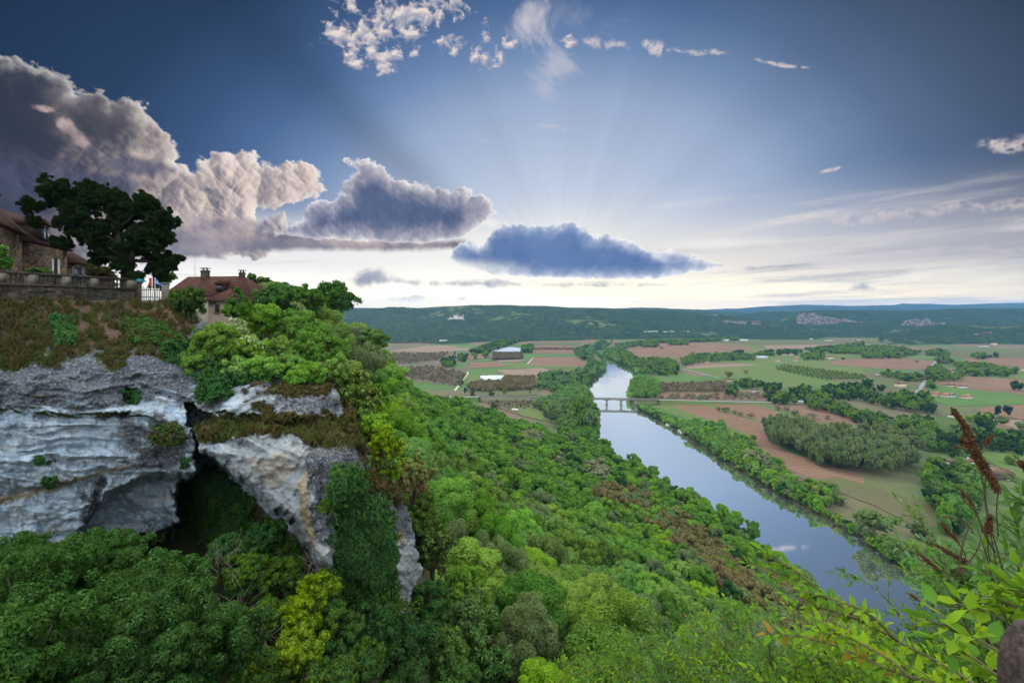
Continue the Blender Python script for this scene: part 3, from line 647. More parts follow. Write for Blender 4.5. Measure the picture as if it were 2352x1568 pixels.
# ================================================================ foliage
def unit(n, r, up=0.0):
    v = r.normal(size=(n,3)); v[:,2] += up; return v/np.linalg.norm(v, axis=1)[:,None]
def leaf_quads(P, N, size, r, aspect=1.6, droop=0.0):
    """kite shaped leaves at points P with normals N"""
    n = len(P); T = np.cross(N, unit(n, r)); T /= np.linalg.norm(T, axis=1)[:,None]+1e-9
    if droop: T[:,2] -= droop; T /= np.linalg.norm(T, axis=1)[:,None]
    B = np.cross(N, T); B /= np.linalg.norm(B, axis=1)[:,None]+1e-9
    s = (size*(.6+.8*r.random(n)))[:,None]
    V = np.stack([P-T*s*.5*aspect, P+B*s*.42-T*s*.05, P+T*s*.5*aspect, P-B*s*.42-T*s*.05], 1)
    return V.reshape(-1,3), np.arange(4*n).reshape(-1,4)
def crown_pts(r, R, Hh, z0, nl, n, lobe=.42, shell=.75, lean=(0,0), flat=1.0):
    npr = max(5, nl//6); ax = np.array([R, R, Hh*.5]); dp = unit(npr, r, .15)
    Cp = dp*ax*(.36+.36*r.random(npr))[:,None]; rp = R*(.24+.30*r.random(npr)); Cp[0] = (0,0,.1*Hh); rp[0] = R*.62
    j = r.integers(0, npr, nl); d = unit(nl, r, .35); lz = flat*min(1.0, Hh/(2*R)+.1)
    C0 = Cp[j] + d*rp[j][:,None]*np.array([1,1,lz])*(.75+.3*r.random(nl))[:,None]; C0[:,2] += z0+Hh*.5
    C0[:,0] += lean[0]*(C0[:,2]-z0)/Hh; C0[:,1] += lean[1]*(C0[:,2]-z0)/Hh
    C0[:,2] = np.maximum(C0[:,2], z0+R*.1)
    lr = R*lobe*.5*(.6+.8*r.random(nl))
    P, Nn = [], []; got = 0
    while got < n:
        i = r.choice(nl, size=n, p=lr**2/(lr**2).sum()); dd = unit(n, r, .35)
        q = C0[i] + dd*(lr[i]*(shell+(1-shell)*r.random(n)**.5))[:,None]*np.array([1,1,lz])
        m = np.ones(n, bool)
        for c, l in zip(C0, lr):
            e = (q-c)/np.array([1,1,lz]); m &= (np.einsum('ij,ij->i', e, e) > (l*shell*.9)**2)
        P.append(q[m]); Nn.append(dd[m]); got += int(m.sum())
        if m.mean() < .02: break
    P = np.concatenate(P)[:n]; Nn = np.concatenate(Nn)[:n]
    Nn = Nn + unit(len(Nn), r)*.55; Nn /= np.linalg.norm(Nn, axis=1)[:,None]
    return P, Nn
def crown_mesh(name, seed, R, Hh, z0, nl, n, ls, mat, lobe=.42, shell=.72, aspect=1.6, droop=0.0, flat=1.0, lean=(0,0), mat2=None, share2=0.0):
    r = np.random.default_rng(seed); P, Nn = crown_pts(r, R, Hh, z0, nl, n, lobe, shell, lean, flat)
    V, Fc = leaf_quads(P, Nn, ls, r, aspect, droop)
    if mat2:
        mi = ((r.random(len(P)) < share2*(.3+1.4*ss(P[:,2], z0+Hh*.3, z0+Hh)))).astype(int)
        return mesh_data(name, V, Fc, mats=[mat, mat2], mi=mi)
    return mesh_data(name, V, Fc, mat)
def trunk_mesh(name, seed, h, r0, R, nb=5, mat=None, n=7):
    rr = random.Random(seed); mb = MB(); x = y = 0.0; pts = [(0,0,-1.5)]
    for k in range(4): x += rr.uniform(-.25,.25); y += rr.uniform(-.25,.25); pts.append((x, y, h*(k+1)/4))
    mb.tube(pts, [r0*1.25, r0, r0*.75, r0*.5, r0*.2], n)
    for k in range(nb):
        z = h*rr.uniform(.3,.8); a = rr.uniform(0,6.28); L = R*rr.uniform(.5,.85)
        mb.tube([(0,0,z), (math.cos(a)*L*.5, math.sin(a)*L*.5, z+L*.35), (math.cos(a)*L, math.sin(a)*L, z+L*.75)], [r0*.4, r0*.25, r0*.06], 5)
    return mesh_data(name, mb.V, mb.F, mat, smooth=True)
BARK = pmat('bark', (.11,.09,.07), .95, .4, 3.0)
LM = {'lime':  leafmat('leaves_yellow_green', (.220,.360,.035), (.160,.290,.030)),
      'mid':   leafmat('leaves_mid_green', (.140,.255,.035), (.100,.200,.028)),
      'fresh': leafmat('leaves_fresh_green', (.170,.300,.042), (.125,.245,.035)),
      'grey':  leafmat('leaves_grey_green', (.175,.235,.095), (.125,.185,.070), rand=.12),
      'dark':  leafmat('leaves_dark_green', (.055,.115,.028), (.038,.085,.020)),
      'brown': leafmat('leaves_brown_buds', (.190,.170,.062), (.150,.118,.050), trans=.2, rand=.12),
      'bare':  leafmat('twigs_leafless', (.270,.205,.140), (.210,.165,.105), trans=.1, rand=.08),
      'cream': leafmat('leaves_and_cream_blossom', (.330,.310,.200), (.130,.190,.080), rand=.08),
      'plane': leafmat('leaves_olive_green', (.200,.240,.095), (.150,.200,.070), rand=.12),
      'pine':  leafmat('needles_dark', (.020,.045,.024), (.028,.055,.028), trans=.1, rand=.12)}
LOOK = {'lime':'yellow-green','mid':'mid-green','fresh':'fresh green','grey':'grey-green','dark':'dark green','brown':'brown-budded','bare':'brown leafless','cream':'cream-flowered','plane':'olive green','pine':'dark needled'}
_pc = {}
def proto(sp, lod, var):
    k = (sp, lod, var)
    if k in _pc: return _pc[k]
    # unit tree: height about 10, crown radius about 5, scaled per tree
    n, ls, nl = {0:(36000,.20,110), 1:(10000,.40,80), 2:(2200,.85,44), 3:(420,1.9,18)}[lod]
    seed = 100+hash_s(sp)*7+var*31+lod
    if sp == 'pine': cm = crown_mesh('crown', seed, 3.2, 10.5, .8, nl, n, ls, LM[sp], lobe=.40)
    elif sp in ('bare',): cm = crown_mesh('crown', seed, 4.6, 6.5, 1.8, nl, int(n*.35), ls*.8, LM[sp], shell=.3, aspect=2.4)
    elif sp == 'cypress': cm = crown_mesh('crown', seed, 1.5, 9.6, .5, nl, n//2, ls*.8, LM['dark'], lobe=.75)
    elif sp == 'grey': cm = crown_mesh('crown', seed, 5.0, 9.6, .6, nl, n, ls*.9, LM[sp], lobe=.40)
    else: cm = crown_mesh('crown', seed, 5.2, 8.6, 1.2+.3*(var % 2), nl + 8*(var % 2), n, ls, LM[sp], lobe=.36+.05*(var % 3))
    tm = trunk_mesh('trunk', seed, 7.5, .28, 4.5, 5, BARK) if lod < 3 else None
    _pc[k] = (cm, tm); return _pc[k]
def hash_s(s): return sum((i+1)*ord(c) for i, c in enumerate(s)) % 97
TREES = []                                                   # (kind, species, x, y, z, height, spread, label, group)
def add_tree(kind, sp, x, y, z, h, w, label, group): TREES.append((kind, sp, x, y, z, h, w, label, group))
def proj(x, y, z): return CX+x/y*F, VH-(z-H)/y*F

# ---------------------------------------------------------------- forest on the hillside
BROWNLINE = [(1380,1085),(1480,1130),(1590,1200),(1690,1270),(1790,1340),(1900,1400)]
EDGE = [(690,1000),(760,400),(800,480),(845,610),(880,800),(900,905),(960,930),(1090,950),(1150,975),(1330,985),(1420,1000),(1600,1010)]
def forest():
    r = np.random.default_rng(21); sp_ = 10.0
    gx, gy = np.meshgrid(np.arange(-170, 260, sp_), np.arange(26, 760, sp_)); gx = gx + (np.arange(gx.shape[0])%2)[:,None]*sp_/2
    x = (gx + r.uniform(-3.0,3.0,gx.shape)).ravel(); y = (gy + r.uniform(-3.0,3.0,gy.shape)).ravel()
    z = height(x, y); side = seg_sd(x, y, BL)
    for X, Y, Z, sd_ in zip(x, y, z, side):
        if sd_ > -7 or Z < -1: continue
        if sd_ < -7 and Z < 3.0 and -sd_ > 45 and Y > 560: continue
        h = r.uniform(8, 14)*(1.0 if Y > 60 else .8); w = r.uniform(1.0,1.55)*(1.0 if Y > 60 else .8)
        u, v = proj(X, Y, Z+h); ub, vb = proj(X, Y, Z)
        if u < -100 or u > 2500 or v > 1640 or Y < 30: continue
        if Y < 78:                                           # keep the cliff and the village clear
            bu = np.interp(v, [640,700,760,850,880,960,1080,1150,1330,1568], [600,600,640,800,830,905,985,1010,1040,1080])
            if u - 5.5*w/Y*F*.8 < bu: continue
        if u < 560 : continue
        if X < -35 and Y > 130 and u < 800: continue
        if Y < 120 and u > 1500 and v < 1250: continue
        vs = 4 + np.interp(u, [560,600,640,700,760,830,850,895,935,1060,1200], [668,650,640,660,678,690,745,822,878,905,962])
        if v < vs - 4: h -= (vs - 4 - v)*Y/F
        if h < 5: continue
        bl = np.interp(u, [p[0] for p in BROWNLINE], [p[1] for p in BROWNLINE]); d = v - bl
        q = r.random()
        if 1370 < u < 1960 and -12-.03*(u-1370) < d < 70+.03*(u-1370) and q < .55: sp = 'brown'
        elif q < .34: sp = 'fresh'
        elif q < .56: sp = 'mid'
        elif q < .80: sp = 'lime'
        elif q < .91: sp = 'grey'
        elif q < .95: sp = 'dark'
        else: sp = 'mid'
        if (abs(u-1220) < 14 and abs(v-995) < 12) or (abs(u-1290) < 10 and abs(v-1045) < 14) or (abs(u-1370) < 22 and abs(v-1065) < 14) or (abs(u-1090) < 25 and abs(v-1190) < 22) or (abs(u-1760) < 40 and abs(v-1455) < 30): sp = 'cream'
        where = ('on the wooded crest beside the village' if u < 860 and Y > 60 and v < 820 else 'on the steep slope right of the limestone cliff' if u < 1150 and v > 950 else 'at the foot of the slope along the river' if sd_ > -30
                 else 'low on the slope towards the bridge' if Y > 380 else 'on the slope between the cliff and the river')
        size = 'low round' if h < 9 else 'tall broad' if h > 11 else 'bushy'
        add_tree('hillside_tree', sp, X, Y, Z, h, w, f'{size} {LOOK[sp]} tree {where}', 'trees of the wooded hillside')
forest()

# ---------------------------------------------------------------- trees of the valley floor
def groves(kind, cv, polys, sp_, species, h0, h1, w, label, group, seed, jit=.3, keep=1.0):
    r = np.random.default_rng(seed)
    for poly in polys:
        hm = (h0+h1)*.25; P = np.array([gp(*(cv(*p) if cv else p), hm)[:2] for p in poly])
        lo, hi = P.min(0), P.max(0)
        s = sp_
        while (hi-lo).prod()/(s*s) > 4000: s *= 1.2
        gx, gy = np.meshgrid(np.arange(lo[0], hi[0]+s, s), np.arange(lo[1], hi[1]+s, s)); gx = gx + (np.arange(gx.shape[0]) % 2)[:,None]*s*.5
        x = (gx+r.uniform(-jit,jit,gx.shape)*s).ravel(); y = (gy+r.uniform(-jit,jit,gy.shape)*s).ravel()
        m = (sdf(x, y, [tuple(p) for p in P]) > -.15*s) & (r.random(len(x)) < keep); x, y = x[m], y[m]
        rv = sdf(x, y, RIVER)
        for X, Y, q in zip(x, y, rv):
            if q > -2: continue
            sp = species[int(r.integers(len(species)))]; h = r.uniform(h0, h1)
            add_tree(kind, sp, X, Y, 0.0, h, w*r.uniform(.85,1.2)*h/10, label.replace('*', LOOK.get(sp, 'slender')), group)
def singles(kind, cv, pts, label, group, seed=5):            # (x, y of the foot, height px in the crop, width factor, species)
    for i, (x, y, hp, wf, sp) in enumerate(pts):
        p = gp(*cv(x, y), 0.0)
        while sdf(p[:1], p[1:2], RIVER)[0] > -4: p[0] += 2 if kind == 'bank_tree' and cv is c6 else -2
        k = cv(0, 100)[1]-cv(0, 0)[1]; h = hp*k/100/F*p[1]; st = 1-1.1*H/p[1]*.6
        if cv is c6: h *= st; wf *= .85
        add_tree(kind, sp, p[0], p[1], 0.0, h, wf*h/10/(st**.3 if cv is c6 else 1), label.replace('*', LOOK.get(sp, 'slender')), group)
G = ['mid','fresh','grey','dark','mid']
# right bank, from the bridge towards the viewer
groves('bank_tree', c4, [[(330,965),(430,975),(560,1040),(740,1120),(790,1150),(700,1185),(560,1100),(400,1020)]], 5.5, ['lime','fresh','mid'], 4.5, 7, 1.1, '* bush on the far bank just below the bridge', 'trees on the far river bank', 31)
groves('bank_tree', c4, [[(780,1110),(950,1130),(1080,1140),(1100,1200),(1080,1330),(1010,1370),(860,1270),(780,1200)],[(1040,1250),(1180,1240),(1360,1260),(1360,1330),(1640,1568),(1330,1568),(1180,1470),(1050,1380)]], 7.0, ['mid','lime','fresh','mid'], 7, 10.5, .95, '* tree on the far bank beside the ploughed strip', 'trees on the far river bank', 32)
groves('bank_tree', c6, [[(60,60),(230,60),(330,90),(460,130),(560,220),(500,330),(420,300),(240,190)],[(400,200),(640,270),(830,290),(850,370),(760,490),(640,440),(460,310)]], 6.5, ['mid','fresh','lime','grey'], 7, 10, .95, '* tree on the far bank opposite the wooded slope', 'trees on the far river bank', 33)
singles('bank_tree', c6, [(920,640,290,1.15,'grey'),(1010,640,250,.9,'grey'),(1090,700,150,1.1,'mid'),(1180,740,170,1.1,'fresh'),(1270,760,160,1.0,'mid'),(1350,770,180,1.0,'lime'),(1390,640,170,1.2,'grey'),(1150,560,90,1.2,'grey'),(1060,520,70,1.1,'dark'),(1480,690,90,1.4,'grey'),(1230,540,60,1.2,'fresh'),(380,200,150,1.0,'cream'),(300,150,110,1.1,'cream'),(890,420,80,1.1,'cream'),(730,330,70,1.0,'cream')], 'round * willow on the far bank near the lower bend', 'willows on the far river bank')
groves('bank_tree', c6, [[(1480,640),(1560,650),(1700,760),(1560,830),(1450,780)]], 5, ['mid','fresh','lime'], 4, 6, 1.2, '* bush on the near end of the far bank', 'trees on the far river bank', 34)
def bank_row():
    r = np.random.default_rng(88); L = [p for p in BR if p[1] > 150]; L = np.array(L); s = np.concatenate([[0], np.cumsum(np.hypot(*np.diff(L, axis=0).T))]); q = 0.0
    while q < s[-1]:
        x, y = np.interp(q, s, L[:,0]), np.interp(q, s, L[:,1]); far = y > 820; q += (4.2 if not far else 11)*r.uniform(.8,1.2)
        x += r.uniform(1.5, 5.5); h = r.uniform(4.5,7.5) if not far else r.uniform(8,13)
        if y > 770 and y < 815: continue
        sp = ['mid','fresh','lime','grey','dark'][int(r.integers(5))]
        add_tree('waterside_bush' if not far else 'bank_tree', sp, x, y, -1.2, h, h/10*r.uniform(.95,1.3), f'{LOOK[sp]} bush leaning over the water along the far bank' if not far else f'{LOOK[sp]} tree at the water upstream of the bridge', 'bushes along the waterline')
    L = [p for p in BL if p[1] > 560]; L = np.array(L); s = np.concatenate([[0], np.cumsum(np.hypot(*np.diff(L, axis=0).T))]); q = 0.0
    while q < s[-1]:
        x, y = np.interp(q, s, L[:,0]), np.interp(q, s, L[:,1]); q += 10*r.uniform(.8,1.2)
        if 770 < y < 825: continue
        sp = ['mid','fresh','grey','dark'][int(r.integers(4))]; h = r.uniform(8,13); add_tree('bank_tree', sp, x-r.uniform(3,7), y, -1, h, h/10*.95, f'{LOOK[sp]} tree at the water on the left bank', 'trees on the left river bank')
bank_row()
# the big stand of planes, and the woods behind it
groves('grove_tree', c5, [[(60,1130),(160,1090),(430,1190),(720,1200),(1080,1230),(1330,1290),(1400,1400),(1330,1500),(1100,1500),(820,1480),(560,1440),(330,1330),(150,1280),(60,1230)]], 9.5, ['grey','grey','plane','grey'], 18, 24, .56, 'tall rounded * tree in the dense stand behind the ploughed strip', 'stand of tall trees in the valley', 35, .25)
groves('valley_tree', c5, [[(430,920),(640,940),(1000,1060),(1130,1080),(1120,1130),(900,1110),(640,1010),(440,980)],[(1110,1140),(1300,1080),(1500,1100),(1600,1240),(1620,1340),(1420,1330),(1200,1230)]], 9.0, ['mid','grey','dark','mid'], 10, 14, .8, '* tree in the belt beyond the tall stand', 'trees of the valley floor', 36)
groves('valley_tree', c5, [[(290,880),(560,850),(900,870),(1000,850),(1100,900),(1130,960),(980,940),(880,900),(700,910),(430,940)],[(560,800),(900,790),(1000,830),(940,850),(560,840)],[(1120,870),(1330,850),(1400,900),(1330,1000),(1150,980)],[(1400,870),(1510,850),(1530,950),(1560,1020),(1400,1000),(1370,930)]], 10, ['dark','dark','mid','pine','mid'], 9, 14, .75, '* tree in the gardens by the straight road', 'trees of the valley floor', 37)
groves('valley_tree', c6, [[(1430,150),(1750,180),(1800,260),(1750,420),(1560,470),(1440,350)],[(1500,330),(1640,380),(1700,520),(1560,560)]], 8.5, ['mid','dark','mid'], 9, 14, .85, '* tree on the near right of the tall stand', 'trees of the valley floor', 38)
groves('valley_tree', c5, [[(1600,1240),(1800,1200),(2352,1230),(2352,1380),(2050,1330),(1750,1400),(1650,1340)],[(1560,1560),(1700,1480),(1960,1568)],[(1950,1060),(2060,1060),(2060,1170),(1950,1160)]], 10, ['dark','mid','pine','dark'], 9, 13, .8, '* tree among the houses on the right', 'trees of the valley floor', 39)
singles('valley_tree', c5, [(2120,1080,110,.9,'pine'),(2210,1085,110,.9,'pine'),(1850,1170,40,1.5,'cream'),(1740,1200,70,1.3,'grey'),(2160,1160,90,1.2,'grey'),(2330,1200,80,1.2,'grey'),(2240,1500,90,1.3,'mid'),(1870,1120,60,1.1,'lime'),(2020,1130,90,.6,'lime'),(2280,840,90,1.0,'dark'),(2320,840,60,1.0,'dark'),(740,565,20,1.5,'dark'),(1135,705,60,.8,'dark'),(1080,850,70,1.0,'dark'),(970,850,110,.8,'dark'),
    (1400,590,30,1.3,'bare'),(2000,640,60,1.2,'lime'),(1870,690,50,1.1,'lime'),(2090,550,50,1.2,'dark'),(1980,545,40,1.2,'mid'),(190,830,65,.35,'pine'),(130,825,60,1.1,'dark'),(60,820,50,1.0,'dark'),(10,800,55,1.0,'dark')], 'single * tree among the fields on the right', 'trees of the valley floor')
groves('valley_tree', c5, [[(1500,640),(1600,620),(1700,690),(1800,710),(1760,740),(1510,745)],[(1570,550),(1680,540),(1700,590),(1580,590)],[(1750,600),(1900,600),(2300,660),(2200,700),(1780,690)],[(1040,690),(1480,700),(1480,745),(1290,735)],[(600,470),(1030,440),(1250,460),(1430,500),(1250,540),(930,540),(880,500),(640,500)],[(1480,490),(1670,480),(1660,520),(1500,520)],[(380,520),(560,510),(560,550),(400,555)],[(1500,770),(1560,770),(1540,810),(1490,800)],[(1900,520),(2000,510),(1990,545),(1910,545)]], 13, ['dark','mid','mid','grey'], 9, 14, .95, '* tree in the hedges of the right hand fields', 'trees of the valley floor', 40)
groves('valley_tree', c4, [[(1830,470),(2352,410),(2352,500),(1900,500)],[(1410,500),(1800,480),(1790,500),(1420,530)]], 15, ['dark','mid'], 9, 13, .95, '* tree between the hamlet and the far cliffs', 'trees of the valley floor', 41, keep=.75)
# left bank and the strip near the bridge
groves('bank_tree', c3, [[(1560,960),(1760,860),(1900,790),(2000,860),(2000,980),(1960,1130),(2100,1180),(2100,1240),(2000,1250),(1880,1150),(1750,1120),(1660,1060)]], 9.5, ['mid','fresh','grey'], 9, 13, .85, '* tree on the left bank at the bridge head', 'trees on the left river bank', 42)
singles('bank_tree', c3, [(1690,1150,210,.62,'grey'),(2010,1130,250,.55,'mid'),(2060,1240,240,.60,'grey'),(1930,1140,240,.5,'mid'),(2000,1220,200,.55,'mid'),(1860,1150,120,.9,'lime')], 'tall slender * tree at the left head of the bridge', 'tall trees by the bridge')
groves('bank_tree', c3, [[(1600,690),(1760,670),(1860,700),(1940,650),(2010,640),(2050,580),(2190,600),(2180,680),(2080,730),(2000,770),(1900,800),(1740,840),(1600,800)],[(1910,480),(2030,440),(2080,450),(2060,560),(1960,550)],[(2170,480),(2352,440),(2352,580),(2230,570)]], 12, ['mid','dark','grey'], 9, 14, .95, '* tree on the left bank above the bridge', 'trees on the left river bank', 43)
groves('valley_tree', c3, [[(975,490),(1150,430),(1290,390),(1520,345),(1780,335),(1760,380),(1560,385),(1400,400),(1300,440),(1100,500)],[(735,570),(830,540),(840,610),(750,620)],[(1450,450),(1530,430),(1530,490),(1450,490)],[(890,520),(950,530),(930,570),(890,570)]], 13, ['dark','mid','dark'], 11, 15, 1.0, '* tree in the hedge across the left hand fields', 'trees of the valley floor', 44)
singles('valley_tree', c3, [(915,815,130,.22,'cypress'),(1515,900,120,.32,'cypress'),(1595,870,100,.3,'cypress'),(842,570,95,.4,'cypress'),(943,570,85,.3,'cypress'),(935,875,60,.6,'dark'),(1290,890,70,.7,'mid'),(1170,890,50,1.3,'dark'),(1010,885,45,1.3,'dark'),(1120,550,60,1.2,'mid'),(1015,560,60,1.1,'fresh'),(1195,1030,90,.9,'dark')], 'dark slender * tree standing by the left hand fields', 'poplars and cypresses in the valley')
groves('orchard_tree', c3, [[(1300,715),(1540,720),(1555,800),(1500,820),(1100,830),(970,820),(960,790),(1080,760),(1280,745)],[(1190,505),(1440,505),(1440,550),(1190,560)]], 8, ['brown','bare','brown'], 8, 10, 1.0, '* orchard tree beside the left hand fields', 'orchard trees left of the river', 45, .12)
groves('orchard_tree', c3, [[(350,640),(640,620),(930,680),(900,790),(700,760),(430,720)],[(300,510),(780,500),(720,560),(350,600)]], 13, ['bare','bare','brown'], 6, 8, 1.2, '* walnut tree in the old orchard beyond the slope', 'orchard trees left of the river', 46, .15)
groves('orchard_tree', c3, [[(1150,940),(1560,930),(1600,970),(1560,985),(1200,1000)],[(1540,462),(1900,462),(1900,475),(1540,475)]], 12, ['bare','brown'], 5, 7, 1.1, '* fruit tree in the row left of the bridge', 'orchard trees left of the river', 47, .1)
groves('orchard_tree', c4, [[(520,780),(1130,760),(1180,830),(520,840)]], 9, ['brown','bare','bare'], 8, 10, .9, '* poplar sapling in the plantation across the bridge', 'plantation trees beyond the bridge', 48, .1)
groves('orchard_tree', c4, [[(520,885),(1450,860),(1460,900),(1200,905),(520,915)],[(980,985),(1050,985),(1380,1060),(1370,1085)],[(1520,970),(1600,965),(1800,1040),(1780,1060)]], 13, ['bare','bare','cream'], 6, 8, 1.3, '* fruit tree in blossom beside the ploughed fields', 'fruit trees by the ploughed fields', 49, .2)
singles('orchard_tree', c4, [(1890,1090,65,1.3,'bare'),(2030,1100,50,1.2,'bare'),(1295,690,45,1.2,'bare'),(548,480,35,1.1,'bare'),(1150,735,60,1.3,'brown')], 'single * tree with bare branches on open ground', 'fruit trees by the ploughed fields')
# the dark green orchard on the right, the hamlet, the wood at the bridge
groves('orchard_tree', c4, [[(1560,635),(1640,608),(2352,700),(2352,730),(2000,735),(1650,665)]], 9, ['fresh','mid'], 4.5, 5.5, 1.2, 'low * tree in the dense walnut orchard', 'green orchard trees', 50, .12)
groves('bank_tree', c4, [[(260,780),(320,730),(430,720),(500,780),(510,880),(430,890),(300,890)]], 10, ['mid','fresh','mid'], 13, 16, .8, 'tall * tree in the wood at the right bridge head', 'wood at the bridge', 51)
groves('valley_tree', c4, [[(30,520),(130,470),(260,500),(330,560),(450,560),(600,560),(700,600),(690,680),(600,690),(380,680),(300,640),(180,590),(50,580)],[(730,560),(820,520),(1070,515),(1390,520),(1380,555),(1100,560),(850,585),(740,610)],[(140,430),(480,390),(740,400),(740,390),(1200,370),(1260,385),(900,400),(470,410),(200,460)],[(600,395),(740,395),(780,425),(620,430)],[(360,430),(520,430),(500,445),(370,445)]], 13, ['dark','mid','mid','grey'], 9, 14, .9, '* tree upstream on the right bank by the hamlet', 'trees of the valley floor', 52)
groves('valley_tree', c4, [[(1210,760),(1300,740),(1440,770),(1400,800),(1240,800)],[(1470,800),(1580,780),(1600,830),(1460,830)],[(1470,860),(1590,860),(1720,880),(1740,940),(1560,940),(1480,910)],[(1700,830),(1860,800),(1880,880),(1760,880)],[(1150,790),(1230,820),(1220,880),(1140,880)]], 9.5, ['dark','dark','mid'], 8, 12, .85, '* tree around the farmhouse at the end of the road', 'trees of the valley floor', 53)
groves('valley_tree', c4, [[(1200,490),(1280,485),(1280,495),(1200,500)],[(1480,490),(1530,480),(1530,500),(1480,505)],[(1590,480),(1760,480),(1750,510),(1600,510)]], 12, ['dark'], 9, 12, .9, '* tree by the hamlet', 'trees of the valley floor', 54)

ONES = 'zeroth first second third fourth fifth sixth seventh eighth ninth tenth eleventh twelfth thirteenth fourteenth fifteenth sixteenth seventeenth eighteenth nineteenth'.split()
def ordn(n):
    if n < 20: return ONES[n]
    t_, o_ = divmod(n, 10); T = 'x x twent thirt fort fift sixt sevent eight ninet'.split()[min(t_, 9)]
    return T+'ieth' if o_ == 0 else T+'y-'+ONES[o_]
PLACE = {'hillside_tree':'up the wooded slope','waterside_bush':'of the far bank','bank_tree':'of riverside trees','grove_tree':'of the tall grove','valley_tree':'of valley trees','orchard_tree':'of orchard trees'}
def own_labels(kind, near):
    rows = {}
    for i, (s, t_) in enumerate(near):
        u, v = proj(t_[2], t_[3], t_[4]+t_[5]*.5); px = t_[5]/t_[3]*F
        if px > 14: rows.setdefault(int((1600-v)//(60 if kind == 'hillside_tree' else 36)), []).append((u, i))
    out = {}
    for rn, k in enumerate(sorted(rows)):
        for j, (u, i) in enumerate(sorted(rows[k])):
            t_ = near[i][1]; sz = 'low' if t_[5] < 8 else 'tall' if t_[5] > 12 else 'bushy'
            out[i] = f'{sz} {LOOK.get(t_[1], "dark slender")} {"bush" if "bush" in kind else "tree"}, {ordn(j+1)} from left, {ordn(rn+1)} row {PLACE[kind]}'
    return out
def plant_all():
    kinds = {}
    for t_ in TREES:
        u, v = proj(t_[2], t_[3], t_[4]+t_[5]*.6)
        if not (-150 < u < 2500): continue
        kinds.setdefault(t_[0], []).append((t_[5]/t_[3], t_))
    r = np.random.default_rng(5)
    for kind, lst in kinds.items():
        lst.sort(key=lambda q: -q[0]); near, rest = lst[:285], lst[285:]
        own = own_labels(kind, near)
        for li, (s, (kd, sp, x, y, z, h, w, label, grp)) in enumerate(near):
            label = own.get(li, label)
            d = y; lod = 0 if d < 115 else 1 if d < 330 else 2 if d < 1000 else 3
            cm, tm = proto(sp, lod, int(r.integers(4 if lod < 2 else 3)) if lod else int(r.integers(3)))
            sc = (w*r.uniform(.92,1.08), w*r.uniform(.92,1.08), h/10.0); rz = r.uniform(0, 6.28)
            if tm and d < 450:
                e = empty(kind, (x, y, z-.3), label, 'tree', grp, rz, sc)
                link('crown', cm, e); link('trunk', tm, e)
            else:
                o = link(kind, cm, None, (x, y, z-.3), label=label, category='tree', group=grp); o.scale = sc; o.rotation_euler = (0,0,rz)
        if rest:
            Vs, Fs, Ms, names, b = [], [], [], [], 0
            for s, (kd, sp, x, y, z, h, w, label, grp) in rest:
                cm, _ = proto(sp, 2 if y < 700 else 3, int(r.integers(3)))
                n = len(cm.vertices); V = np.empty(n*3, np.float32); cm.vertices.foreach_get('co', V); V = V.reshape(-1,3)
                a = r.uniform(0, 6.28); ca, sa = math.cos(a), math.sin(a)
                V = np.stack([(V[:,0]*ca-V[:,1]*sa)*w+x, (V[:,0]*sa+V[:,1]*ca)*w+y, V[:,2]*h/10+z-.3], 1)
                nm = 'dark' if sp == 'cypress' else sp
                if nm not in names: names.append(nm)
                Vs.append(V); Fs.append(np.arange(n).reshape(-1,4)+b); Ms.append(np.full(n//4, names.index(nm))); b += n
            link(kind.replace('_tree','')+'_woodland', mesh_data('woodland', np.concatenate(Vs), np.concatenate(Fs), mats=[LM[q] for q in names], mi=np.concatenate(Ms)), kind='stuff', label=f'smaller {kind.replace("_"," ")}s further off')
        print(kind, len(near), len(rest))
plant_all()
# ================================================================ the limestone cliff below the village
CL_OUT = [(-190,640),(395,686),(440,700),(470,735),(540,800),(640,850),(770,874),(790,925),(806,960),(838,1010),(852,1090),(905,1105),(935,1150),(958,1265),(972,1310),(955,1345),(930,1420),(918,1620),(-190,1620)]
uu = np.arange(-180, 990, 2.4); vv = np.arange(690, 1560, 2.4)
U, V = np.meshgrid(uu, vv)
CD = [(-180,700,34),(0,700,36.6),(200,702,42.5),(330,705,47.3),(400,700,48.5),(470,740,46),(-180,840,34.5),(0,840,35.5),(200,845,36.5),(340,800,39),(450,850,39.5),(600,860,38.5),(760,880,38),
      (0,950,35),(200,950,36),(400,930,38),(600,930,37.5),(780,930,37.5),(450,1000,36.0),(600,990,34.5),(800,990,34.5),(-180,1000,34.5),(0,1100,36),(200,1100,37),(380,1080,38),(0,1230,38),(200,1230,39.5),(400,1220,41),
      (560,1080,34),(680,1080,33),(700,1040,32.5),(740,1060,31.5),(820,1060,32.5),(740,1280,30.5),(860,1200,32.5),(940,1250,33),(960,1340,34),(-180,1400,38),(200,1400,40),(600,1500,36),(900,1500,33)]
cdp = np.array(CD, float)
dm = np.hypot(cdp[:,None,0]-cdp[None,:,0], cdp[:,None,1]-cdp[None,:,1]); n_ = len(cdp)
A_ = np.zeros((n_+1,n_+1)); A_[:n_,:n_] = dm; A_[:n_,n_] = 1; A_[n_,:n_] = 1; w_ = np.linalg.solve(A_, np.append(cdp[:,2], 0))
Dp = np.zeros(U.shape)
for i in range(n_): Dp += w_[i]*np.hypot(U-cdp[i,0], V-cdp[i,1])
Dp += w_[-1]
def cpoly(pts): return [c2(*p) for p in pts]
wu, wv = U + fbm2(U/38, V/38, 5, .6, 201)*20, V + fbm2(U/38+7, V/38, 5, .6, 203)*16
SD = {}
def feat(key, pts, w, amt):
    global Dp
    s = sdf(wu, wv, cpoly(pts)); SD[key] = s; Dp = Dp + amt*ss(s, -w*.4, w)
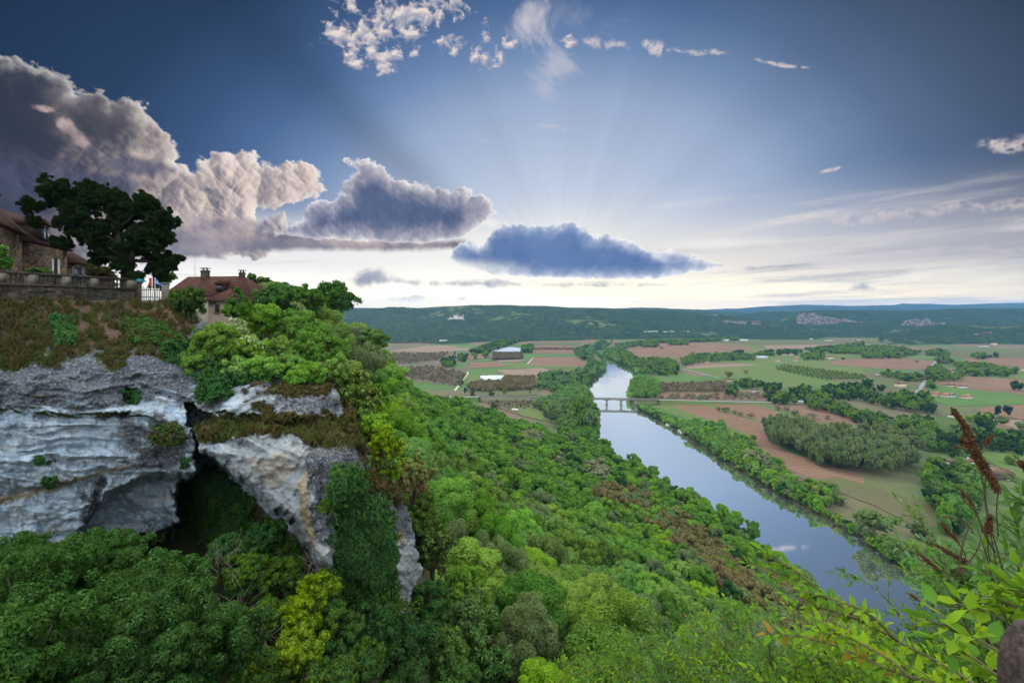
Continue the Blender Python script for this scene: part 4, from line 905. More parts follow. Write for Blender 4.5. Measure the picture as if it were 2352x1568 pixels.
CAVE = [(1050,590),(1210,665),(1300,745),(1430,865),(1590,985),(1640,1090),(1690,1210),(1700,1420),(900,1420),(610,1110),(640,1085),(740,1050),(880,1020),(960,960),(930,850),(965,760),(1050,690)]
feat('vault', [(620,790),(760,735),(1050,700),(1050,900),(930,1010),(740,1050),(560,1110),(400,1060),(520,880)], 15, 3.4)
feat('vaultline', [(-100,830),(300,760),(700,690),(720,740),(300,830),(-100,900)], 12, .5)
feat('cave', CAVE, 11, 11)
feat('crack', [(1005,480),(1030,485),(1075,600),(1060,640),(1035,560)], 5, 4)
feat('hole', [(1000,342),(1042,346),(1062,376),(1140,390),(1150,425),(1062,452),(1030,488),(992,452)], 6, 6)
feat('niche', [(660,255),(720,258),(735,330),(700,345),(665,330)], 6, 1.3)
feat('niche2', [(600,395),(690,380),(680,412),(600,420)], 6, .8)
feat('block', [(1040,470),(1180,440),(1500,455),(1940,520),(1990,700),(1960,760),(1780,900),(1770,1230),(1700,1200),(1640,1090),(1590,985),(1430,865),(1300,745),(1210,665),(1060,590)], 14, -1.6)
feat('pillar', [(1625,600),(1860,585),(1950,640),(1975,760),(1790,880),(1785,1180),(1740,1230),(1690,1190),(1600,960),(1590,760)], 9, -1.5)
feat('upper', [(1100,250),(1260,235),(1780,238),(1835,300),(1825,400),(1700,405),(1500,440),(1300,400),(1150,400)], 10, -1.1)
feat('overhang', [(-120,150),(280,170),(600,220),(660,330),(640,400),(300,420),(-120,350)], 22, -.8)
feat('fold', [(430,940),(500,760),(560,740),(520,900),(470,1000)], 8, .8)
feat('corner', [(2150,780),(2260,1150),(2200,1340),(2100,1300),(2130,1100),(2010,800)], 14, -.8)
X0 = (U-CX)/F*Dp; Z0 = H+(VH-V)/F*Dp
soilz = ss(VH+150-V, -15, 25) * ss(430-U, -40, 20)            # the earth bank below the terrace wall
strat = Z0*1.0 + X0*.07 + fbm2(X0/7, Z0/4, 3, .5, 211)*1.6     # bedding: ledges and overhangs
st1 = fbm2(strat*1.05, X0*.05, 3, .6, 213); st2 = fbm2(strat*3.1, X0*.12, 3, .6, 215)
lit_left = ss(760-U, 0, 250)
Dp += (1-soilz)*(st1*.95 + st2*.13)*(.30+.70*lit_left)*(1-.75*ss(V-fbm2(U/60,V/60,3,.5,219)*40, 1040, 1120))*(.55+.9*ss(fbm2(U/90,V/60,3,.5,217),-.3,.4))
n1 = fbm3(X0/3.2, Dp/3.2, Z0/3.2, 5, .55, 221); n2_ = fbm3(X0/.9, Dp/.9, Z0/.6, 4, .6, 223); vr = fbm2(X0/1.1, Z0/5, 4, .6, 225)
rdg = 1-np.abs(fbm3(X0/1.7+3, Dp/1.7, Z0/1.7, 4, .55, 229))*2.2
smooth_ = ss(SD['vault'], -20, 20)
Dp += (1-soilz)*(n1*1.15 + n2_*.30*(1-.75*smooth_) + vr*.22 - np.clip(rdg-.55, 0, 1)*.5*(1-.7*smooth_)) + soilz*(n1*.5 + n2_*.16)
edge = sdf(U + fbm2(U/20, V/20, 4, .6, 231)*12, V + fbm2(U/20+5, V/20, 4, .6, 233)*10, CL_OUT)
Dp += 5.5*(1-np.sqrt(np.clip(edge/55, 0, 1))) * ss(U, 420, 560)
PX, PZ = (U-CX)/F*Dp, H+(VH-V)/F*Dp
nrm_y, nrm_x = np.gradient(Dp)
cz, cx_ = np.gradient(PZ)[0], np.gradient(Dp)[0]
upness = ss(np.gradient(Dp, axis=0)/(-np.gradient(PZ, axis=0)+1e-6), .5, 1.6)     # surfaces that slope back towards the hill
# painted-on nothing: these attributes tell rock, weathered rock, ochre seeps, earth and turf apart
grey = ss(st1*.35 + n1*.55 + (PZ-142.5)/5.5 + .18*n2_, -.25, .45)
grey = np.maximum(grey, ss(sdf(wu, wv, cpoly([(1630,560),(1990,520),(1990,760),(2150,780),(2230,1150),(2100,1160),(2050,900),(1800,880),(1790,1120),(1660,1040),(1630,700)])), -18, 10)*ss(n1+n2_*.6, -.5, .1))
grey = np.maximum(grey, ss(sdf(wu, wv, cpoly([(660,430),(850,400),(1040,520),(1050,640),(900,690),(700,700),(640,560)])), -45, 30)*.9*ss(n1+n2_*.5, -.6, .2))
grey = np.maximum(grey, ss(sdf(wu, wv, cpoly([(1130,490),(1560,480),(1620,560),(1600,640),(1400,590),(1200,560)])), -10, 14)*.7*ss(n1, -.3, .3))
grey = np.maximum(grey, ss(vr, .18, .5)*.75*ss(V, 1000, 1060)*ss(520-U, 0, 40))
grey *= 1-.6*ss(sdf(wu, wv, cpoly([(1150,560),(1600,640),(1600,960),(1500,930),(1210,690)])), -10, 14)
tan = ss(sdf(wu, wv, cpoly([(1290,620),(1550,600),(1580,700),(1480,800),(1400,760)])), -20, 14)*.55 + ss(sdf(wu, wv, cpoly([(1600,690),(1640,700),(1660,900),(1680,1050),(1700,1180),(1650,1100),(1600,960)])), -5, 8)*.9
tan = tan + ss(sdf(wu, wv, cpoly([(-80,845),(160,800),(320,745),(690,660),(700,690),(400,760),(250,820),(-80,900)])), -6, 8)*.8 + ss(sdf(wu, wv, cpoly([(-80,920),(100,900),(260,930),(240,1000),(-80,1080)])), -20, 20)*.35*ss(n1, -.4, .3)
tan = tan + ss(sdf(wu, wv, cpoly([(380,1000),(560,730),(600,740),(520,920),(460,1010)])), -4, 5)*.0
seepd = ss(sdf(wu, wv, cpoly([(440,980),(500,760),(560,720),(560,800),(500,930),(465,990)])), -3, 6) + ss(sdf(wu, wv, cpoly([(400,780),(470,740),(470,860),(420,900)])), -5, 8)*.6 + ss(sdf(wu, wv, cpoly([(600,830),(700,850),(800,900),(720,960),(640,880)])), -12, 10)*.5
grey = np.maximum(grey, seepd)
tan = tan + ss(sdf(wu, wv, cpoly([(2090,1010),(2170,1030),(2190,1110),(2090,1080)])), -5, 8)*.7
turf = ss(sdf(wu, wv, cpoly([(-200,-250),(900,-220),(1060,-80),(900,110),(800,60),(680,120),(640,190),(560,170),(480,60),(320,150),(180,110),(60,170),(-200,140)])), -8, 10)
turf = np.maximum(turf, ss(sdf(wu, wv, cpoly([(1150,410),(1500,395),(1900,410),(1960,540),(1870,580),(1640,560),(1560,500),(1240,520),(1060,545),(1040,475)])), -5, 8)*ss(n2_*.6+n1+.6, -.1, .3))
turf = np.maximum(turf, ss(sdf(wu, wv, cpoly([(1260,232),(1760,232),(1780,290),(1560,300),(1300,260)])), -6, 8)*ss(n1+n2_, -.2, .2)*.9)
turf = np.maximum(turf, ss(sdf(wu, wv, cpoly([(1290,340),(1440,350),(1460,420),(1330,430)])), -6, 8)*ss(n2_, -.3, .2)*.8)
turf = np.maximum(turf, upness*.85*ss(PZ, 140, 143)*(1-ss(sdf(wu,wv,cpoly([(1190,560),(1600,600),(1600,1000),(1200,700)])), -5, 5)))
turf *= 1-.9*ss(V, 745, 775)*(1-ss(V, 850, 862))*ss(fbm2(U/34, V/17, 4, .6, 241)+.10, -.02, .12)*ss(430-U, -20, 30)
earth = soilz*ss(V*-1+785+n1*45, -26, 26)
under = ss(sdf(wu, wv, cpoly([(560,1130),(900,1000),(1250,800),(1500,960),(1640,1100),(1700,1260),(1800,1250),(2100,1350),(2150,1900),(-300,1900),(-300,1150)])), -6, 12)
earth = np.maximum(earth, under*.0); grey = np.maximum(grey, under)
IDX = -np.ones(U.shape, int); ok = edge > 0
fq = grid_faces(*U.shape); fq = fq[ok.ravel()[fq].all(1)]
used = np.unique(fq); rmp = -np.ones(U.size, int); rmp[used] = np.arange(len(used))
CV = np.stack([PX, Dp, PZ], -1).reshape(-1,3)
rm = bpy.data.materials.new('limestone'); rm.use_nodes = True; t = rm.node_tree; b = t.nodes['Principled BSDF']
P = S(t, t.nodes.new('ShaderNodeNewGeometry').outputs['Position'])
def att(nm):
    a = t.nodes.new('ShaderNodeAttribute'); a.attribute_name = nm; return S(t, a.outputs['Fac'])
ng, nf_, nc = noise(t, P, .9, 6, .65), noise(t, P, 5.0, 6, .7), noise(t, P, .28, 4, .5)
px_, py_, pz_ = sep(t, P)
seep = noise(t, comb(t, px_*1.6, py_*1.6, pz_*.16), 1.0, 5, .6)
bed = noise(t, comb(t, px_*.15, py_*.15, pz_*2.2), 1.0, 5, .65)
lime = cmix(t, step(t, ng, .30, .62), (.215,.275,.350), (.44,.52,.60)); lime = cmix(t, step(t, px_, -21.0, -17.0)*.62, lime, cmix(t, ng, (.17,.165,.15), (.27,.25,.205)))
lime = cmix(t, step(t, bed, .50, .66)*.5, lime, (.25,.25,.25))
lime = cmix(t, step(t, seep, .54, .68)*.65, lime, (.17,.16,.155))
lime = cmix(t, step(t, nf_, .62, .70)*.4, lime, (.11,.12,.13)); lime = cmix(t, step(t, noise(t, P, .45, 5, .6), .56, .68)*.45, lime, (.30,.25,.19))
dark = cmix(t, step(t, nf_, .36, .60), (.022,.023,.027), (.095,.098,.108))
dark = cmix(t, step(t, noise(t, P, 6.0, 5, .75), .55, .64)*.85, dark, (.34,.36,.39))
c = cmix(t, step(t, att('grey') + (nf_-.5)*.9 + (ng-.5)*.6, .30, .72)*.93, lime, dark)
c = cmix(t, step(t, att('ochre') + (nf_-.5)*.5, .25, .8)*.85, c, cmix(t, ng, (.19,.125,.060), (.34,.26,.15)))
tf = cmix(t, step(t, nf_, .40, .62), (.045,.060,.018), (.095,.080,.030)); tf = cmix(t, step(t, ng, .52, .62), tf, (.060,.100,.022))
tf = cmix(t, step(t, noise(t, P, 3.1, 4, .6), .58, .66)*.7, tf, (.105,.050,.022))
c = cmix(t, step(t, att('turf') + (nf_-.5)*.7, .40, .62), c, tf)
so_ = cmix(t, step(t, nf_, .35, .65), (.075,.045,.030), (.135,.083,.056)); so_ = cmix(t, step(t, noise(t, P, 12.0, 3, .7), .64, .70), so_, (.34,.30,.25))
c = cmix(t, step(t, att('earth') + (ng-.5)*.5, .35, .60), c, so_)
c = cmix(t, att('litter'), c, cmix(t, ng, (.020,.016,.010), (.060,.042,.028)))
put(t, b.inputs['Base Color'], c); b.inputs['Roughness'].default_value = .95; b.inputs['Specular IOR Level'].default_value = .15
bn = t.nodes.new('ShaderNodeBump'); bn.inputs['Strength'].default_value = .9; bn.inputs['Distance'].default_value = .20
put(t, bn.inputs['Height'], noise(t, P, 2.6, 8, .68) + vor(t, comb(t, px_, py_, pz_*1.8), 1.3, detail=3, rough=.6)*.5); t.links.new(bn.outputs[0], b.inputs['Normal'])
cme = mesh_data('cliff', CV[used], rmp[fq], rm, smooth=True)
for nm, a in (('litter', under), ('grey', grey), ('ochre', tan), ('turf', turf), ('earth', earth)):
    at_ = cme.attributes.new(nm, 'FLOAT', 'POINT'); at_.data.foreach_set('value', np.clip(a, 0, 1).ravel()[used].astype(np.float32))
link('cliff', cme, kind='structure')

# ---------------------------------------------------------------- growth on the cliff
NX = np.cross(np.gradient(CV.reshape(*U.shape,3), axis=1), np.gradient(CV.reshape(*U.shape,3), axis=0)); NX /= np.linalg.norm(NX, axis=2)[...,None]+1e-9
NX = np.where((NX[...,1:2] > 0), -NX, NX)                    # facing the viewer's side
def on_cliff(poly, n, r, cv=c2, mask=None, clump=None):
    """random places on the cliff inside a region"""
    s = sdf(U, V, [cv(*p) for p in poly]) if cv else sdf(U, V, poly)
    s = s + fbm2(U/16, V/16, 3, .6, 301)*14
    w = (s > 0).astype(float)*(edge > 1)
    if mask is not None: w = w*mask
    if clump: w = w*ss(fbm2(U/clump, V/clump, 3, .6, 303), -.1, .3)
    w = w.ravel(); i = r.choice(len(w), size=n, p=w/w.sum())
    return CV[i] + r.normal(size=(n,3))*.06, NX.reshape(-1,3)[i]
def creeper(name, poly, n, size, thick, mats, label, cat, seed, cv=c2, mask=None, clump=None, aspect=1.4, droop=.4, share=.3, up=.2, kind=None):
    r = np.random.default_rng(seed); P, Nn = on_cliff(poly, n, r, cv, mask, clump)
    puff = fbm3(P[:,0]/1.1, P[:,1]/1.1, P[:,2]/1.1, 3, .5, seed)
    P = P + Nn*(thick*(.15+r.random(n)**.6*np.clip(.6+puff*1.2, .1, 2)))[:,None]
    Nn = Nn + unit(n, r)*.8; Nn[:,2] += up; Nn /= np.linalg.norm(Nn, axis=1)[:,None]
    Vq, Fq = leaf_quads(P, Nn, size, r, aspect, droop)
    o = link(name, mesh_data(name, Vq, Fq, mats=mats, mi=(r.random(n) < share*(1+puff*2)).astype(int) if len(mats) > 1 else None), label=label)
    if kind: o['kind'] = kind
    else: o['category'] = cat
    return o
LM['ivy'] = leafmat('ivy_leaves', (.030,.085,.028), (.045,.110,.030), trans=.15, rand=0)
LM['ivy2'] = leafmat('ivy_young_leaves', (.070,.140,.035), (.050,.115,.030), trans=.25, rand=0)
LM['gold'] = leafmat('golden_green_leaves', (.150,.240,.018), (.090,.170,.020), trans=.4, rand=0)
LM['gold2'] = leafmat('bright_young_leaves', (.300,.400,.030), (.220,.330,.030), trans=.4, rand=0)
LM['dry'] = leafmat('dry_grass', (.110,.080,.035), (.080,.058,.028), trans=.3, rand=0)
LM['turf'] = leafmat('turf_blades', (.055,.080,.022), (.075,.070,.028), trans=.3, rand=0)
LM['rust'] = leafmat('rusty_moss', (.085,.050,.022), (.065,.045,.020), trans=.2, rand=0)
LM['white'] = leafmat('pale_blossom_spray', (.50,.52,.42), (.33,.42,.24), trans=.4, rand=0)
IVY = [(1800,690),(1880,680),(1960,760),(2030,790),(2080,900),(2110,1100),(2100,1300),(2130,1500),(2080,1700),(1760,1700),(1790,1400),(1770,1210),(1765,950)]
creeper('ivy', IVY, 60000, .17, .55, [LM['ivy'], LM['ivy2']], 'curtain of ivy hanging down the outer pillar of the cliff', 'ivy', 401, droop=.9, share=.42)
creeper('ivy', [(990,800),(1090,660),(1200,700),(1350,860),(1360,980),(1250,1060),(1060,1040),(1000,930)], 22000, .17, .7, [LM['ivy']], 'dark ivy inside the mouth of the cave', 'ivy', 403, droop=.7)
creeper('turf', [(-150,-380),(880,-330),(1060,-100),(900,110),(700,60),(640,170),(480,60),(300,140),(60,150),(-150,120)], 32000, .15, .14, [LM['turf'], LM['dry']], 'rough turf on the bank above the cliff', None, 405, mask=turf*(1-.93*earth), clump=20, aspect=3.2, droop=-1.2, share=.35, kind='stuff')
creeper('turf', [(1150,390),(1500,395),(1900,400),(1990,560),(1870,600),(1640,570),(1560,500),(1240,530),(1060,560),(1030,470)], 8000, .13, .12, [LM['turf'], LM['rust']], 'dry grass on the ledge of the cliff', None, 407, mask=turf, clump=9, aspect=3.4, droop=-1.1, share=.22, kind='stuff')
creeper('turf', [(1260,225),(1780,225),(1840,260),(1830,420),(1500,430),(1300,330)], 9000, .13, .12, [LM['rust'], LM['turf']], 'rusty moss on the upper rock ledge', None, 409, mask=turf, clump=10, aspect=2.2, droop=-.6, share=.4, kind='stuff')
creeper('turf', [(1830,280),(1960,420),(1990,560),(1960,760),(2150,780),(2190,860),(2120,860),(1960,800),(1930,600),(1830,450)], 16000, .20, .5, [LM['turf'], LM['dry']], 'long grass along the outer edge of the cliff', None, 411, aspect=3.4, droop=-1.0, share=.5, kind='stuff')
for k_, (poly, n, sz, th, mt, lb) in enumerate([
    ([(810,470),(900,440),(980,470),(960,540),(820,540)], 3500, .13, .5, ['ivy2','dry'], 'small dark bush rooted beside the little cave'),
    ([(670,270),(740,265),(740,335),(680,340)], 1500, .13, .35, ['ivy'], 'small bush in the upper rock niche'),
    ([(245,735),(300,740),(290,775),(245,775)], 700, .12, .3, ['ivy'], 'tiny dark bush on the pale rock wall'),
    ([(975,640),(1015,640),(1010,670),(980,668)], 500, .12, .25, ['ivy'], 'tiny bush above the great cave'),
    ([(210,615),(250,615),(245,645),(215,645)], 500, .12, .25, ['ivy'], 'tiny bush on the left rock wall'),
    ([(1710,860),(1755,860),(1755,915),(1715,910)], 900, .12, .3, ['gold','ivy2'], 'yellowish tuft on the rock pillar'),
    ([(1060,180),(1260,180),(1240,290),(1180,330),(1100,300)], 9000, .17, .7, ['ivy'], 'dark ivy spilling over the rock below the bushes'),
    ([(840,60),(900,120),(960,150),(1100,180),(1300,230),(1500,235),(1500,100),(1100,-20)], 16000, .19, .8, ['ivy','ivy2'], 'dark creeper on the rim of the cliff'),
    ([(270,-120),(390,-120),(400,30),(300,40)], 4500, .15, .5, ['ivy','ivy2'], 'dark juniper like bush on the turf bank'),
    ([(640,-60),(760,-120),(880,-60),(960,-20),(900,40),(700,10)], 9000, .17, .5, ['ivy2','turf'], 'green bush on the bank below the gate')]):
    creeper('bush' if 'bush' in lb or 'tuft' in lb else 'creeper', poly, n, sz, th, [LM[q] for q in mt], lb, 'bush' if 'bush' in lb or 'tuft' in lb else 'creeper', 420+k_)

creeper('undergrowth', [(560,1090),(900,960),(1200,760),(1480,960),(1640,1120),(1700,1260),(1800,1260),(2200,1400),(2200,1640),(-100,1640),(-100,1150)], 70000, .12, 1.1, [LM['ivy2'], LM['gold']], 'tangled undergrowth filling the gully below the cave', None, 451, clump=22, share=.22, droop=.3, kind='stuff')
# ---------------------------------------------------------------- shrubs at the cliff: (u, v of the centre, depth, radius, height, lobes, leaves, leaf size, material, second material, share, label, category)
def shrub(u, v, d, R, Hh, nl, n, ls, m1, m2, sh, label, cat='shrub', name='shrub', seed=0, aspect=1.6, droop=0.0, lobe=.42, group=None, stems=6):
    c = at(u, v, d); z = c[2]-Hh*.5
    o = empty(name, (c[0], c[1], z), label, cat, group)
    cm = crown_mesh('foliage', 900+seed+int(u)+int(v)*3, R*1.12, Hh*1.1, -.1*Hh, int(nl*2.6), n, ls, LM[m1], lobe*.8, .25, aspect, droop, 1.0, (0,0), LM[m2] if m2 else None, sh)
    link('foliage', cm, o)
    mb = MB(); rr = random.Random(int(u)+seed)
    for k in range(stems):
        a = rr.uniform(0, 6.28); L = R*rr.uniform(.3,.7)
        mb.tube([(math.cos(a)*.1, math.sin(a)*.1, -Hh*.25), (math.cos(a)*L*.5, math.sin(a)*L*.5, Hh*.35), (math.cos(a)*L, math.sin(a)*L, Hh*.8)], [.07, .05, .015], 5)
    mb.build('stem', BARK, o)
    return o
SH = [ # rim of the cliff and the slope below the gate
 (440,690,44.5,1.35,2.6,60,16000,.13,'dark','gold',.10,'dense rounded dark green bush right of the gate pillar'),
 (500,790,41,1.9,2.8,50,15000,.15,'fresh',None,0,'light green bush on the cliff rim below the old house'),
 (455,830,40,1.5,2.2,40,11000,.14,'mid',None,0,'green bush on the cliff rim above the dark cleft'),
 (535,760,44,1.6,2.2,40,9000,.14,'fresh','white',.30,'bush with pale flower sprays below the old house'),
 (570,800,42,1.7,2.3,45,11000,.14,'fresh','white',.16,'pale flowering bush in the middle of the cliff rim'),
 (600,850,40,1.6,2.2,45,11000,.15,'lime',None,0,'yellow-green bush at the rock edge'),
 (540,855,39.5,1.6,2.2,45,11000,.15,'mid','lime',.3,'mid green bush overhanging the rock edge'),
 (655,840,42,1.5,2.0,40,9000,.15,'lime','fresh',.4,'feathery light bush beside the small round bush'),
 (700,862,40,1.6,1.9,45,10000,.15,'fresh','lime',.4,'feathery bush near the outer corner of the upper ledge'),
 (640,795,47,1.1,1.6,30,7000,.14,'lime',None,0,'small round yellow-green bush among the rim bushes'),
 (760,850,42,1.4,2.4,40,9000,.15,'lime','fresh',.4,'bright bush at the outer corner of the cliff top'),
 (740,790,55,2.4,3.6,50,12000,.20,'fresh',None,0,'large light green bush behind the cliff corner'),
 (690,750,62,2.8,4.4,50,12000,.22,'mid',None,0,'mid green bush behind the rim bushes'),
 (600,730,62,2.6,4.2,50,12000,.21,'mid','fresh',.3,'leafy bush right of the old house'),
 (640,690,75,3.0,5.2,50,12000,.24,'dark','mid',.4,'dark leafy tree right of the old house'),
 (545,705,60,1.6,3.4,40,9000,.18,'mid','dark',.4,'bush in front of the old house gable'),
 (800,880,44,1.9,3.0,45,10000,.17,'lime','turf',.3,'grassy bush on the shoulder beside the cliff corner'),
 (825,935,42,1.7,3.0,45,10000,.17,'fresh','turf',.4,'green bush on the shoulder outside the ledge'),
 (850,990,40,1.5,2.4,45,9000,.16,'turf','lime',.5,'grassy bush above the golden bush'),
 (888,1020,36.5,1.25,2.9,55,15000,.12,'gold2','gold',.5,'bright golden-green bush on the outer edge of the cliff'),
 (880,1080,35.5,1.0,1.9,40,8000,.12,'gold','turf',.5,'lower golden bush above the ivy pillar'),
 (950,1090,42,1.6,3.2,45,9000,.17,'brown','mid',.4,'brownish bush behind the outer rock edge'),
 (960,1180,44,1.7,3.6,45,10000,.17,'mid','turf',.3,'green bush right of the outer rock edge'),
 (995,1260,43,1.8,3.8,45,10000,.17,'turf','mid',.4,'dull green bush beside the pale rock foot'),
 (985,1390,39,1.9,4.4,50,13000,.16,'ivy2','ivy',.4,'dark leafy bush below the pale rock foot'),
 (930,1480,35,2.0,4.6,50,15000,.15,'ivy2','ivy',.5,'dark bush at the foot of the ivy pillar'),
 (1010,1510,40,2.2,4.4,50,13000,.17,'dark','mid',.3,'dark bush in the hollow right of the cliff'),
 (1075,1440,44,2.4,4.6,50,14000,.18,'mid','dark',.3,'leafy bush in the hollow, upper one of three'),
 (1110,1530,42,2.4,4.6,50,14000,.18,'dark','mid',.4,'leafy bush in the hollow, right one of three'),
 (1050,1575,38,2.2,3.6,50,12000,.16,'ivy2','mid',.4,'leafy bush in the hollow, lowest of three'),
 (1060,1360,50,2.4,4.4,50,13000,.19,'mid','fresh',.3,'leafy bush above the hollow beside the slope'),
 # below the cave
 (610,1235,34,1.3,1.9,60,13000,.12,'ivy','ivy2',.25,'shrub climbing out of the cave mouth'),
 (530,1265,32,1.4,1.8,50,12000,.12,'ivy2','ivy',.35,'dark shrub under the cave roof'),
 (650,1320,31,1.4,1.8,55,14000,.12,'ivy2','gold',.35,'yellowish shrub in front of the cave'),
 (560,1320,30,1.4,2.0,50,12000,.12,'ivy2','gold',.3,'shrub with dead stems below the cave'),
 (730,1345,28,1.0,1.6,45,9000,.11,'gold2','gold',.5,'sunny yellow shrub below the rock pillar'),
 (700,1400,27,1.2,1.8,50,12000,.11,'gold','gold2',.4,'yellow-green shrub in the gully'),
 (620,1420,27,1.2,2.0,50,12000,.11,'gold','ivy2',.4,'yellow-green shrub beside the dead twigs'),
 (780,1430,28,1.2,2.2,50,13000,.12,'ivy2','gold',.2,'leafy shrub at the base of the ivy'),
 (820,1520,27,1.4,2.2,50,13000,.12,'ivy2','gold',.25,'dark shrub at the bottom of the gully'),
 (680,1500,25,1.3,2.0,55,15000,.10,'gold','gold2',.4,'yellow shrub low in the gully'),
 (760,1560,24,1.3,1.8,50,12000,.11,'gold','ivy2',.5,'low shrub at the lower edge of the gully'),
 (600,1540,24,1.3,2.0,50,13000,.11,'ivy2','gold',.4,'shrub between the great bush and the gully'),
 (860,1420,31,1.1,2.6,45,9000,.13,'ivy','ivy2',.4,'dark ivy bush leaning on the pillar foot')]
for i, s_ in enumerate(SH):
    nm = 'tree' if 'tree' in s_[11] else 'bush' if 'bush' in s_[11] else 'shrub'
    shrub(*s_, cat=nm, name='broadleaf_tree' if nm == 'tree' else nm, seed=i)
LM['elder'] = leafmat('elder_leaves', (.030,.078,.018), (.048,.105,.024), trans=.3, rand=0, cs=.9)
LM['elder2'] = leafmat('elder_leaf_tips', (.080,.165,.045), (.065,.135,.036), trans=.35, rand=0)
for i, (u, v, d, R, Hh, n, lb) in enumerate([
    (90,1400,22,2.9,5.0,60000,'great leafy bush filling the lower left corner'), (330,1400,23,2.7,4.6,60000,'great leafy bush in front of the pale rock wall'),
    (250,1530,18,2.4,3.6,50000,'leafy bush lowest of the lower left mass'), (450,1500,21,2.2,4.0,45000,'leafy bush bordering the gully'),
    (60,1290,27,2.0,2.6,26000,'leafy bush highest against the rock at the left edge'), (240,1262,26,1.7,1.7,20000,'feathery bush top against the pale rock'), (20,1520,16,2.2,3.4,40000,'leafy bush at the bottom left corner')]):
    shrub(u, v, d, R, Hh, 90, int(n*1.5), .080, 'elder', 'elder2', .20, lb, seed=700+i, aspect=2.0, droop=.15, lobe=.36, cat='bush', name='bush')
# dead stems in the gully
rr = random.Random(3); dm_ = pmat('dead_wood', (.20,.16,.13), .95, .3, 4)
for k, (u, v, d, lb) in enumerate([(545,1400,27,'grey dead twigs lying in the gully'),(525,1290,29,'bare twigs beside the great bush'),(735,1290,29,'thin dead stems under the rock pillar'),(600,1445,25,'tangle of dead twigs low in the gully')]):
    c = at(u, v, d); mb = MB()
    for q in range(26):
        a = rr.uniform(-1.2, 1.2) if q % 3 else rr.uniform(0, 6.28); L = rr.uniform(.5, 1.5); sx = rr.uniform(-.7,.7); sz = rr.uniform(-.8,.5); sy = rr.uniform(-.7,0)
        p0 = Vector((sx, sy, sz)); dr = Vector((math.sin(a)*.8, rr.uniform(-.3,.3), math.cos(a)))
        mb.tube([p0, p0+dr*L*.5+Vector((rr.uniform(-.1,.1),0,0)), p0+dr*L], [.022, .014, .005], 4)
    mb.build('dead_twigs', dm_, None, label=lb, category='dead twigs', group='dead twigs below the cave').location = tuple(c)
# ================================================================ buildings
stone = pmat('rubble_stone', (.090,.072,.054), .95, .35, 1.2, (.055,.046,.037), .8, 6.0)
stone_l = pmat('pale_stone', (.105,.080,.054), .95, .3, 1.0, (.075,.058,.041), .5, 5.0)
stone_d = pmat('weathered_stone', (.045,.039,.034), .95, .4, 1.6, (.080,.068,.055), .8, 5.0)
ashlar = pmat('cut_stone', (.170,.152,.125), .9, .2, 1.5, (.120,.105,.085), .3, 8.0)
plaster = pmat('pale_plaster', (.46,.41,.33), .9, .12, .6)
shut_w = pmat('white_paint', (.62,.62,.62), .6, .06, 2.0); shut_g = pmat('grey_blue_paint', (.150,.170,.190), .6, .1, 2.0)
wood_d = pmat('dark_wood', (.045,.032,.026), .7, .2, 3.0); iron = pmat('weathered_metal', (.13,.115,.105), .6, .2, 4.0)
def tilemat(name, a, b2, sc=3.2):
    m = bpy.data.materials.new(name); m.use_nodes = True; t = m.node_tree; b = t.nodes['Principled BSDF']
    P = S(t, t.nodes.new('ShaderNodeNewGeometry').outputs['Position']); x, y, z = sep(t, P)
    row = mth(t, 'FRACT', z*sc); n = noise(t, P, 1.2, 5, .65); n2 = vor(t, comb(t, x*3.0, y*3.0, mth(t, 'FLOOR', z*sc)), 1.5, out='Color'); r_, g_, b_ = sep(t, n2)
    c = cmix(t, step(t, n, .35, .65), a, b2); c = cmix(t, 1.0, c, cmix(t, r_, (.6,.6,.6), (1.35,1.3,1.25)), 'MULTIPLY')
    c = cmix(t, step(t, row, .18, .0)*.55, c, (.015,.010,.008))
    put(t, b.inputs['Base Color'], c); b.inputs['Roughness'].default_value = .95; b.inputs['Specular IOR Level'].default_value = .03
    return m
tile_d = tilemat('brown_tiles', (.032,.017,.014), (.050,.029,.023)); tile_r = tilemat('red_brown_tiles', (.070,.031,.024), (.052,.028,.023), 2.6)
tile_o = pmat('orange_tiles', (.33,.150,.090), .9, .2, .3, (.26,.12,.075)); tile_b = pmat('dull_tiles', (.155,.090,.065), .9, .2, .3)
glass = bpy.data.materials.new('window_glass'); glass.use_nodes = True; gb_ = glass.node_tree.nodes['Principled BSDF']
gb_.inputs['Base Color'].default_value = (.05,.06,.075,1); gb_.inputs['Roughness'].default_value = .08; gb_.inputs['Specular IOR Level'].default_value = .8
def rubblemat(name, a, b2, sc=2.2):
    m = bpy.data.materials.new(name); m.use_nodes = True; t = m.node_tree; b = t.nodes['Principled BSDF']
    P = S(t, t.nodes.new('ShaderNodeNewGeometry').outputs['Position']); x, y, z = sep(t, P); q = comb(t, x*.7, y*.7, z*1.7)
    r_, g_, b_ = sep(t, vor(t, q, sc, out='Color')); e = vor(t, q, sc, feature='DISTANCE_TO_EDGE'); n = noise(t, P, .7, 5, .65)
    c = cmix(t, 1.0, cmix(t, step(t, n, .35, .65), a, b2), cmix(t, r_, (.45,.45,.45), (1.7,1.6,1.5)), 'MULTIPLY')
    c = cmix(t, step(t, e, .07, .0)*.75, c, (.012,.011,.010)); c = cmix(t, step(t, noise(t, P, 2.4, 4, .6), .58, .68)*.6, c, (.15,.14,.12))
    put(t, b.inputs['Base Color'], c); b.inputs['Roughness'].default_value = .95; b.inputs['Specular IOR Level'].default_value = .05
    return m
rubble = rubblemat('rubble_masonry', (.060,.050,.042), (.038,.034,.030)); rubble_l = rubblemat('house_masonry', (.105,.080,.054), (.075,.058,.041), 2.6)
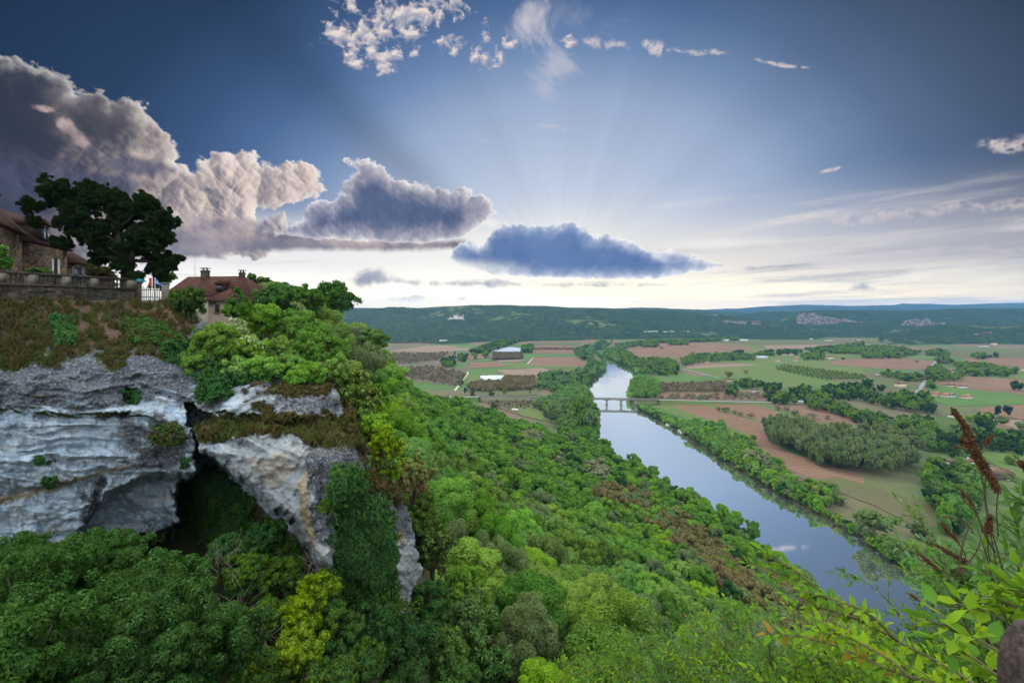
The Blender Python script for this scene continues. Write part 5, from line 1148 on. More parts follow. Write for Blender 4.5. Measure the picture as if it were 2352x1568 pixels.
def on_line(P0, P1, z):                                      # a frame along a facade: (t metres along, s metres out, z)
    P0, P1 = Vector((*P0, 0)), Vector((*P1, 0)); d = (P1-P0).normalized(); n = Vector((d.y, -d.x, 0))
    return lambda t_, s_, z_: tuple(P0 + d*t_ + n*s_ + Vector((0,0,z_))), (P1-P0).length
def fbox(mb, fr, t0, t1, s0, s1, z0, z1):
    V = [fr(t,s,z) for z in (z0,z1) for t,s in ((t0,s0),(t1,s0),(t1,s1),(t0,s1))]
    mb.add(V, [(0,3,2,1),(4,5,6,7),(0,1,5,4),(1,2,6,5),(2,3,7,6),(3,0,4,7)])
def roof_mesh(fr, L, Wd, ze, zr, hip0=0.0, hip1=0.0, ov=.45, th=.18):
    mb = MB(); m = -Wd/2
    a, b, c, d = (-ov,ov,ze),(L+ov,ov,ze),(L+ov,-Wd-ov,ze),(-ov,-Wd-ov,ze)
    e, f = (hip0-(.0 if hip0 else ov), m, zr), (L-hip1+(.0 if hip1 else ov), m, zr)
    V = [fr(*p) for p in (a,b,c,d,e,f)] + [fr(p[0],p[1],p[2]-th) for p in (a,b,c,d)]
    mb.add(V, [(0,1,5,4),(2,3,4,5),(1,2,5),(3,0,4),(0,6,7,1),(1,7,8,2),(2,8,9,3),(3,9,6,0),(6,9,8,7)])
    return mb
def village_house(name, P0, P1, Wd, z0, ze, zr, wmat, rmat, label, hips=(0,0), windows=(), chimneys=(), dormers=()):
    fr, L = on_line(P0, P1, 0)
    o = empty(name, (0,0,0), label, 'house', None)
    mb = MB(); m = -Wd/2
    V = [fr(*p) for p in ((0,0,z0),(L,0,z0),(L,-Wd,z0),(0,-Wd,z0),(0,0,ze),(L,0,ze),(L,-Wd,ze),(0,-Wd,ze))]
    mb.add(V, [(0,1,5,4),(1,2,6,5),(2,3,7,6),(3,0,4,7),(4,5,6,7)])
    if not hips[0]: mb.add([fr(0,0,ze+.01), fr(0,-Wd,ze+.01), fr(0,m,zr-.25)], [(0,2,1)])
    if not hips[1]: mb.add([fr(L,0,ze+.01), fr(L,-Wd,ze+.01), fr(L,m,zr-.25)], [(0,1,2)])
    mb.build('wall', wmat, o)
    rf = roof_mesh(fr, L, Wd, ze+.2, zr, *hips).build('roof', rmat, o)
    for (t_, s_, w, zb, zt) in chimneys:
        c = MB(); fbox(c, fr, t_-w/2, t_+w/2, s_-w*.4, s_+w*.4, zb, zt); fbox(c, fr, t_-w/2-.08, t_+w/2+.08, s_-w*.4-.08, s_+w*.4+.08, zt-.35, zt-.2); c.build('chimney', stone, rf)
        c = MB(); fbox(c, fr, t_-w/2-.1, t_+w/2+.1, s_-w*.4-.1, s_+w*.4+.1, zt+.25, zt+.35)
        for q in (-.35,.35): fbox(c, fr, t_+q*w-.05, t_+q*w+.05, s_-.1, s_+.1, zt, zt+.25)
        c.build('chimney_cap', stone_d, rf)
    for (t0, t1, za, zb, kind, sm) in windows:
        w = MB(); fbox(w, fr, t0-.10, t1+.10, .0, .05, zb, zb+.18); fbox(w, fr, t0-.10, t0, .0, .05, za, zb); fbox(w, fr, t1, t1+.10, .0, .05, za, zb); fbox(w, fr, t0-.14, t1+.14, .0, .12, za-.14, za)
        wo_ = w.build('window_frame' if kind != 'door' else 'door_frame', ashlar, o)
        g = MB(); fbox(g, fr, t0, t1, .0, .02, za, zb); g.build('pane' if kind != 'door' else 'door_leaf', glass if kind != 'door' else wood_d, wo_)
        if sm:
            sw = (t1-t0)*.5
            for s0, s1 in ((t0-.06-sw, t0-.06), (t1+.06, t1+.06+sw)):
                s = MB(); fbox(s, fr, s0, s1, .06, .11, za, zb)
                for q in range(3): zz = za+(zb-za)*(.15+.35*q); fbox(s, fr, s0+.03, s1-.03, .11, .135, zz, zz+.07)
                s.build('shutter', sm, o)
    for (t0, t1, zb, zt, dp) in dormers:
        d = MB(); fbox(d, fr, t0, t1, -dp, .15, zb, zt); dm = d.build('dormer', wood_d, rf)
        g = MB(); fbox(g, fr, t0+.15, (t0+t1)/2-.05, .15, .18, zb+.2, zt-.15); fbox(g, fr, (t0+t1)/2+.05, t1-.15, .15, .18, zb+.2, zt-.15); g.build('dormer_pane', glass, dm)
        r2 = MB(); tm = (t0+t1)/2
        V = [fr(*p) for p in ((t0-.25,.4,zt),(t1+.25,.4,zt),(t1+.25,-dp-.2,zt),(t0-.25,-dp-.2,zt),(tm,.1,zt+.8),(tm,-dp-.8,zt+.8))]
        r2.add(V, [(0,1,4),(1,2,5,4),(3,0,4,5),(2,3,5),(0,3,2,1)]); r2.build('dormer_roof', rmat, dm)
    return o
def XY(u, d): return ((u-CX)/F*d, d)
village_house('stone_house', XY(-70,38.0), XY(50,50.0), 8, 149.5, 156.9, 162.0, rubble_l, tile_d, 'tall brown stone house cut by the left edge, with white shutters', (0,0),
    windows=[(5.2,6.1,153.3,155.4,'w',shut_w),(7.9,8.8,153.3,155.4,'w',shut_w),(2.4,3.3,153.3,155.4,'w',shut_w)], chimneys=[(2,-4,1.0,161,163.4)], dormers=[(4.6,6.0,157.8,159.4,2.5)])
village_house('stone_house', XY(49,51.5), XY(154,60.5), 7.5, 149.5, 156.6, 160.4, rubble_l, tile_d, 'middle stone house with dormer and an open door between white shutters', (0,1.8),
    windows=[(6.3,7.1,152.2,155.4,'door',shut_w)], dormers=[(3.4,5.2,157.2,158.8,2.4)])
village_house('stone_house', XY(155,61.5), XY(203,64.5), 7, 149.5, 155.2, 158.6, rubble_l, tile_d, 'small farther stone house beside the great tree, grey shutters', (0,2.4), windows=[(1.0,1.9,153.2,154.9,'w',shut_g)])
village_house('stone_house', XY(212,78), XY(262,80), 8, 147, 153.2, 156.4, stone_l, tile_r, 'red roofed house half hidden behind the great tree trunk', (1.5,1.5), windows=[(1.2,2.0,151,152.4,'w',None)])
village_house('old_house', XY(382,78.5), XY(545,76), 9, 143.0, 151.6, 154.9, pmat('beige_stone', (.27,.225,.165), .95, .25, 1.0), tile_r, 'long old house with big brown tiled roof and two chimneys', (0,2.6), windows=[(2,2.9,149.3,150.8,'w',shut_w),(8.6,9.5,149.3,150.8,'w',None)],
    chimneys=[(3.1,-4.2,1.0,153.6,155.9),(9.6,-4.5,.7,154.3,155.5)], dormers=[(8.9,10.0,152.4,153.4,1.2)])
village_house('garden_annex', XY(478,69), XY(540,69), 5, 142.5, 150.7, 152.7, pmat('beige_stone', (.27,.225,.165), .95, .25, 1.0), tile_r, 'low annex with hipped roof and dark doorway in front of the old house', (1.9,1.9), windows=[(1.0,1.5,149.3,150.3,'door',None)])
# mast behind the old house
mp = at(448,640,84); MB().tube([(mp[0],mp[1],154), (mp[0],mp[1],158.7)], [.035,.015], 5).build('radio_mast', iron, None, label='thin mast rising behind the old house roof', category='mast')

# terrace wall with balustrade: from the left edge to the corner by the gate
W0, W1 = XY(-90,34.8), XY(309,48.0); fr, WL = on_line(W0, W1, 0); ZT = 152.65
tw = empty('terrace_wall', (0,0,0), 'weathered stone terrace wall topped by a balustrade above the cliff', 'wall')
r = np.random.default_rng(8)
def rough_wall(fr, L, s0, s1, z0, z1, name, mat, parent, st=.22, amp=.05):
    n, m = int(L/st)+2, int((z1-z0)/st)+2
    T, Zg = np.meshgrid(np.linspace(0,L,n), np.linspace(z0,z1,m)); A = fbm2(T*1.9, Zg*3.1, 4, .6, 71)*amp*2
    V = [fr(a, s1+b, c) for a, b, c in zip(T.ravel(), A.ravel(), Zg.ravel())]; Fq = grid_faces(m, n)
    k = len(V); V += [fr(0,s0,z0), fr(L,s0,z0), fr(L,s0,z1), fr(0,s0,z1)]
    Fl = [tuple(f) for f in Fq.tolist()] + [(k,k+3,k+2,k+1), ((m-1)*n, (m-1)*n+n-1, k+2, k+3), (n-1, k+1, k+2, m*n-1), (0, (m-1)*n, k+3, k)]
    return link(name, mesh_data(name, V, Fl, mat, smooth=False), parent)
rough_wall(fr, WL, -.5, 0, 148.8, ZT-1.02, 'base_wall', rubble, tw)
c = MB(); fbox(c, fr, -.1, WL+.1, -.42, .12, ZT-.16, ZT); c.build('handrail', stone_d, tw)
c = MB(); fbox(c, fr, -.1, WL+.1, -.46, .10, ZT-1.04, ZT-.90); c.build('plinth', stone, tw)
def tpos(u):                                                 # along-wall position seen at picture column u
    k = (u-CX)/F; dx_, dy_ = W1[0]-W0[0], W1[1]-W0[1]; t_ = (k*W0[1]-W0[0])/(dx_-k*dy_); return t_*WL
posts = [tpos(u) for u in (-60, 2, 76, 152, 216, 302)]
for i, tp_ in enumerate(posts):
    c = MB(); w = .34 if i != 5 else .46; fbox(c, fr, tp_-w, tp_+w, -.38, .10, ZT-.90, ZT-.16); fbox(c, fr, tp_-w+.08, tp_+w-.08, .10, .13, ZT-.80, ZT-.26); c.build('balustrade_post', ashlar, tw)
prof = [(.07,0),(.10,.03),(.10,.07),(.05,.10),(.115,.26),(.105,.34),(.05,.52),(.06,.60),(.10,.64),(.10,.70),(.07,.74)]
bal = MB(); bal.lathe(prof, 8); bme = mesh_data('baluster', bal.V, bal.F, stone_d, True)
tt = .5
while tt < WL-.4:
    if min(abs(tt-p) for p in posts) > .52: link('baluster', bme, tw, fr(tt, -.14, ZT-.90))
    tt += .33
# terrace floor and the ground behind it
tg = MB(); tg.add([fr(-2,-.5,151.5), fr(WL,-.5,151.5), (-36.4,49.6,151.4), (-52,68,151.4), (-75,90,151.5), (-75,30,151.5)], [(0,1,2,3,4,5)]); tg.build('terrace', pmat('terrace_gravel', (.20,.17,.13), .95, .2, 1.0), None, kind='structure')
# gate with its pillars
gl_, gr_ = XY(318,48.6), XY(392,50.0)
g = empty('entrance_gate', (0,0,0), 'slatted gate between two stone pillars at the end of the terrace wall', 'gate'); fg, GL = on_line(gl_, gr_, 0)
for a, b_, m_, zt in ((-.35,.25,stone,152.3),(GL-.75,GL-.1,ashlar,152.25)):
    c = MB(); fbox(c, fg, a, b_, -.4, .25, 149.5, zt); fbox(c, fg, a-.06, b_+.06, -.46, .31, zt, zt+.12); c.build('gate_pillar', m_, g)
c = MB(); fbox(c, fg, .27, GL-.77, -.05, .0, 150.9, 150.98); fbox(c, fg, .27, GL-.77, -.05, .0, 151.6, 151.68); c.build('rail', iron, g)
tt = .32
while tt < GL-.8:
    c = MB(); fbox(c, fg, tt, tt+.07, -.03, .03, 150.3, 151.95+.12*math.sin(tt*9)); c.build('bar', iron if int(tt*7) % 2 else wood_d, g); tt += .145
c = empty('ruined_wall', (0,0,0), 'rough low stone wall right of the gate', 'wall'); fw, Lw = on_line(XY(394,50.2), XY(412,51), 0); rough_wall(fw, Lw, -.4, 0, 148.5, 151.6, 'masonry', stone, c, .12, .12)
# two flags on poles by the gate, teal parasol behind the wall
def cloth(u, v, d, w, h, ang, m_, name, label, lean):
    p = at(u, v, d); o = empty('flag', (p[0], p[1], 150.3), label, 'flag', 'flags beside the gate')
    MB().tube([(0,0,0), (0,0,p[2]-150.3+.1)], [.035,.03], 6).build('pole', shut_w, o)
    n, m2 = 9, 6; V = []
    for i in range(n):
        for j in range(m2):
            a, b_ = i/(n-1), j/(m2-1)
            V.append((w*a*lean + .05*math.sin(a*9+b_*2), .10*math.sin(a*7+b_*3), p[2]-150.3 - h*b_*(1-.3*a) - a*w*ang))
    fl = link('cloth', mesh_data('cloth', V, grid_faces(n, m2), mats=m_, mi=[(k % (m2-1)) in (2,) for k in range((n-1)*(m2-1))], smooth=True), o)
red = pmat('red_cloth', (.35,.045,.035), .8, .1, 2); blue = pmat('blue_cloth', (.06,.16,.42), .8, .1, 2); whitec = pmat('white_cloth', (.6,.6,.62), .8, .05, 2)
cloth(349.5, 636, 47.6, .42, .85, .5, [red, red], 'flag', 'red flag hanging from its pole by the gate', -.8)
cloth(356, 640, 47.9, .75, .38, .75, [blue, whitec], 'flag', 'blue and white flag drooping from its pole by the gate', 1.0)
ps = at(320, 642, 50); o = empty('parasol', (ps[0], ps[1], 151.0), 'teal parasol showing above the end of the terrace wall', 'parasol')
MB().tube([(0,0,0),(0,0,1.7)], [.03,.03], 6).build('pole', shut_w, o); MB().lathe([(.62,1.48),(.60,1.54),(.3,1.68),(.02,1.8)], 8).build('canopy', pmat('teal_cloth', (.02,.20,.22), .8, .1, 2), o)

# the great dark tree on the terrace
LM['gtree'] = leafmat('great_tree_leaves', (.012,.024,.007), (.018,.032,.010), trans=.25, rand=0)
GT = [(112,448,30),(140,435,26),(100,480,20),(165,450,34),(205,440,26),(240,452,38),(150,490,22),(112,515,14),(200,490,40),(280,480,26),(262,505,40),(322,470,34),(345,500,36),(378,520,26),(392,545,15),(330,545,42),(372,560,28),(395,500,12),(225,540,34),(185,545,26),(165,560,18),(210,590,18),
      (290,570,34),(345,600,34),(378,605,20),(300,610,22),(365,630,18),(335,640,14),(240,575,26),(178,520,26),(390,590,10)]
D0 = 52.0; r = np.random.default_rng(77); base = at(296, 642, D0); gt = empty('chestnut_tree', tuple(base - np.array([0,0,1.2])), 'big dark spreading tree on the terrace beside the houses', 'tree')
P_, N_ = [], []
for u, v, q in GT:
    c0 = at(u, v, D0) - base + np.array([0,0,1.2]); R_ = q/F*D0; c0[1] += r.uniform(-1.6,1.6)
    for k in range(int(14+40*R_**2)):
        dd = unit(1, r)[0]; cc = c0 + dd*R_*(.12+.86*r.random()**.6)*np.array([1,1.3,1]); rr_ = r.uniform(.12,.36); n = int(r.uniform(50,110)*(rr_/.27)**1.6)
        e = unit(n, r, .3); P_.append(cc + e*(rr_*(.2+.9*r.random(n)))[:,None]*np.array([.95,1.0,.92])); N_.append(e)
P_ = np.concatenate(P_); N_ = np.concatenate(N_)+unit(len(P_), r)*.8; N_ /= np.linalg.norm(N_, axis=1)[:,None]
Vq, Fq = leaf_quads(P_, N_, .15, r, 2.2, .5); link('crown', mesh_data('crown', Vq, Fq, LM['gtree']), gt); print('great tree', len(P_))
mb = MB(); tz = 1.2
def loc(u, v, dy=0): q = at(u, v, D0) - base; return (q[0], q[1]+dy, q[2]+tz)
mb.tube([(0.0,0,0), loc(294,625), loc(288,600), loc(280,565), loc(268,530)], [.72,.60,.50,.38,.22], 9)
mb.tube([loc(293,628,.1), loc(303,600,-.3), loc(318,570,-.3), loc(335,530)], [.34,.30,.22,.10], 7)
for a, b_, c_ in (((284,585),(240,565),(190,545)),((280,565),(230,530),(170,480)),((272,545),(250,500),(240,460)),((268,530),(300,500),(322,475)),((316,572),(350,560),(378,545)),((289,598),(250,590),(215,590)),((305,598),(335,600),(360,605)),((200,505),(150,480),(112,455))):
    mb.tube([loc(*a), loc(*b_), loc(*c_)], [.24,.16,.05], 6)
mb.build('trunk', pmat('dark_bark', (.035,.030,.026), .95, .3, 3), gt, True)
shrub(4,594,40,.8,1.8,40,9000,.11,'ivy2','mid',.3,'green shrub at the left edge in front of the tall house','shrub','shrub',801)
shrub(95,624,47,.9,.7,30,4000,.11,'dark','mid',.3,'low shrub behind the balustrade by the middle house','shrub','shrub',802)
shrub(232,628,60,1.6,1.8,40,6000,.14,'rust','dark',.3,'reddish shrub between the far house and the great tree','shrub','shrub',803)
shrub(372,640,56,1.2,1.8,40,6000,.14,'dark','mid',.3,'dark shrub behind the flags','shrub','shrub',804)
for i, (u, v, d, R, Hh, lb) in enumerate([(605,652,100,1.6,3.4,'feathery dark treetop right of the old house roof'),(580,645,92,1.0,2.6,'thin dark treetop touching the old house roof'),(770,690,120,5.0,8,'dark crown at the end of the wooded crest'),(700,690,100,4.2,6,'dark crown along the wooded crest')]):
    shrub(u, v, d, R, Hh, 50, 9000 if R < 3 else 16000, .2 if R < 3 else .3, 'dark' if R < 3 else 'dark', 'mid', .25, lb, 'tree', 'broadleaf_tree', 810+i)

# ================================================================ the bridge
B0, B1 = gp(1100,910.5,8), gp(1512,917,8); fb, BLn = on_line(B0[:2], B1[:2], 0)
conc = pmat('bridge_stone', (.210,.200,.170), .9, .15, .3, (.150,.145,.125))
br = empty('stone_bridge', (0,0,0), 'long low stone bridge on slender piers across the river', 'bridge')
c = MB(); fbox(c, fb, 0, BLn, -4, 4, 6.9, 7.7); c.build('deck', conc, br)
for s0 in (-4.25, 3.85):
    c = MB(); fbox(c, fb, 0, BLn, s0, s0+.4, 7.71, 8.6); c.build('parapet', conc, br)
def btpos(u): k = (u-CX)/F; dx_, dy_ = B1[0]-B0[0], B1[1]-B0[1]; return (k*B0[1]-B0[0])/(dx_-k*dy_)*BLn
pier_t = [btpos(u) for u in (1293,1326,1360,1393.5,1426.5,1460.5,1493)]
for t_ in pier_t:
    c = MB()
    for w, z0, z1, sd_ in ((1.9,-5,-1.0,5.2),(1.15,-1.0,5.2,4.0),(1.6,5.2,5.6,4.1)): fbox(c, fb, t_-w, t_+w, -sd_, sd_, z0, z1)
    c.build('pier', conc, br)
for a, b_ in zip(pier_t[:-1], pier_t[1:]):
    mb = MB(); n = 16; V = []
    for i in range(n+1):
        q = i/n; t_ = a+1.16+(b_-a-2.32)*q; z = 4.6+2.0*math.sqrt(max(0, 1-(2*q-1)**2))**.8
        for s_ in (-3.8, 3.8): V += [fb(t_, s_, min(z, 6.75)), fb(t_, s_, 6.89)]
    Fc = []
    for i in range(n):
        k = i*4; Fc += [(k,k+4,k+5,k+1), (k+2,k+3,k+7,k+6), (k,k+2,k+6,k+4), (k+1,k+5,k+7,k+3)]
    mb.add(V, Fc); mb.build('arch', conc, br)
# embankments carrying the road
def ramp(name, P0, P1, z0, z1, w):
    f2, L2 = on_line(P0, P1, 0); V = [f2(0,-w/2,z0), f2(0,w/2,z0), f2(L2,w/2,z1), f2(L2,-w/2,z1), f2(0,-w/2-9*z0/8,-.5), f2(0,w/2+9*z0/8,-.5), f2(L2,w/2+.5,-.5), f2(L2,-w/2-.5,-.5)]
    link(name, mesh_data(name, V, [(0,1,2,3)], asph), kind='structure'); link('embankment', mesh_data('embankment', V, [(0,4,5,1),(1,5,6,2),(2,6,7,3),(3,7,4,0)], FM['grass']), kind='structure')
eR = gp(*c4(1250,940), .4); ramp('road', fb(BLn,0,0)[:2], eR[:2], 7.68, .5, 7); eL = gp(*c3(900,905), .4); ramp('road', fb(0,0,0)[:2], (-190, 850), 7.68, .5, 7)

# ================================================================ houses, sheds, boats and vans of the valley
def hit(u, v):
    k = (u-CX)/F; q = (VH-v)/F; ds = np.arange(400, 11000, 12.0)
    if q < 0: d0 = H/-q
    else: d0 = 1e9
    m = ds > 1850; dsm = ds[m]; hz = far_h(k*dsm, dsm); i = np.nonzero(H+q*dsm < hz+2)[0]
    d = dsm[i[0]] if len(i) else d0
    d = min(d, d0); return np.array([k*d, d, H+q*d])
def wall_roof(w, dp, h, rh, wm_, rm_, wins=3):
    a = MB(); a.box(-w/2,w/2,-dp/2,dp/2,-1,h); a.add([(-w/2,-dp/2,h+.01),(-w/2,dp/2,h+.01),(-w/2,0,h+rh*.95),(w/2,-dp/2,h+.01),(w/2,dp/2,h+.01),(w/2,0,h+rh*.95)], [(0,2,1),(3,4,5)])
    b_ = MB(); o = .5; b_.add([(-w/2-o,-dp/2-o,h-.15),(w/2+o,-dp/2-o,h-.15),(w/2+o,dp/2+o,h-.15),(-w/2-o,dp/2+o,h-.15),(-w/2-o,0,h+rh),(w/2+o,0,h+rh)], [(0,1,5,4),(2,3,4,5),(0,3,2,1),(0,4,3),(1,2,5)])
    c = MB(); c.box(w*.2,w*.2+.9,-.4,.5,h+rh*.5,h+rh+1.0)
    ws = []
    for k in range(wins):
        q = MB(); x = -w/2+w*(k+.7)/(wins+.4); q.box(x-.55,x+.55,-dp/2-.06,-dp/2-.01,.9 if k != 1 else 0,2.2); ws.append(mesh_data('window', q.V, q.F, glass))
    return mesh_data('wall', a.V, a.F, wm_), mesh_data('roof', b_.V, b_.F, rm_), mesh_data('chimney', c.V, c.F, wm_), ws
cream = pmat('cream_render', (.52,.44,.32), .9, .1, .3); white = pmat('white_render', (.60,.58,.54), .9, .06, .3); shed_m = pmat('shed_panels', (.42,.45,.50), .6, .1, .3)
KH = {'cream': wall_roof(13,8.5,3.6,2.6,cream,tile_b), 'orange': wall_roof(15,9,4.2,2.8,plaster,tile_o), 'white': wall_roof(12,8,3.6,2.4,white,tile_b), 'long': wall_roof(30,9,3.4,2.2,white,tile_b,4), 'barn': wall_roof(22,12,4.5,3.0,stone_l,tile_b,2), 'shed': wall_roof(28,14,4.5,1.4,white,shed_m,3), 'tall': wall_roof(16,10,7.5,3.4,cream,tile_b,4)}
HL = [('cream',c4,810,603,.2,'cream house in the hamlet, nearest the river'),('white',c4,885,585,-.3,'white house tucked under the pines of the hamlet'),('cream',c4,952,596,.4,'cream house in the middle of the hamlet row'),('shed',c4,1435,552,.3,'pale blue-grey shed right of the hamlet pines'),
 ('cream',c4,1550,520,.2,'cream house behind the orange roofed pair'),('orange',c4,1580,588,0,'wide house with orange roof by the green orchard'),('cream',c4,1640,532,-.3,'small cream house in the village gardens'),('white',c4,1700,528,.2,'white house in the village gardens'),
 ('orange',c4,1745,580,.2,'orange roofed house near the head of the orchard'),('cream',c4,1770,545,.5,'cream house beyond the orange roofed one'),('tall',c4,2050,565,.3,'tall cream house at the right end of the village'),('cream',c4,1900,505,.1,'cream house under the trees beyond the village'),('white',c4,1990,530,.1,'white house between the trees of the village'),
 ('barn',c4,1365,795,.2,'stone farmhouse with long brown roof in the meadow'),('barn',c4,1320,770,1.2,'brown roofed barn behind the farmhouse'),('cream',c4,1155,760,.3,'small house beside the tall bare tree'),('orange',c4,1640,900,-.7,'orange roofed house at the end of the bridge road'),('cream',c4,1610,870,.4,'little tower house beside the bridge road'),('white',c4,1365,855,.2,'tiny white house among the orchard trees'),
 ('shed',c4,1110,398,0,'white shed across the far fields'),('shed',c4,1280,397,0,'second white shed across the far fields, right of the first'),
 ('tall',c5,1250,815,.1,'bright cream gabled house left of the straight road'),('white',c5,1055,700,.4,'white house in the hedge beyond the gardens'),('white',c5,1065,915,0,'brown roofed white house in the wood'),('orange',c5,1565,890,.1,'big red roofed house right of the straight road'),('orange',c5,1655,900,.5,'small orange house behind a dark fir'),('white',c5,1695,900,0,'low white outbuilding beside the red roofed house'),
 ('orange',c5,1838,915,0,'tiny orange roofed hut in the meadow'),('cream',c5,1700,808,.2,'grey farm building behind the meadow'),('white',c5,1803,818,.2,'white house at the edge of the brown field'),('long',c5,1680,678,.1,'long low white building beside the grove'),('orange',c5,1865,620,.1,'pink roofed house in the round grove'),
 ('barn',c5,2020,545,.1,'brown farmhouse in the upper meadow'),('white',c5,2235,645,.2,'white cottage at the right of the grove'),('cream',c5,1025,545,.3,'cream house by the long hedge'),('white',c5,1120,553,.2,'white low house by the long hedge'),('white',c5,1720,1080,.4,'white house under the brown flower spikes'),('long',c5,1800,1500,.1,'long brown roofed house near the gravel yard'),
 ('barn',c6,1890,240,-.1,'dark roofed barn beside the gravel yard'),('tall',c5,2085,440,.2,'large cream manor on the wooded rise'),('long',c5,1990,450,.1,'long terrace building left of the manor'),('cream',c5,1840,352,.2,'cream house in the hill village, leftmost'),('cream',c5,1885,350,.5,'cream house in the hill village, second from the left'),('orange',c5,1925,352,0,'orange roofed house in the hill village'),('cream',c5,1970,350,.2,'cream house in the hill village beside the orange roof'),
 ('orange',c5,2010,340,.4,'highest orange roofed house of the hill village'),('orange',c5,2050,338,.1,'rightmost orange roofed house of the hill village'),('white',c5,1065,300,.2,'white house at the foot of the far cliffs'),('white',c5,455,386,.2,'white house at the edge of the far plain'),('long',c5,615,398,.1,'long white building on the far plain'),('white',c5,880,392,.3,'white house on the far plain under the cliffs'),('cream',c5,990,432,.1,'cream house below the low hill'),
 ('long',c5,465,303,.1,'pale building under the far cliffs, left one'),('long',c5,560,303,.2,'pale building under the far cliffs, right one'),('shed',c3,1795,885,.5,'blue roofed shed by the left bridge head'),('white',c3,1870,915,.1,'small white house by the left bridge head'),('white',c3,2108,208,.2,'white farmhouse high on the left hills'),('long',c3,2085,262,.1,'long cream farm on the left hills'),('white',c3,700,590,.2,'tiny white house by the round trees of the left plain'),('shed',c3,745,405,0,'pale shed at the foot of the left hills')]
for x in (380,430,480,540,590,640,700,760): HL.append(('shed' if x % 100 else 'long', c4, x, 322+(x%3)*2, .1, None))
nth = ['first','second','third','fourth','fifth','sixth','seventh','eighth']
kk = 0; rr = random.Random(4)
for kd, cv, x, y, rz, lb in HL:
    p = hit(*cv(x, y)); grp = None
    if lb is None: lb = f'pale roof at the foot of the central hills, {nth[kk]} of the row from the river'; kk += 1; grp = 'pale roofs at the foot of the central hills'
    o = empty('house' if kd not in ('shed','barn') else kd, tuple(p), lb, 'house' if kd not in ('shed','barn') else kd, grp, rz+rr.uniform(-.2,.2), (1.15,)*3 if p[1] > 1500 else None)
    a, b_, c, ws = KH[kd]; link('wall', a, o); link('roof', b_, o)
    if p[1] < 2200:
        link('chimney', c, o)
        for w in ws: link('window', w, o)
# white polytunnels in the left plain
for k in range(4):
    a = gp(*c3(1072+k*3, 722+k*8), 0); b_ = gp(*c3(1300+k*8, 718+k*8), 0); f2, L2 = on_line(a[:2], b_[:2], 0); V = []; n = 7
    for t_ in (0, L2):
        for i in range(n): th = math.pi*i/(n-1); V.append(f2(t_, math.cos(th)*4, math.sin(th)*3.4))
    o = link('polytunnel', mesh_data('polytunnel', V, [(i,i+1,i+1+n,i+n) for i in range(n-1)] + [tuple(range(n))[::-1], tuple(range(n,2*n))], pmat('plastic_sheet', (.55,.60,.68), .4, .08, .2)), label=f'long white polytunnel in the left plain, {nth[k]} from the hills side', category='greenhouse', group='polytunnels in the left plain')
# castle on the left ridge
cp_ = hit(*c3(856,215)); o = empty('castle', tuple(cp_), 'pale castle with turrets on a rock in the wooded hillside', 'castle'); sc_ = cp_[1]/F*.2578
c = MB(); c.box(-75*sc_,75*sc_,-6,14,-12,14*sc_); c.build('rampart', pmat('castle_rock', (.36,.33,.30), .9, .2, .05), o)
c = MB(); c.box(-18*sc_,12*sc_,-2,16,14*sc_,40*sc_); c.box(14*sc_,62*sc_,0,14,14*sc_,34*sc_); c.box(-60*sc_,-24*sc_,0,12,14*sc_,24*sc_); c.build('keep', white, o)
c = MB()
for x0, x1, z in ((-18,12,40),(14,62,34),(-60,-24,24)): c.add([(x0*sc_,-3,z*sc_),(x1*sc_,-3,z*sc_),(x1*sc_,17,z*sc_),(x0*sc_,17,z*sc_),((x0+4)*sc_,7,(z+10)*sc_),((x1-4)*sc_,7,(z+10)*sc_)], [(0,1,5,4),(2,3,4,5),(0,4,3),(1,2,5)])
c.build('roof', tile_b, o)
for x in (-20, 13, 63): c = MB(); c.lathe([(4*sc_,0),(4*sc_,36*sc_),(4.6*sc_,36*sc_),(.1,50*sc_)], 10, (x*sc_, 4, 2)); c.build('turret', white, o)
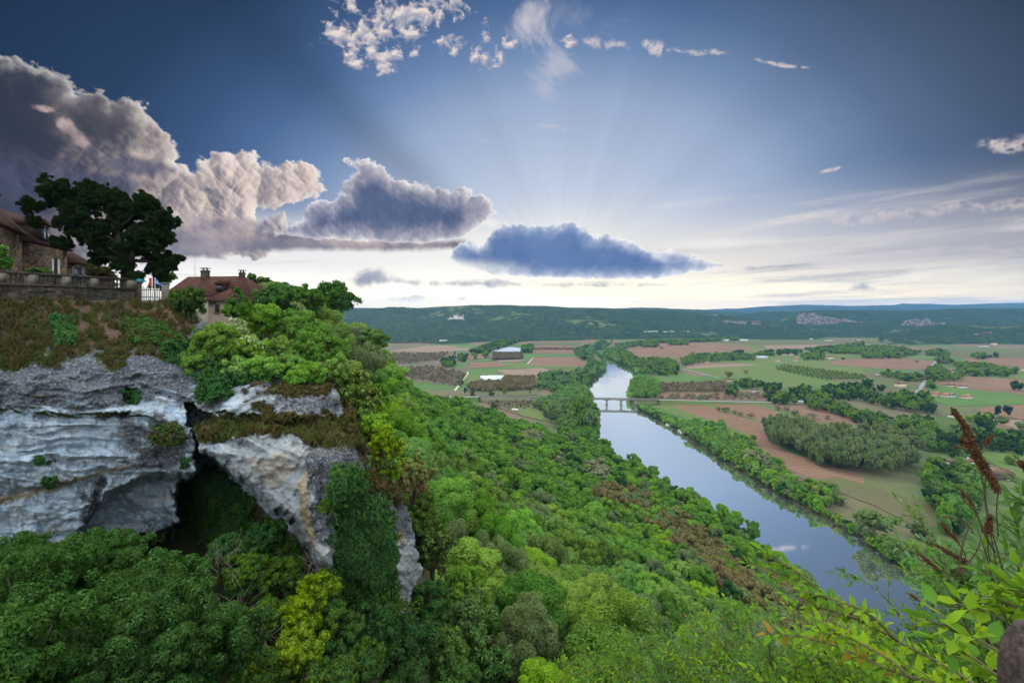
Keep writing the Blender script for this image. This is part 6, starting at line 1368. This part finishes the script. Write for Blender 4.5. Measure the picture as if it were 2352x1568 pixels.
# rock faces on the far hills
rockm = bpy.data.materials.new('far_rock'); rockm.use_nodes = True; t = rockm.node_tree; b = t.nodes['Principled BSDF']
P = S(t, t.nodes.new('ShaderNodeNewGeometry').outputs['Position']); x_, y_, z_ = sep(t, P); n_f = noise(t, comb(t, x_*.05, y_*.05, z_*.14), 1.0, 6, .7)
put(t, b.inputs['Base Color'], cmix(t, step(t, n_f, .42, .60), (.040,.048,.045), (.170,.135,.120))); b.inputs['Roughness'].default_value = .95
for cv, poly in ((c4, [(1100,225),(1150,215),(1230,222),(1300,214),(1305,262),(1230,275),(1150,255),(1110,245)]), (c4, [(1360,218),(1430,222),(1425,280),(1370,268),(1350,245)]), (c4, [(1168,158),(1235,160),(1230,172),(1170,168)]),
    (c5, [(325,185),(350,160),(480,150),(510,175),(560,185),(640,195),(760,210),(860,225),(940,240),(1000,270),(960,292),(860,300),(780,270),(700,255),(600,250),(520,262),(440,240),(370,262),(330,240)]),
    (c5, [(1240,275),(1290,225),(1400,200),(1440,225),(1500,195),(1530,235),(1640,240),(1680,265),(1560,275),(1450,285),(1360,310),(1260,315)]), (c5, [(1180,310),(1240,300),(1250,325),(1180,330)]), (c4, [(1010,170),(1045,168),(1045,185),(1012,186)])):
    pp = np.array([cv(*q) for q in poly]); us = np.arange(pp[:,0].min(), pp[:,0].max()+1.5, 1.5); vs = np.arange(pp[:,1].min(), pp[:,1].max()+1.2, 1.2)
    Ug, Vg = np.meshgrid(us, vs); hd = np.array([hit(u, pp[:,1].mean())[1] for u in us]); hd = np.convolve(np.pad(hd, 4, 'edge'), np.ones(9)/9, 'valid')
    Dg = (hd*.985)[None] + (pp[:,1].mean()-Vg)*3.0 + fbm2(Ug/7, Vg/5, 4, .6, 9)*22
    s_ = sdf(Ug, Vg, [tuple(q) for q in pp]) + fbm2(Ug/6, Vg/4, 3, .6, 19)*3.5 + 2.0; fq_ = grid_faces(*Ug.shape); fq_ = fq_[(s_.ravel() > 0)[fq_].all(1)]
    if len(fq_) < 4: continue
    Vv = np.stack([(Ug-CX)/F*Dg, Dg, H+(VH-Vg)/F*Dg], -1).reshape(-1,3); us_ = np.unique(fq_); rm_2 = -np.ones(Ug.size, int); rm_2[us_] = np.arange(len(us_))
    link('rock_face', mesh_data('rock_face', Vv[us_], rm_2[fq_], rockm, smooth=False), kind='structure')
# boats and vans
hull = MB(); hull.add([(-2.6,-.8,.0),(2.0,-.8,.0),(3.4,0,.15),(2.0,.8,.0),(-2.6,.8,.0),(-2.8,-1.05,.8),(2.1,-1.05,.8),(3.9,0,1.0),(2.1,1.05,.8),(-2.8,1.05,.8)], [(0,4,3,2,1),(0,1,6,5),(1,2,7,6),(2,3,8,7),(3,4,9,8),(4,0,5,9),(5,6,7,8,9)])
hme = mesh_data('hull', hull.V, hull.F, white); cb = MB(); cb.box(-1.2,1.0,-.7,.7,.81,1.9); cb.box(-1.4,1.2,-.85,.85,1.9,2.0); cbm = mesh_data('cabin', cb.V, cb.F, shut_g)
for i, (x, y, a, lb) in enumerate([(625,1143,-.9,'small white boat moored by the far bank below the bridge'),(735,1198,-.9,'white boat moored by the far bank, upper of the close pair'),(755,1212,-.8,'white boat moored by the far bank, lower of the close pair')]):
    p = gp(*c4(x-8, y+6), -2.0); o = empty('boat', (p[0], p[1], -2.15), lb, 'boat', 'boats moored by the far bank', a, (1.6,)*3); link('hull', hme, o); link('cabin', cbm, o)
vb = MB(); vb.box(-2.6,2.6,-1,1,.45,1.2); vb.add([(-2.6,-1,1.21),(2.0,-1,1.21),(2.0,1,1.21),(-2.6,1,1.21),(-2.5,-.92,2.2),(1.2,-.92,2.2),(1.2,.92,2.2),(-2.5,.92,2.2)], [(0,1,5,4),(1,2,6,5),(2,3,7,6),(3,0,4,7),(4,5,6,7)])
vbm = mesh_data('body', vb.V, vb.F, white); wd_ = MB(); wd_.add([(1.32,-.85,2.1),(2.02,-.9,1.35),(2.02,.9,1.35),(1.32,.85,2.1)], [(0,1,2,3)]); wdm = mesh_data('windscreen', wd_.V, wd_.F, glass)
wh = MB(); wh.tube([(0,-.14,0),(0,.14,0)], [.36,.36], 10); whm = mesh_data('wheel', wh.V, wh.F, pmat('tyre', (.02,.02,.02), .8, .1, 3))
for cv, x, y, a, lb in ((c4,1785,945,.1,'white van at the end of the bridge road'),(c4,1815,950,.2,'white car behind the van at the end of the bridge road'),(c3,1372,1018,.3,'white van parked left of the bridge, left one'),(c3,1395,1020,.1,'white van parked left of the bridge, right one'),(c5,1400,720,1.2,'light car on the straight road')):
    p = gp(*cv(x, y), .4); o = empty('van', tuple(p), lb, 'van' if 'van' in lb[:12] else 'car', None, a, (1.25,)*3); link('body', vbm, o); link('windscreen', wdm, o)
    for wx in (-1.7, 1.7):
        for wy in (-.95, .95): link('wheel', whm, o, (wx, wy, .36))
# ================================================================ plants right in front of the viewer
LM['f_lime'] = leafmat('front_yellow_green', (.230,.360,.030), (.150,.280,.028), trans=.45, rand=0, cs=2.5)
LM['f_green'] = leafmat('front_green', (.110,.230,.035), (.075,.175,.030), trans=.4, rand=0, cs=2.5)
LM['f_grey'] = leafmat('front_grey_green', (.120,.210,.085), (.085,.165,.060), trans=.3, rand=0, cs=2.5)
LM['f_rust'] = leafmat('front_reddish_young', (.300,.180,.040), (.230,.200,.035), trans=.4, rand=0, cs=3)
twig = pmat('green_twig', (.120,.110,.050), .8, .2, 5); twig_b = pmat('brown_twig', (.075,.050,.035), .9, .2, 5)
TPL = np.array([(0,0,0),(.36,0,-.05),(.70,0,-.04),(1,0,-.10),(.30,.50,.03),(.68,.36,.02),(.30,-.50,.03),(.68,-.36,.02),(.08,.12,0),(.08,-.12,0)])
TFC = np.array([(0,1,8),(8,1,4),(1,2,5),(1,5,4),(2,3,5),(0,9,1),(9,6,1),(1,7,2),(1,6,7),(2,7,3)])
def leaves_at(P, Dd, Nn, L, w, r):
    """ovate folded leaves: base points, directions, upper sides"""
    n = len(P); Dd = Dd/np.linalg.norm(Dd, axis=1)[:,None]; B = np.cross(Nn, Dd); B /= np.linalg.norm(B, axis=1)[:,None]+1e-9; Nn = np.cross(Dd, B)
    s = (L*(.6+.7*r.random(n)))[:,None,None]; T = TPL[None]*np.array([1, w, 1])
    curl = (r.random(n)*.5)[:,None]
    z = T[...,2] - curl*T[...,0]**2*.35
    V = P[:,None] + s*(T[...,0:1]*Dd[:,None] + T[...,1:2]*B[:,None] + z[...,None]*Nn[:,None])
    return V.reshape(-1,3), (TFC[None]+np.arange(n)[:,None,None]*10).reshape(-1,3)
def bez(p, n):                                               # smooth path through points
    p = np.array(p, float); t = np.linspace(0, len(p)-1, n); i = np.clip(t.astype(int), 0, len(p)-2); f = t-i
    g = np.gradient(p, axis=0); h = f[:,None]
    return (2*h**3-3*h**2+1)*p[i]+(h**3-2*h**2+h)*g[i]+(-2*h**3+3*h**2)*p[i+1]+(h**3-h**2)*g[i+1]
def dress(path, r, step_, ang=.9, start=.15, pairs=False, up=.7):
    """leaf bases, directions and normals along a stem"""
    seg = np.linalg.norm(np.diff(path, axis=0), axis=1); s = np.concatenate([[0], np.cumsum(seg)]); n = max(3, int(s[-1]*(1-start)/step_))
    q = np.linspace(s[-1]*start, s[-1], n); P = np.stack([np.interp(q, s, path[:,k]) for k in range(3)], 1)
    T = np.gradient(P, axis=0); T /= np.linalg.norm(T, axis=1)[:,None]+1e-9
    S1 = np.cross(T, np.array([0,0,1.0])); S1 /= np.linalg.norm(S1, axis=1)[:,None]+1e-9; S2 = np.cross(S1, T)
    ph = np.arange(n)*2.4 + r.random(n)*.6
    if pairs: P = np.repeat(P, 2, 0); T = np.repeat(T, 2, 0); S1 = np.repeat(S1, 2, 0); S2 = np.repeat(S2, 2, 0); ph = np.repeat(np.arange(n)*1.57, 2); ph[1::2] += math.pi
    R = S1*np.cos(ph)[:,None]+S2*np.sin(ph)[:,None]
    D = T*math.cos(ang) + R*math.sin(ang) + r.normal(size=P.shape)*.12; D[-1] = T[-1]
    N = np.array([[0,0,1.0]])*up + R*-.2 + r.normal(size=P.shape)*.22
    return P, D, N
def plant(name, label, cat, stems, L, w, step_, mat, mat2=None, sh=0.0, r0=.008, seed=0, pairs=False, tm=None, ang=.9, group=None, side=0, side_len=.3, up=.7, start=.15):
    r = np.random.default_rng(seed); base = stems[0][0]
    o = empty(name, tuple(base), label, cat, group); PP, DD_, NN = [], [], []; mb = MB()
    for st in stems:
        path = bez(st, 14)-base; mb.tube([tuple(p) for p in path], list(np.linspace(r0, r0*.25, len(path))), 5)
        a = dress(path, r, step_, ang, start, pairs, up); PP.append(a[0]); DD_.append(a[1]); NN.append(a[2])
        for k in range(side):
            i = int(r.integers(3, 12)); t_ = path[min(i+1,13)]-path[i]; t_ /= np.linalg.norm(t_)+1e-9
            e = t_*.6 + unit(1, r)[0]*.8; e[2] += .15; ln = side_len*r.uniform(.6,1.2)*(1.15-i/14)
            sp = np.array([path[i], path[i]+e*ln*.5, path[i]+e*ln+np.array([0,0,-.12*ln])]); sp = bez(sp, 7)
            mb.tube([tuple(p) for p in sp], list(np.linspace(r0*.45, r0*.15, 7)), 4)
            a = dress(sp, r, step_, ang, .1, pairs, up); PP.append(a[0]); DD_.append(a[1]); NN.append(a[2])
    P, D, N = np.concatenate(PP), np.concatenate(DD_), np.concatenate(NN); V, Fc = leaves_at(P, D, N, L, w, r)
    mi = np.repeat((r.random(len(P)) < sh).astype(int), 10)
    link('leaves', mesh_data('leaves', V, Fc, mats=[LM[mat], LM[mat2 or mat]], mi=mi, smooth=True), o); mb.build('stem', tm or twig, o, True)
    return o
def A3(*p): return np.array([at(*q) for q in p])
def tuft(u, v, d, n, Ls, spread, lean, r, drop=1.2):         # stems fanning out of one root below (u, v)
    b = at(u, v, d); b[2] -= Ls*.9; out = []
    for k in range(n):
        a = r.uniform(0, 6.28); q = np.array([math.cos(a), math.sin(a), 0])*spread*r.uniform(.2,1) + np.array(lean); ln = Ls*r.uniform(.75,1.25)
        out.append(np.array([b+q*.05, b+q*.35*ln+np.array([0,0,.55*ln]), b+q*.75*ln+np.array([0,0,.95*ln]), b+q*1.1*ln+np.array([0,0,1.08*ln])]))
    return out
r = np.random.default_rng(55)
# the long arching branch against the river
plant('arching_branch_shrub', 'yellow-green branch arching left in front of the river', 'shrub', [A3((2330,1640,2.6),(2200,1545,2.7),(2060,1470,2.8),(1950,1405,2.9),(1860,1345,3.0),(1780,1312,3.05),(1712,1292,3.1)),
    A3((1900,1375,2.95),(1840,1320,3.0),(1790,1290,3.05),(1752,1262,3.1)), A3((2060,1470,2.8),(1990,1405,2.8),(1900,1372,2.85),(1830,1352,2.9)), A3((1990,1425,2.85),(1900,1400,2.9),(1850,1375,2.95))], .066, .50, .017, 'f_lime', 'f_green', .25, .010, 1, ang=1.0, side=3, side_len=.13)
plant('arching_branch_shrub', 'second yellow-green branch lying across below the arching one', 'shrub', [A3((2300,1680,2.2),(2180,1580,2.3),(2060,1545,2.4),(1940,1490,2.5),(1840,1462,2.6),(1760,1455,2.7)), A3((2100,1560,2.35),(2020,1500,2.4),(1930,1455,2.5),(1870,1440,2.55))], .062, .48, .017, 'f_lime', 'f_rust', .16, .009, 2, ang=1.0, side=4, side_len=.16)
plant('leafy_twig', 'thin upright twig with small leaves in front of the river bend', 'shrub', [A3((2230,1600,3.4),(2200,1530,3.4),(2150,1490,3.4),(2180,1440,3.5),(2225,1385,3.5)), A3((2180,1500,3.4),(2140,1460,3.5),(2130,1410,3.5)), A3((2190,1470,3.4),(2230,1450,3.5),(2240,1420,3.5))], .045, .55, .022, 'f_lime', 'f_green', .3, .005, 3)
# broad soft leaves closest to the viewer on the right
plant('broad_leaved_shrub', 'large soft bright leaves nearest the viewer at the right edge', 'shrub', [A3((2420,1640,2.2),(2380,1500,2.2),(2300,1420,2.2),(2200,1385,2.3)), A3((2460,1560,2.1),(2400,1440,2.1),(2320,1385,2.1),(2230,1360,2.2)), A3((2400,1600,1.7),(2300,1500,1.75),(2200,1450,1.8),(2130,1420,1.85)),
    A3((2480,1500,2.0),(2420,1400,2.0),(2360,1370,2.0),(2290,1345,2.1)), A3((2440,1700,1.9),(2300,1560,1.9),(2220,1500,1.95),(2160,1470,2.0))], .078, .50, .024, 'f_lime', 'f_green', .3, .008, 4, ang=1.05, side=5, side_len=.2)
k = 0
for (u, v, d, n, Ls, L, w, m1, m2, sh, lb) in [
    (1480,1570,9.5,16,1.5,.090,.40,'f_green','f_lime',.3,'small leafy shrub at the bottom edge, leftmost of the near shrubs'),
    (1580,1545,8.6,18,1.6,.085,.42,'f_green','f_grey',.3,'fine leaved green shrub near the bottom edge'),
    (1690,1560,8.0,18,1.5,.085,.36,'f_grey','f_green',.3,'grey-green shrub standing behind the front row'),
    (1660,1590,6.6,18,1.4,.080,.42,'f_lime','f_green',.4,'yellow-green shrub at the bottom edge left of the grey-green one'),
    (1740,1540,7.5,14,1.3,.080,.50,'f_green','f_lime',.3,'upright shrub rising before the brown wooded slope'),
    (1780,1560,6.0,18,1.4,.085,.30,'f_grey','f_green',.2,'grey-green narrow leaved shrub at the bottom'),
    (1860,1570,5.6,18,1.15,.080,.45,'f_green','f_lime',.35,'dense green shrub below the arching branch'),
    (1930,1590,4.6,18,1.1,.075,.50,'f_lime','f_green',.4,'yellow-green shrub lowest in the middle of the front row'),
    (2000,1590,4.6,18,.95,.070,.50,'f_green','f_lime',.4,'green shrub under the second branch'),
    (2080,1590,4.0,18,1.0,.070,.48,'f_lime','f_green',.45,'yellow-green shrub at the bottom right of centre'),
    (2150,1590,3.8,18,.9,.068,.48,'f_green','f_lime',.4,'green shrub left of the rock'),
    (2240,1600,3.2,16,.9,.065,.50,'f_lime','f_green',.4,'low yellow-green shrub beside the rock'),
    (2230,1470,4.6,18,1.1,.070,.40,'f_green','f_grey',.4,'dense green shrub between the river and the butterfly bush'),
    (2330,1400,4.2,20,1.4,.085,.32,'f_grey','f_green',.4,'grey-green shrub at the right edge under the seed spikes'),
    (2290,1490,3.8,16,1.1,.080,.34,'f_green','f_grey',.3,'green shrub above the rock'),
    (1560,1510,14,16,2.0,.13,.42,'f_green','f_grey',.3,'rounded shrub beyond the front row, on the left'),
    (1640,1490,14,16,2.0,.12,.42,'f_grey','f_rust',.15,'greyish shrub with buff flower heads beyond the front row'),
    (1830,1530,11,16,1.7,.11,.42,'f_green','f_lime',.2,'dark green shrub beyond the front row, at the river side'),
    (1400,1560,14,16,2.0,.12,.42,'f_green','f_lime',.3,'shrub with bronze tips at the bottom edge near the middle'),
    (1330,1600,15,14,1.8,.12,.42,'f_lime','f_green',.3,'low yellowish shrub at the bottom edge near the middle')]:
    k += 1; plant('front_shrub', lb, 'shrub', tuft(u, v, d, n, Ls, .62, (-.10,0,0), r), L, w, L*.42, m1, m2, sh, .008 if d < 7 else .013, 20+k, side=7, side_len=Ls*.42, start=.3)
# butterfly bush with lance leaves and last year's seed heads
bud = []
for pts in [((2300,1560,2.9),(2290,1400,3.0),(2270,1290,3.1),(2240,1200,3.2)), ((2330,1560,2.8),(2340,1380,2.9),(2345,1250,3.0),(2320,1165,3.1)), ((2250,1540,3.0),(2215,1420,3.1),(2180,1330,3.2),(2165,1275,3.3)), ((2280,1560,3.0),(2260,1420,3.1),(2215,1340,3.2),(2200,1300,3.3)), ((2360,1540,2.7),(2390,1350,2.8),(2380,1220,2.9),(2360,1140,3.0)), ((2320,1520,3.0),(2300,1350,3.1),(2310,1260,3.2),(2300,1190,3.3))]: bud.append(A3(*pts))
plant('butterfly_bush', 'bush with narrow grey-green leaves at the right edge', 'bush', bud, .115, .26, .040, 'f_grey', 'f_green', .35, .009, 50, pairs=True, tm=twig_b, ang=.75, side=5, side_len=.25)
seed_m = pmat('brown_seed_heads', (.135,.062,.030), .95, .35, 60.0, (.075,.038,.022))
def spike(pts, rad, label, stalk):
    r_ = np.random.default_rng(int(pts[0][0])); path = bez(A3(*pts), 24); base = path[0].copy(); o = empty('dry_seed_spike', tuple(base), label, 'seed head', 'dry seed spikes on the right'); mb = MB(); path = path - base
    L = np.linalg.norm(path[-1])
    for i in range(int(2600*L/.5*min(1.5,rad/.02))):
        q = r_.random()**.9; j = q*22; a = path[int(j)]+(path[int(j)+1]-path[int(j)])*(j-int(j)); env = rad*(1-.55*q)*(.55+.45*math.sin(j*5.3+1)**2)
        p = a + unit(1, r_)[0]*env*r_.random()**.5; s = rad*.13*r_.uniform(.6,1.4); dd = unit(1, r_)[0]*s*1.8; e = unit(1, r_)[0]*s
        mb.add([p-dd, p+e, p+dd, p-e], [(0,1,2,3)])
    mb.build('seed_head', seed_m, o); s2 = MB(); sp = bez(A3(*stalk), 16)-base; s2.tube([tuple(p) for p in sp], [.0035]*16, 5); s2.tube([tuple(p) for p in path], [.0035]*24, 5); s2.build('stalk', twig_b, o)
D = 3.0
for pts, rad, stalk, lb in [
    ((c5(2010,1568)+(D,), c5(1900,1350)+(D,), c5(1840,1190)+(D,), c5(1705,990)+(D,)), .036, ((2330,1480,2.95),(2300,1300,D),(2265,1170,D),c5(2010,1568)+(D,)), 'tallest thick brown seed spike leaning left above the planes'),
    ((c5(1960,1500)+(D,), c5(1880,1370)+(D,), c5(1780,1255)+(D,)), .028, ((2310,1440,D),(2280,1250,D),c5(1960,1500)+(D,)), 'second brown seed spike just below the tallest'),
    ((c5(2000,1305)+(D,), c5(2040,1280)+(D,), c5(2070,1240)+(D,)), .026, (c5(1945,1430)+(D,),c5(1965,1370)+(D,),c5(2000,1305)+(D,)), 'short brown seed tuft on a side stalk'),
    ((c5(1800,1350)+(D,), c5(1760,1345)+(D,), c5(1715,1340)+(D,)), .016, (c5(1900,1400)+(D,),c5(1850,1370)+(D,),c5(1800,1350)+(D,)), 'thin horizontal brown seed spike'),
    ((c6(1900,330)+(D,), c6(1850,240)+(D,), c6(1800,130)+(D,)), .034, (c6(1900,620)+(D,),c6(1890,450)+(D,),c6(1900,330)+(D,)), 'ragged brown seed head in front of the gravel yard'),
    ((c6(1745,430)+(D,), c6(1700,370)+(D,), c6(1660,325)+(D,)), .020, (c6(1880,720)+(D,),c6(1800,560)+(D,),c6(1745,430)+(D,)), 'small brown seed spike high on the left stalk'),
    ((c6(1640,650)+(D,), c6(1580,590)+(D,), c6(1530,530)+(D,)), .022, (c6(1640,870)+(D,),c6(1690,760)+(D,),c6(1640,650)+(D,)), 'brown seed spike over the meadow, upper one of three'),
    ((c6(1690,790)+(D,), c6(1590,730)+(D,), c6(1490,670)+(D,)), .025, (c6(1640,870)+(D,),c6(1700,830)+(D,),c6(1690,790)+(D,)), 'brown seed spike over the meadow, middle one of three'),
    ((c6(1510,830)+(D,), c6(1440,775)+(D,), c6(1380,728)+(D,)), .020, (c6(1640,900)+(D,),c6(1580,860)+(D,),c6(1510,830)+(D,)), 'brown seed spike over the meadow, lowest one of three'),
    ((c6(1385,1035)+(D,), c6(1355,1010)+(D,), c6(1330,990)+(D,)), .018, (c6(1560,1120)+(D,),c6(1460,1080)+(D,),c6(1385,1035)+(D,)), 'small brown seed spike beside the river edge'),
    ((c6(1830,600)+(D,), c6(1840,550)+(D,), c6(1852,490)+(D,)), .036, (c6(1850,800)+(D,),c6(1835,700)+(D,),c6(1830,600)+(D,)), 'broad brown seed tuft beside the near meadow'),
    ((c6(1610,500)+(D,), c6(1575,495)+(D,), c6(1540,495)+(D,)), .012, (c6(1740,600)+(D,),c6(1690,530)+(D,),c6(1610,500)+(D,)), 'faint thin seed spike over the meadow'),
    ((c6(2100,210)+(D,), c6(2067,160)+(D,), c6(2035,140)+(D,)), .034, (c6(2120,420)+(D,),c6(2110,300)+(D,),c6(2100,210)+(D,)), 'brown seed tuft at the right edge')]: spike(pts, rad, lb, stalk)
# forked bare twig
mb = MB(); b0 = at(*c6(1640,880), 2.95)
for pts in [((1640,880),(1700,800),(1760,720),(1790,640)), ((1640,880),(1660,740),(1680,640),(1740,500)), ((1880,720),(1810,600),(1760,480),(1650,350))]:
    p = bez(np.array([at(*c6(*q), 2.95) for q in pts]), 12)-b0; mb.tube([tuple(q) for q in p], list(np.linspace(.006,.003,12)), 5)
o = mb.build('bare_twig', twig_b, None, True, label='forked bare twig among the brown seed spikes', category='twig'); o.location = tuple(b0)
# the rock of the parapet at the lower right corner
rk = bpy.data.materials.new('parapet_rock'); rk.use_nodes = True; t = rk.node_tree; b = t.nodes['Principled BSDF']
P = S(t, t.nodes.new('ShaderNodeTexCoord').outputs['Object']); x, y, z = sep(t, P); n1_ = noise(t, P, 30, 6, .7); n2_ = noise(t, P, 8, 4, .6)
c = cmix(t, step(t, n1_, .40, .62), (.018,.012,.010), (.060,.042,.036)); c = cmix(t, step(t, z + (n2_-.5)*.15, -.06, -.10), c, cmix(t, n1_, (.20,.13,.085), (.42,.34,.27)))
put(t, b.inputs['Base Color'], c); b.inputs['Roughness'].default_value = .9
bn = t.nodes.new('ShaderNodeBump'); bn.inputs['Strength'].default_value = .8; bn.inputs['Distance'].default_value = .01; put(t, bn.inputs['Height'], n1_); t.links.new(bn.outputs[0], b.inputs['Normal'])
th, ph = np.meshgrid(np.linspace(0, 2*np.pi, 64, endpoint=False), np.linspace(0.02, np.pi-.02, 40)); X, Y, Z = np.sin(ph)*np.cos(th), np.sin(ph)*np.sin(th), np.cos(ph)
sg = lambda q: np.sign(q)*np.abs(q)**.62
R3 = 1 + fbm3(X*1.6, Y*1.6, Z*1.6, 5, .55, 7)*.22; V = np.stack([sg(X)*R3*.10, sg(Y)*R3*.16, sg(Z)*R3*.17], -1).reshape(-1,3)
Fq = grid_faces(*X.shape); wrap = np.array([(i*64+63, i*64, (i+1)*64, (i+1)*64+63) for i in range(39)]); Fq = np.concatenate([Fq, wrap])
p = at(2474, 1628, 1.35); o = link('parapet_stone', mesh_data('parapet_stone', V, Fq, rk, smooth=True), None, tuple(p), label='dark rough stone of the parapet in the lower right corner', category='stone')
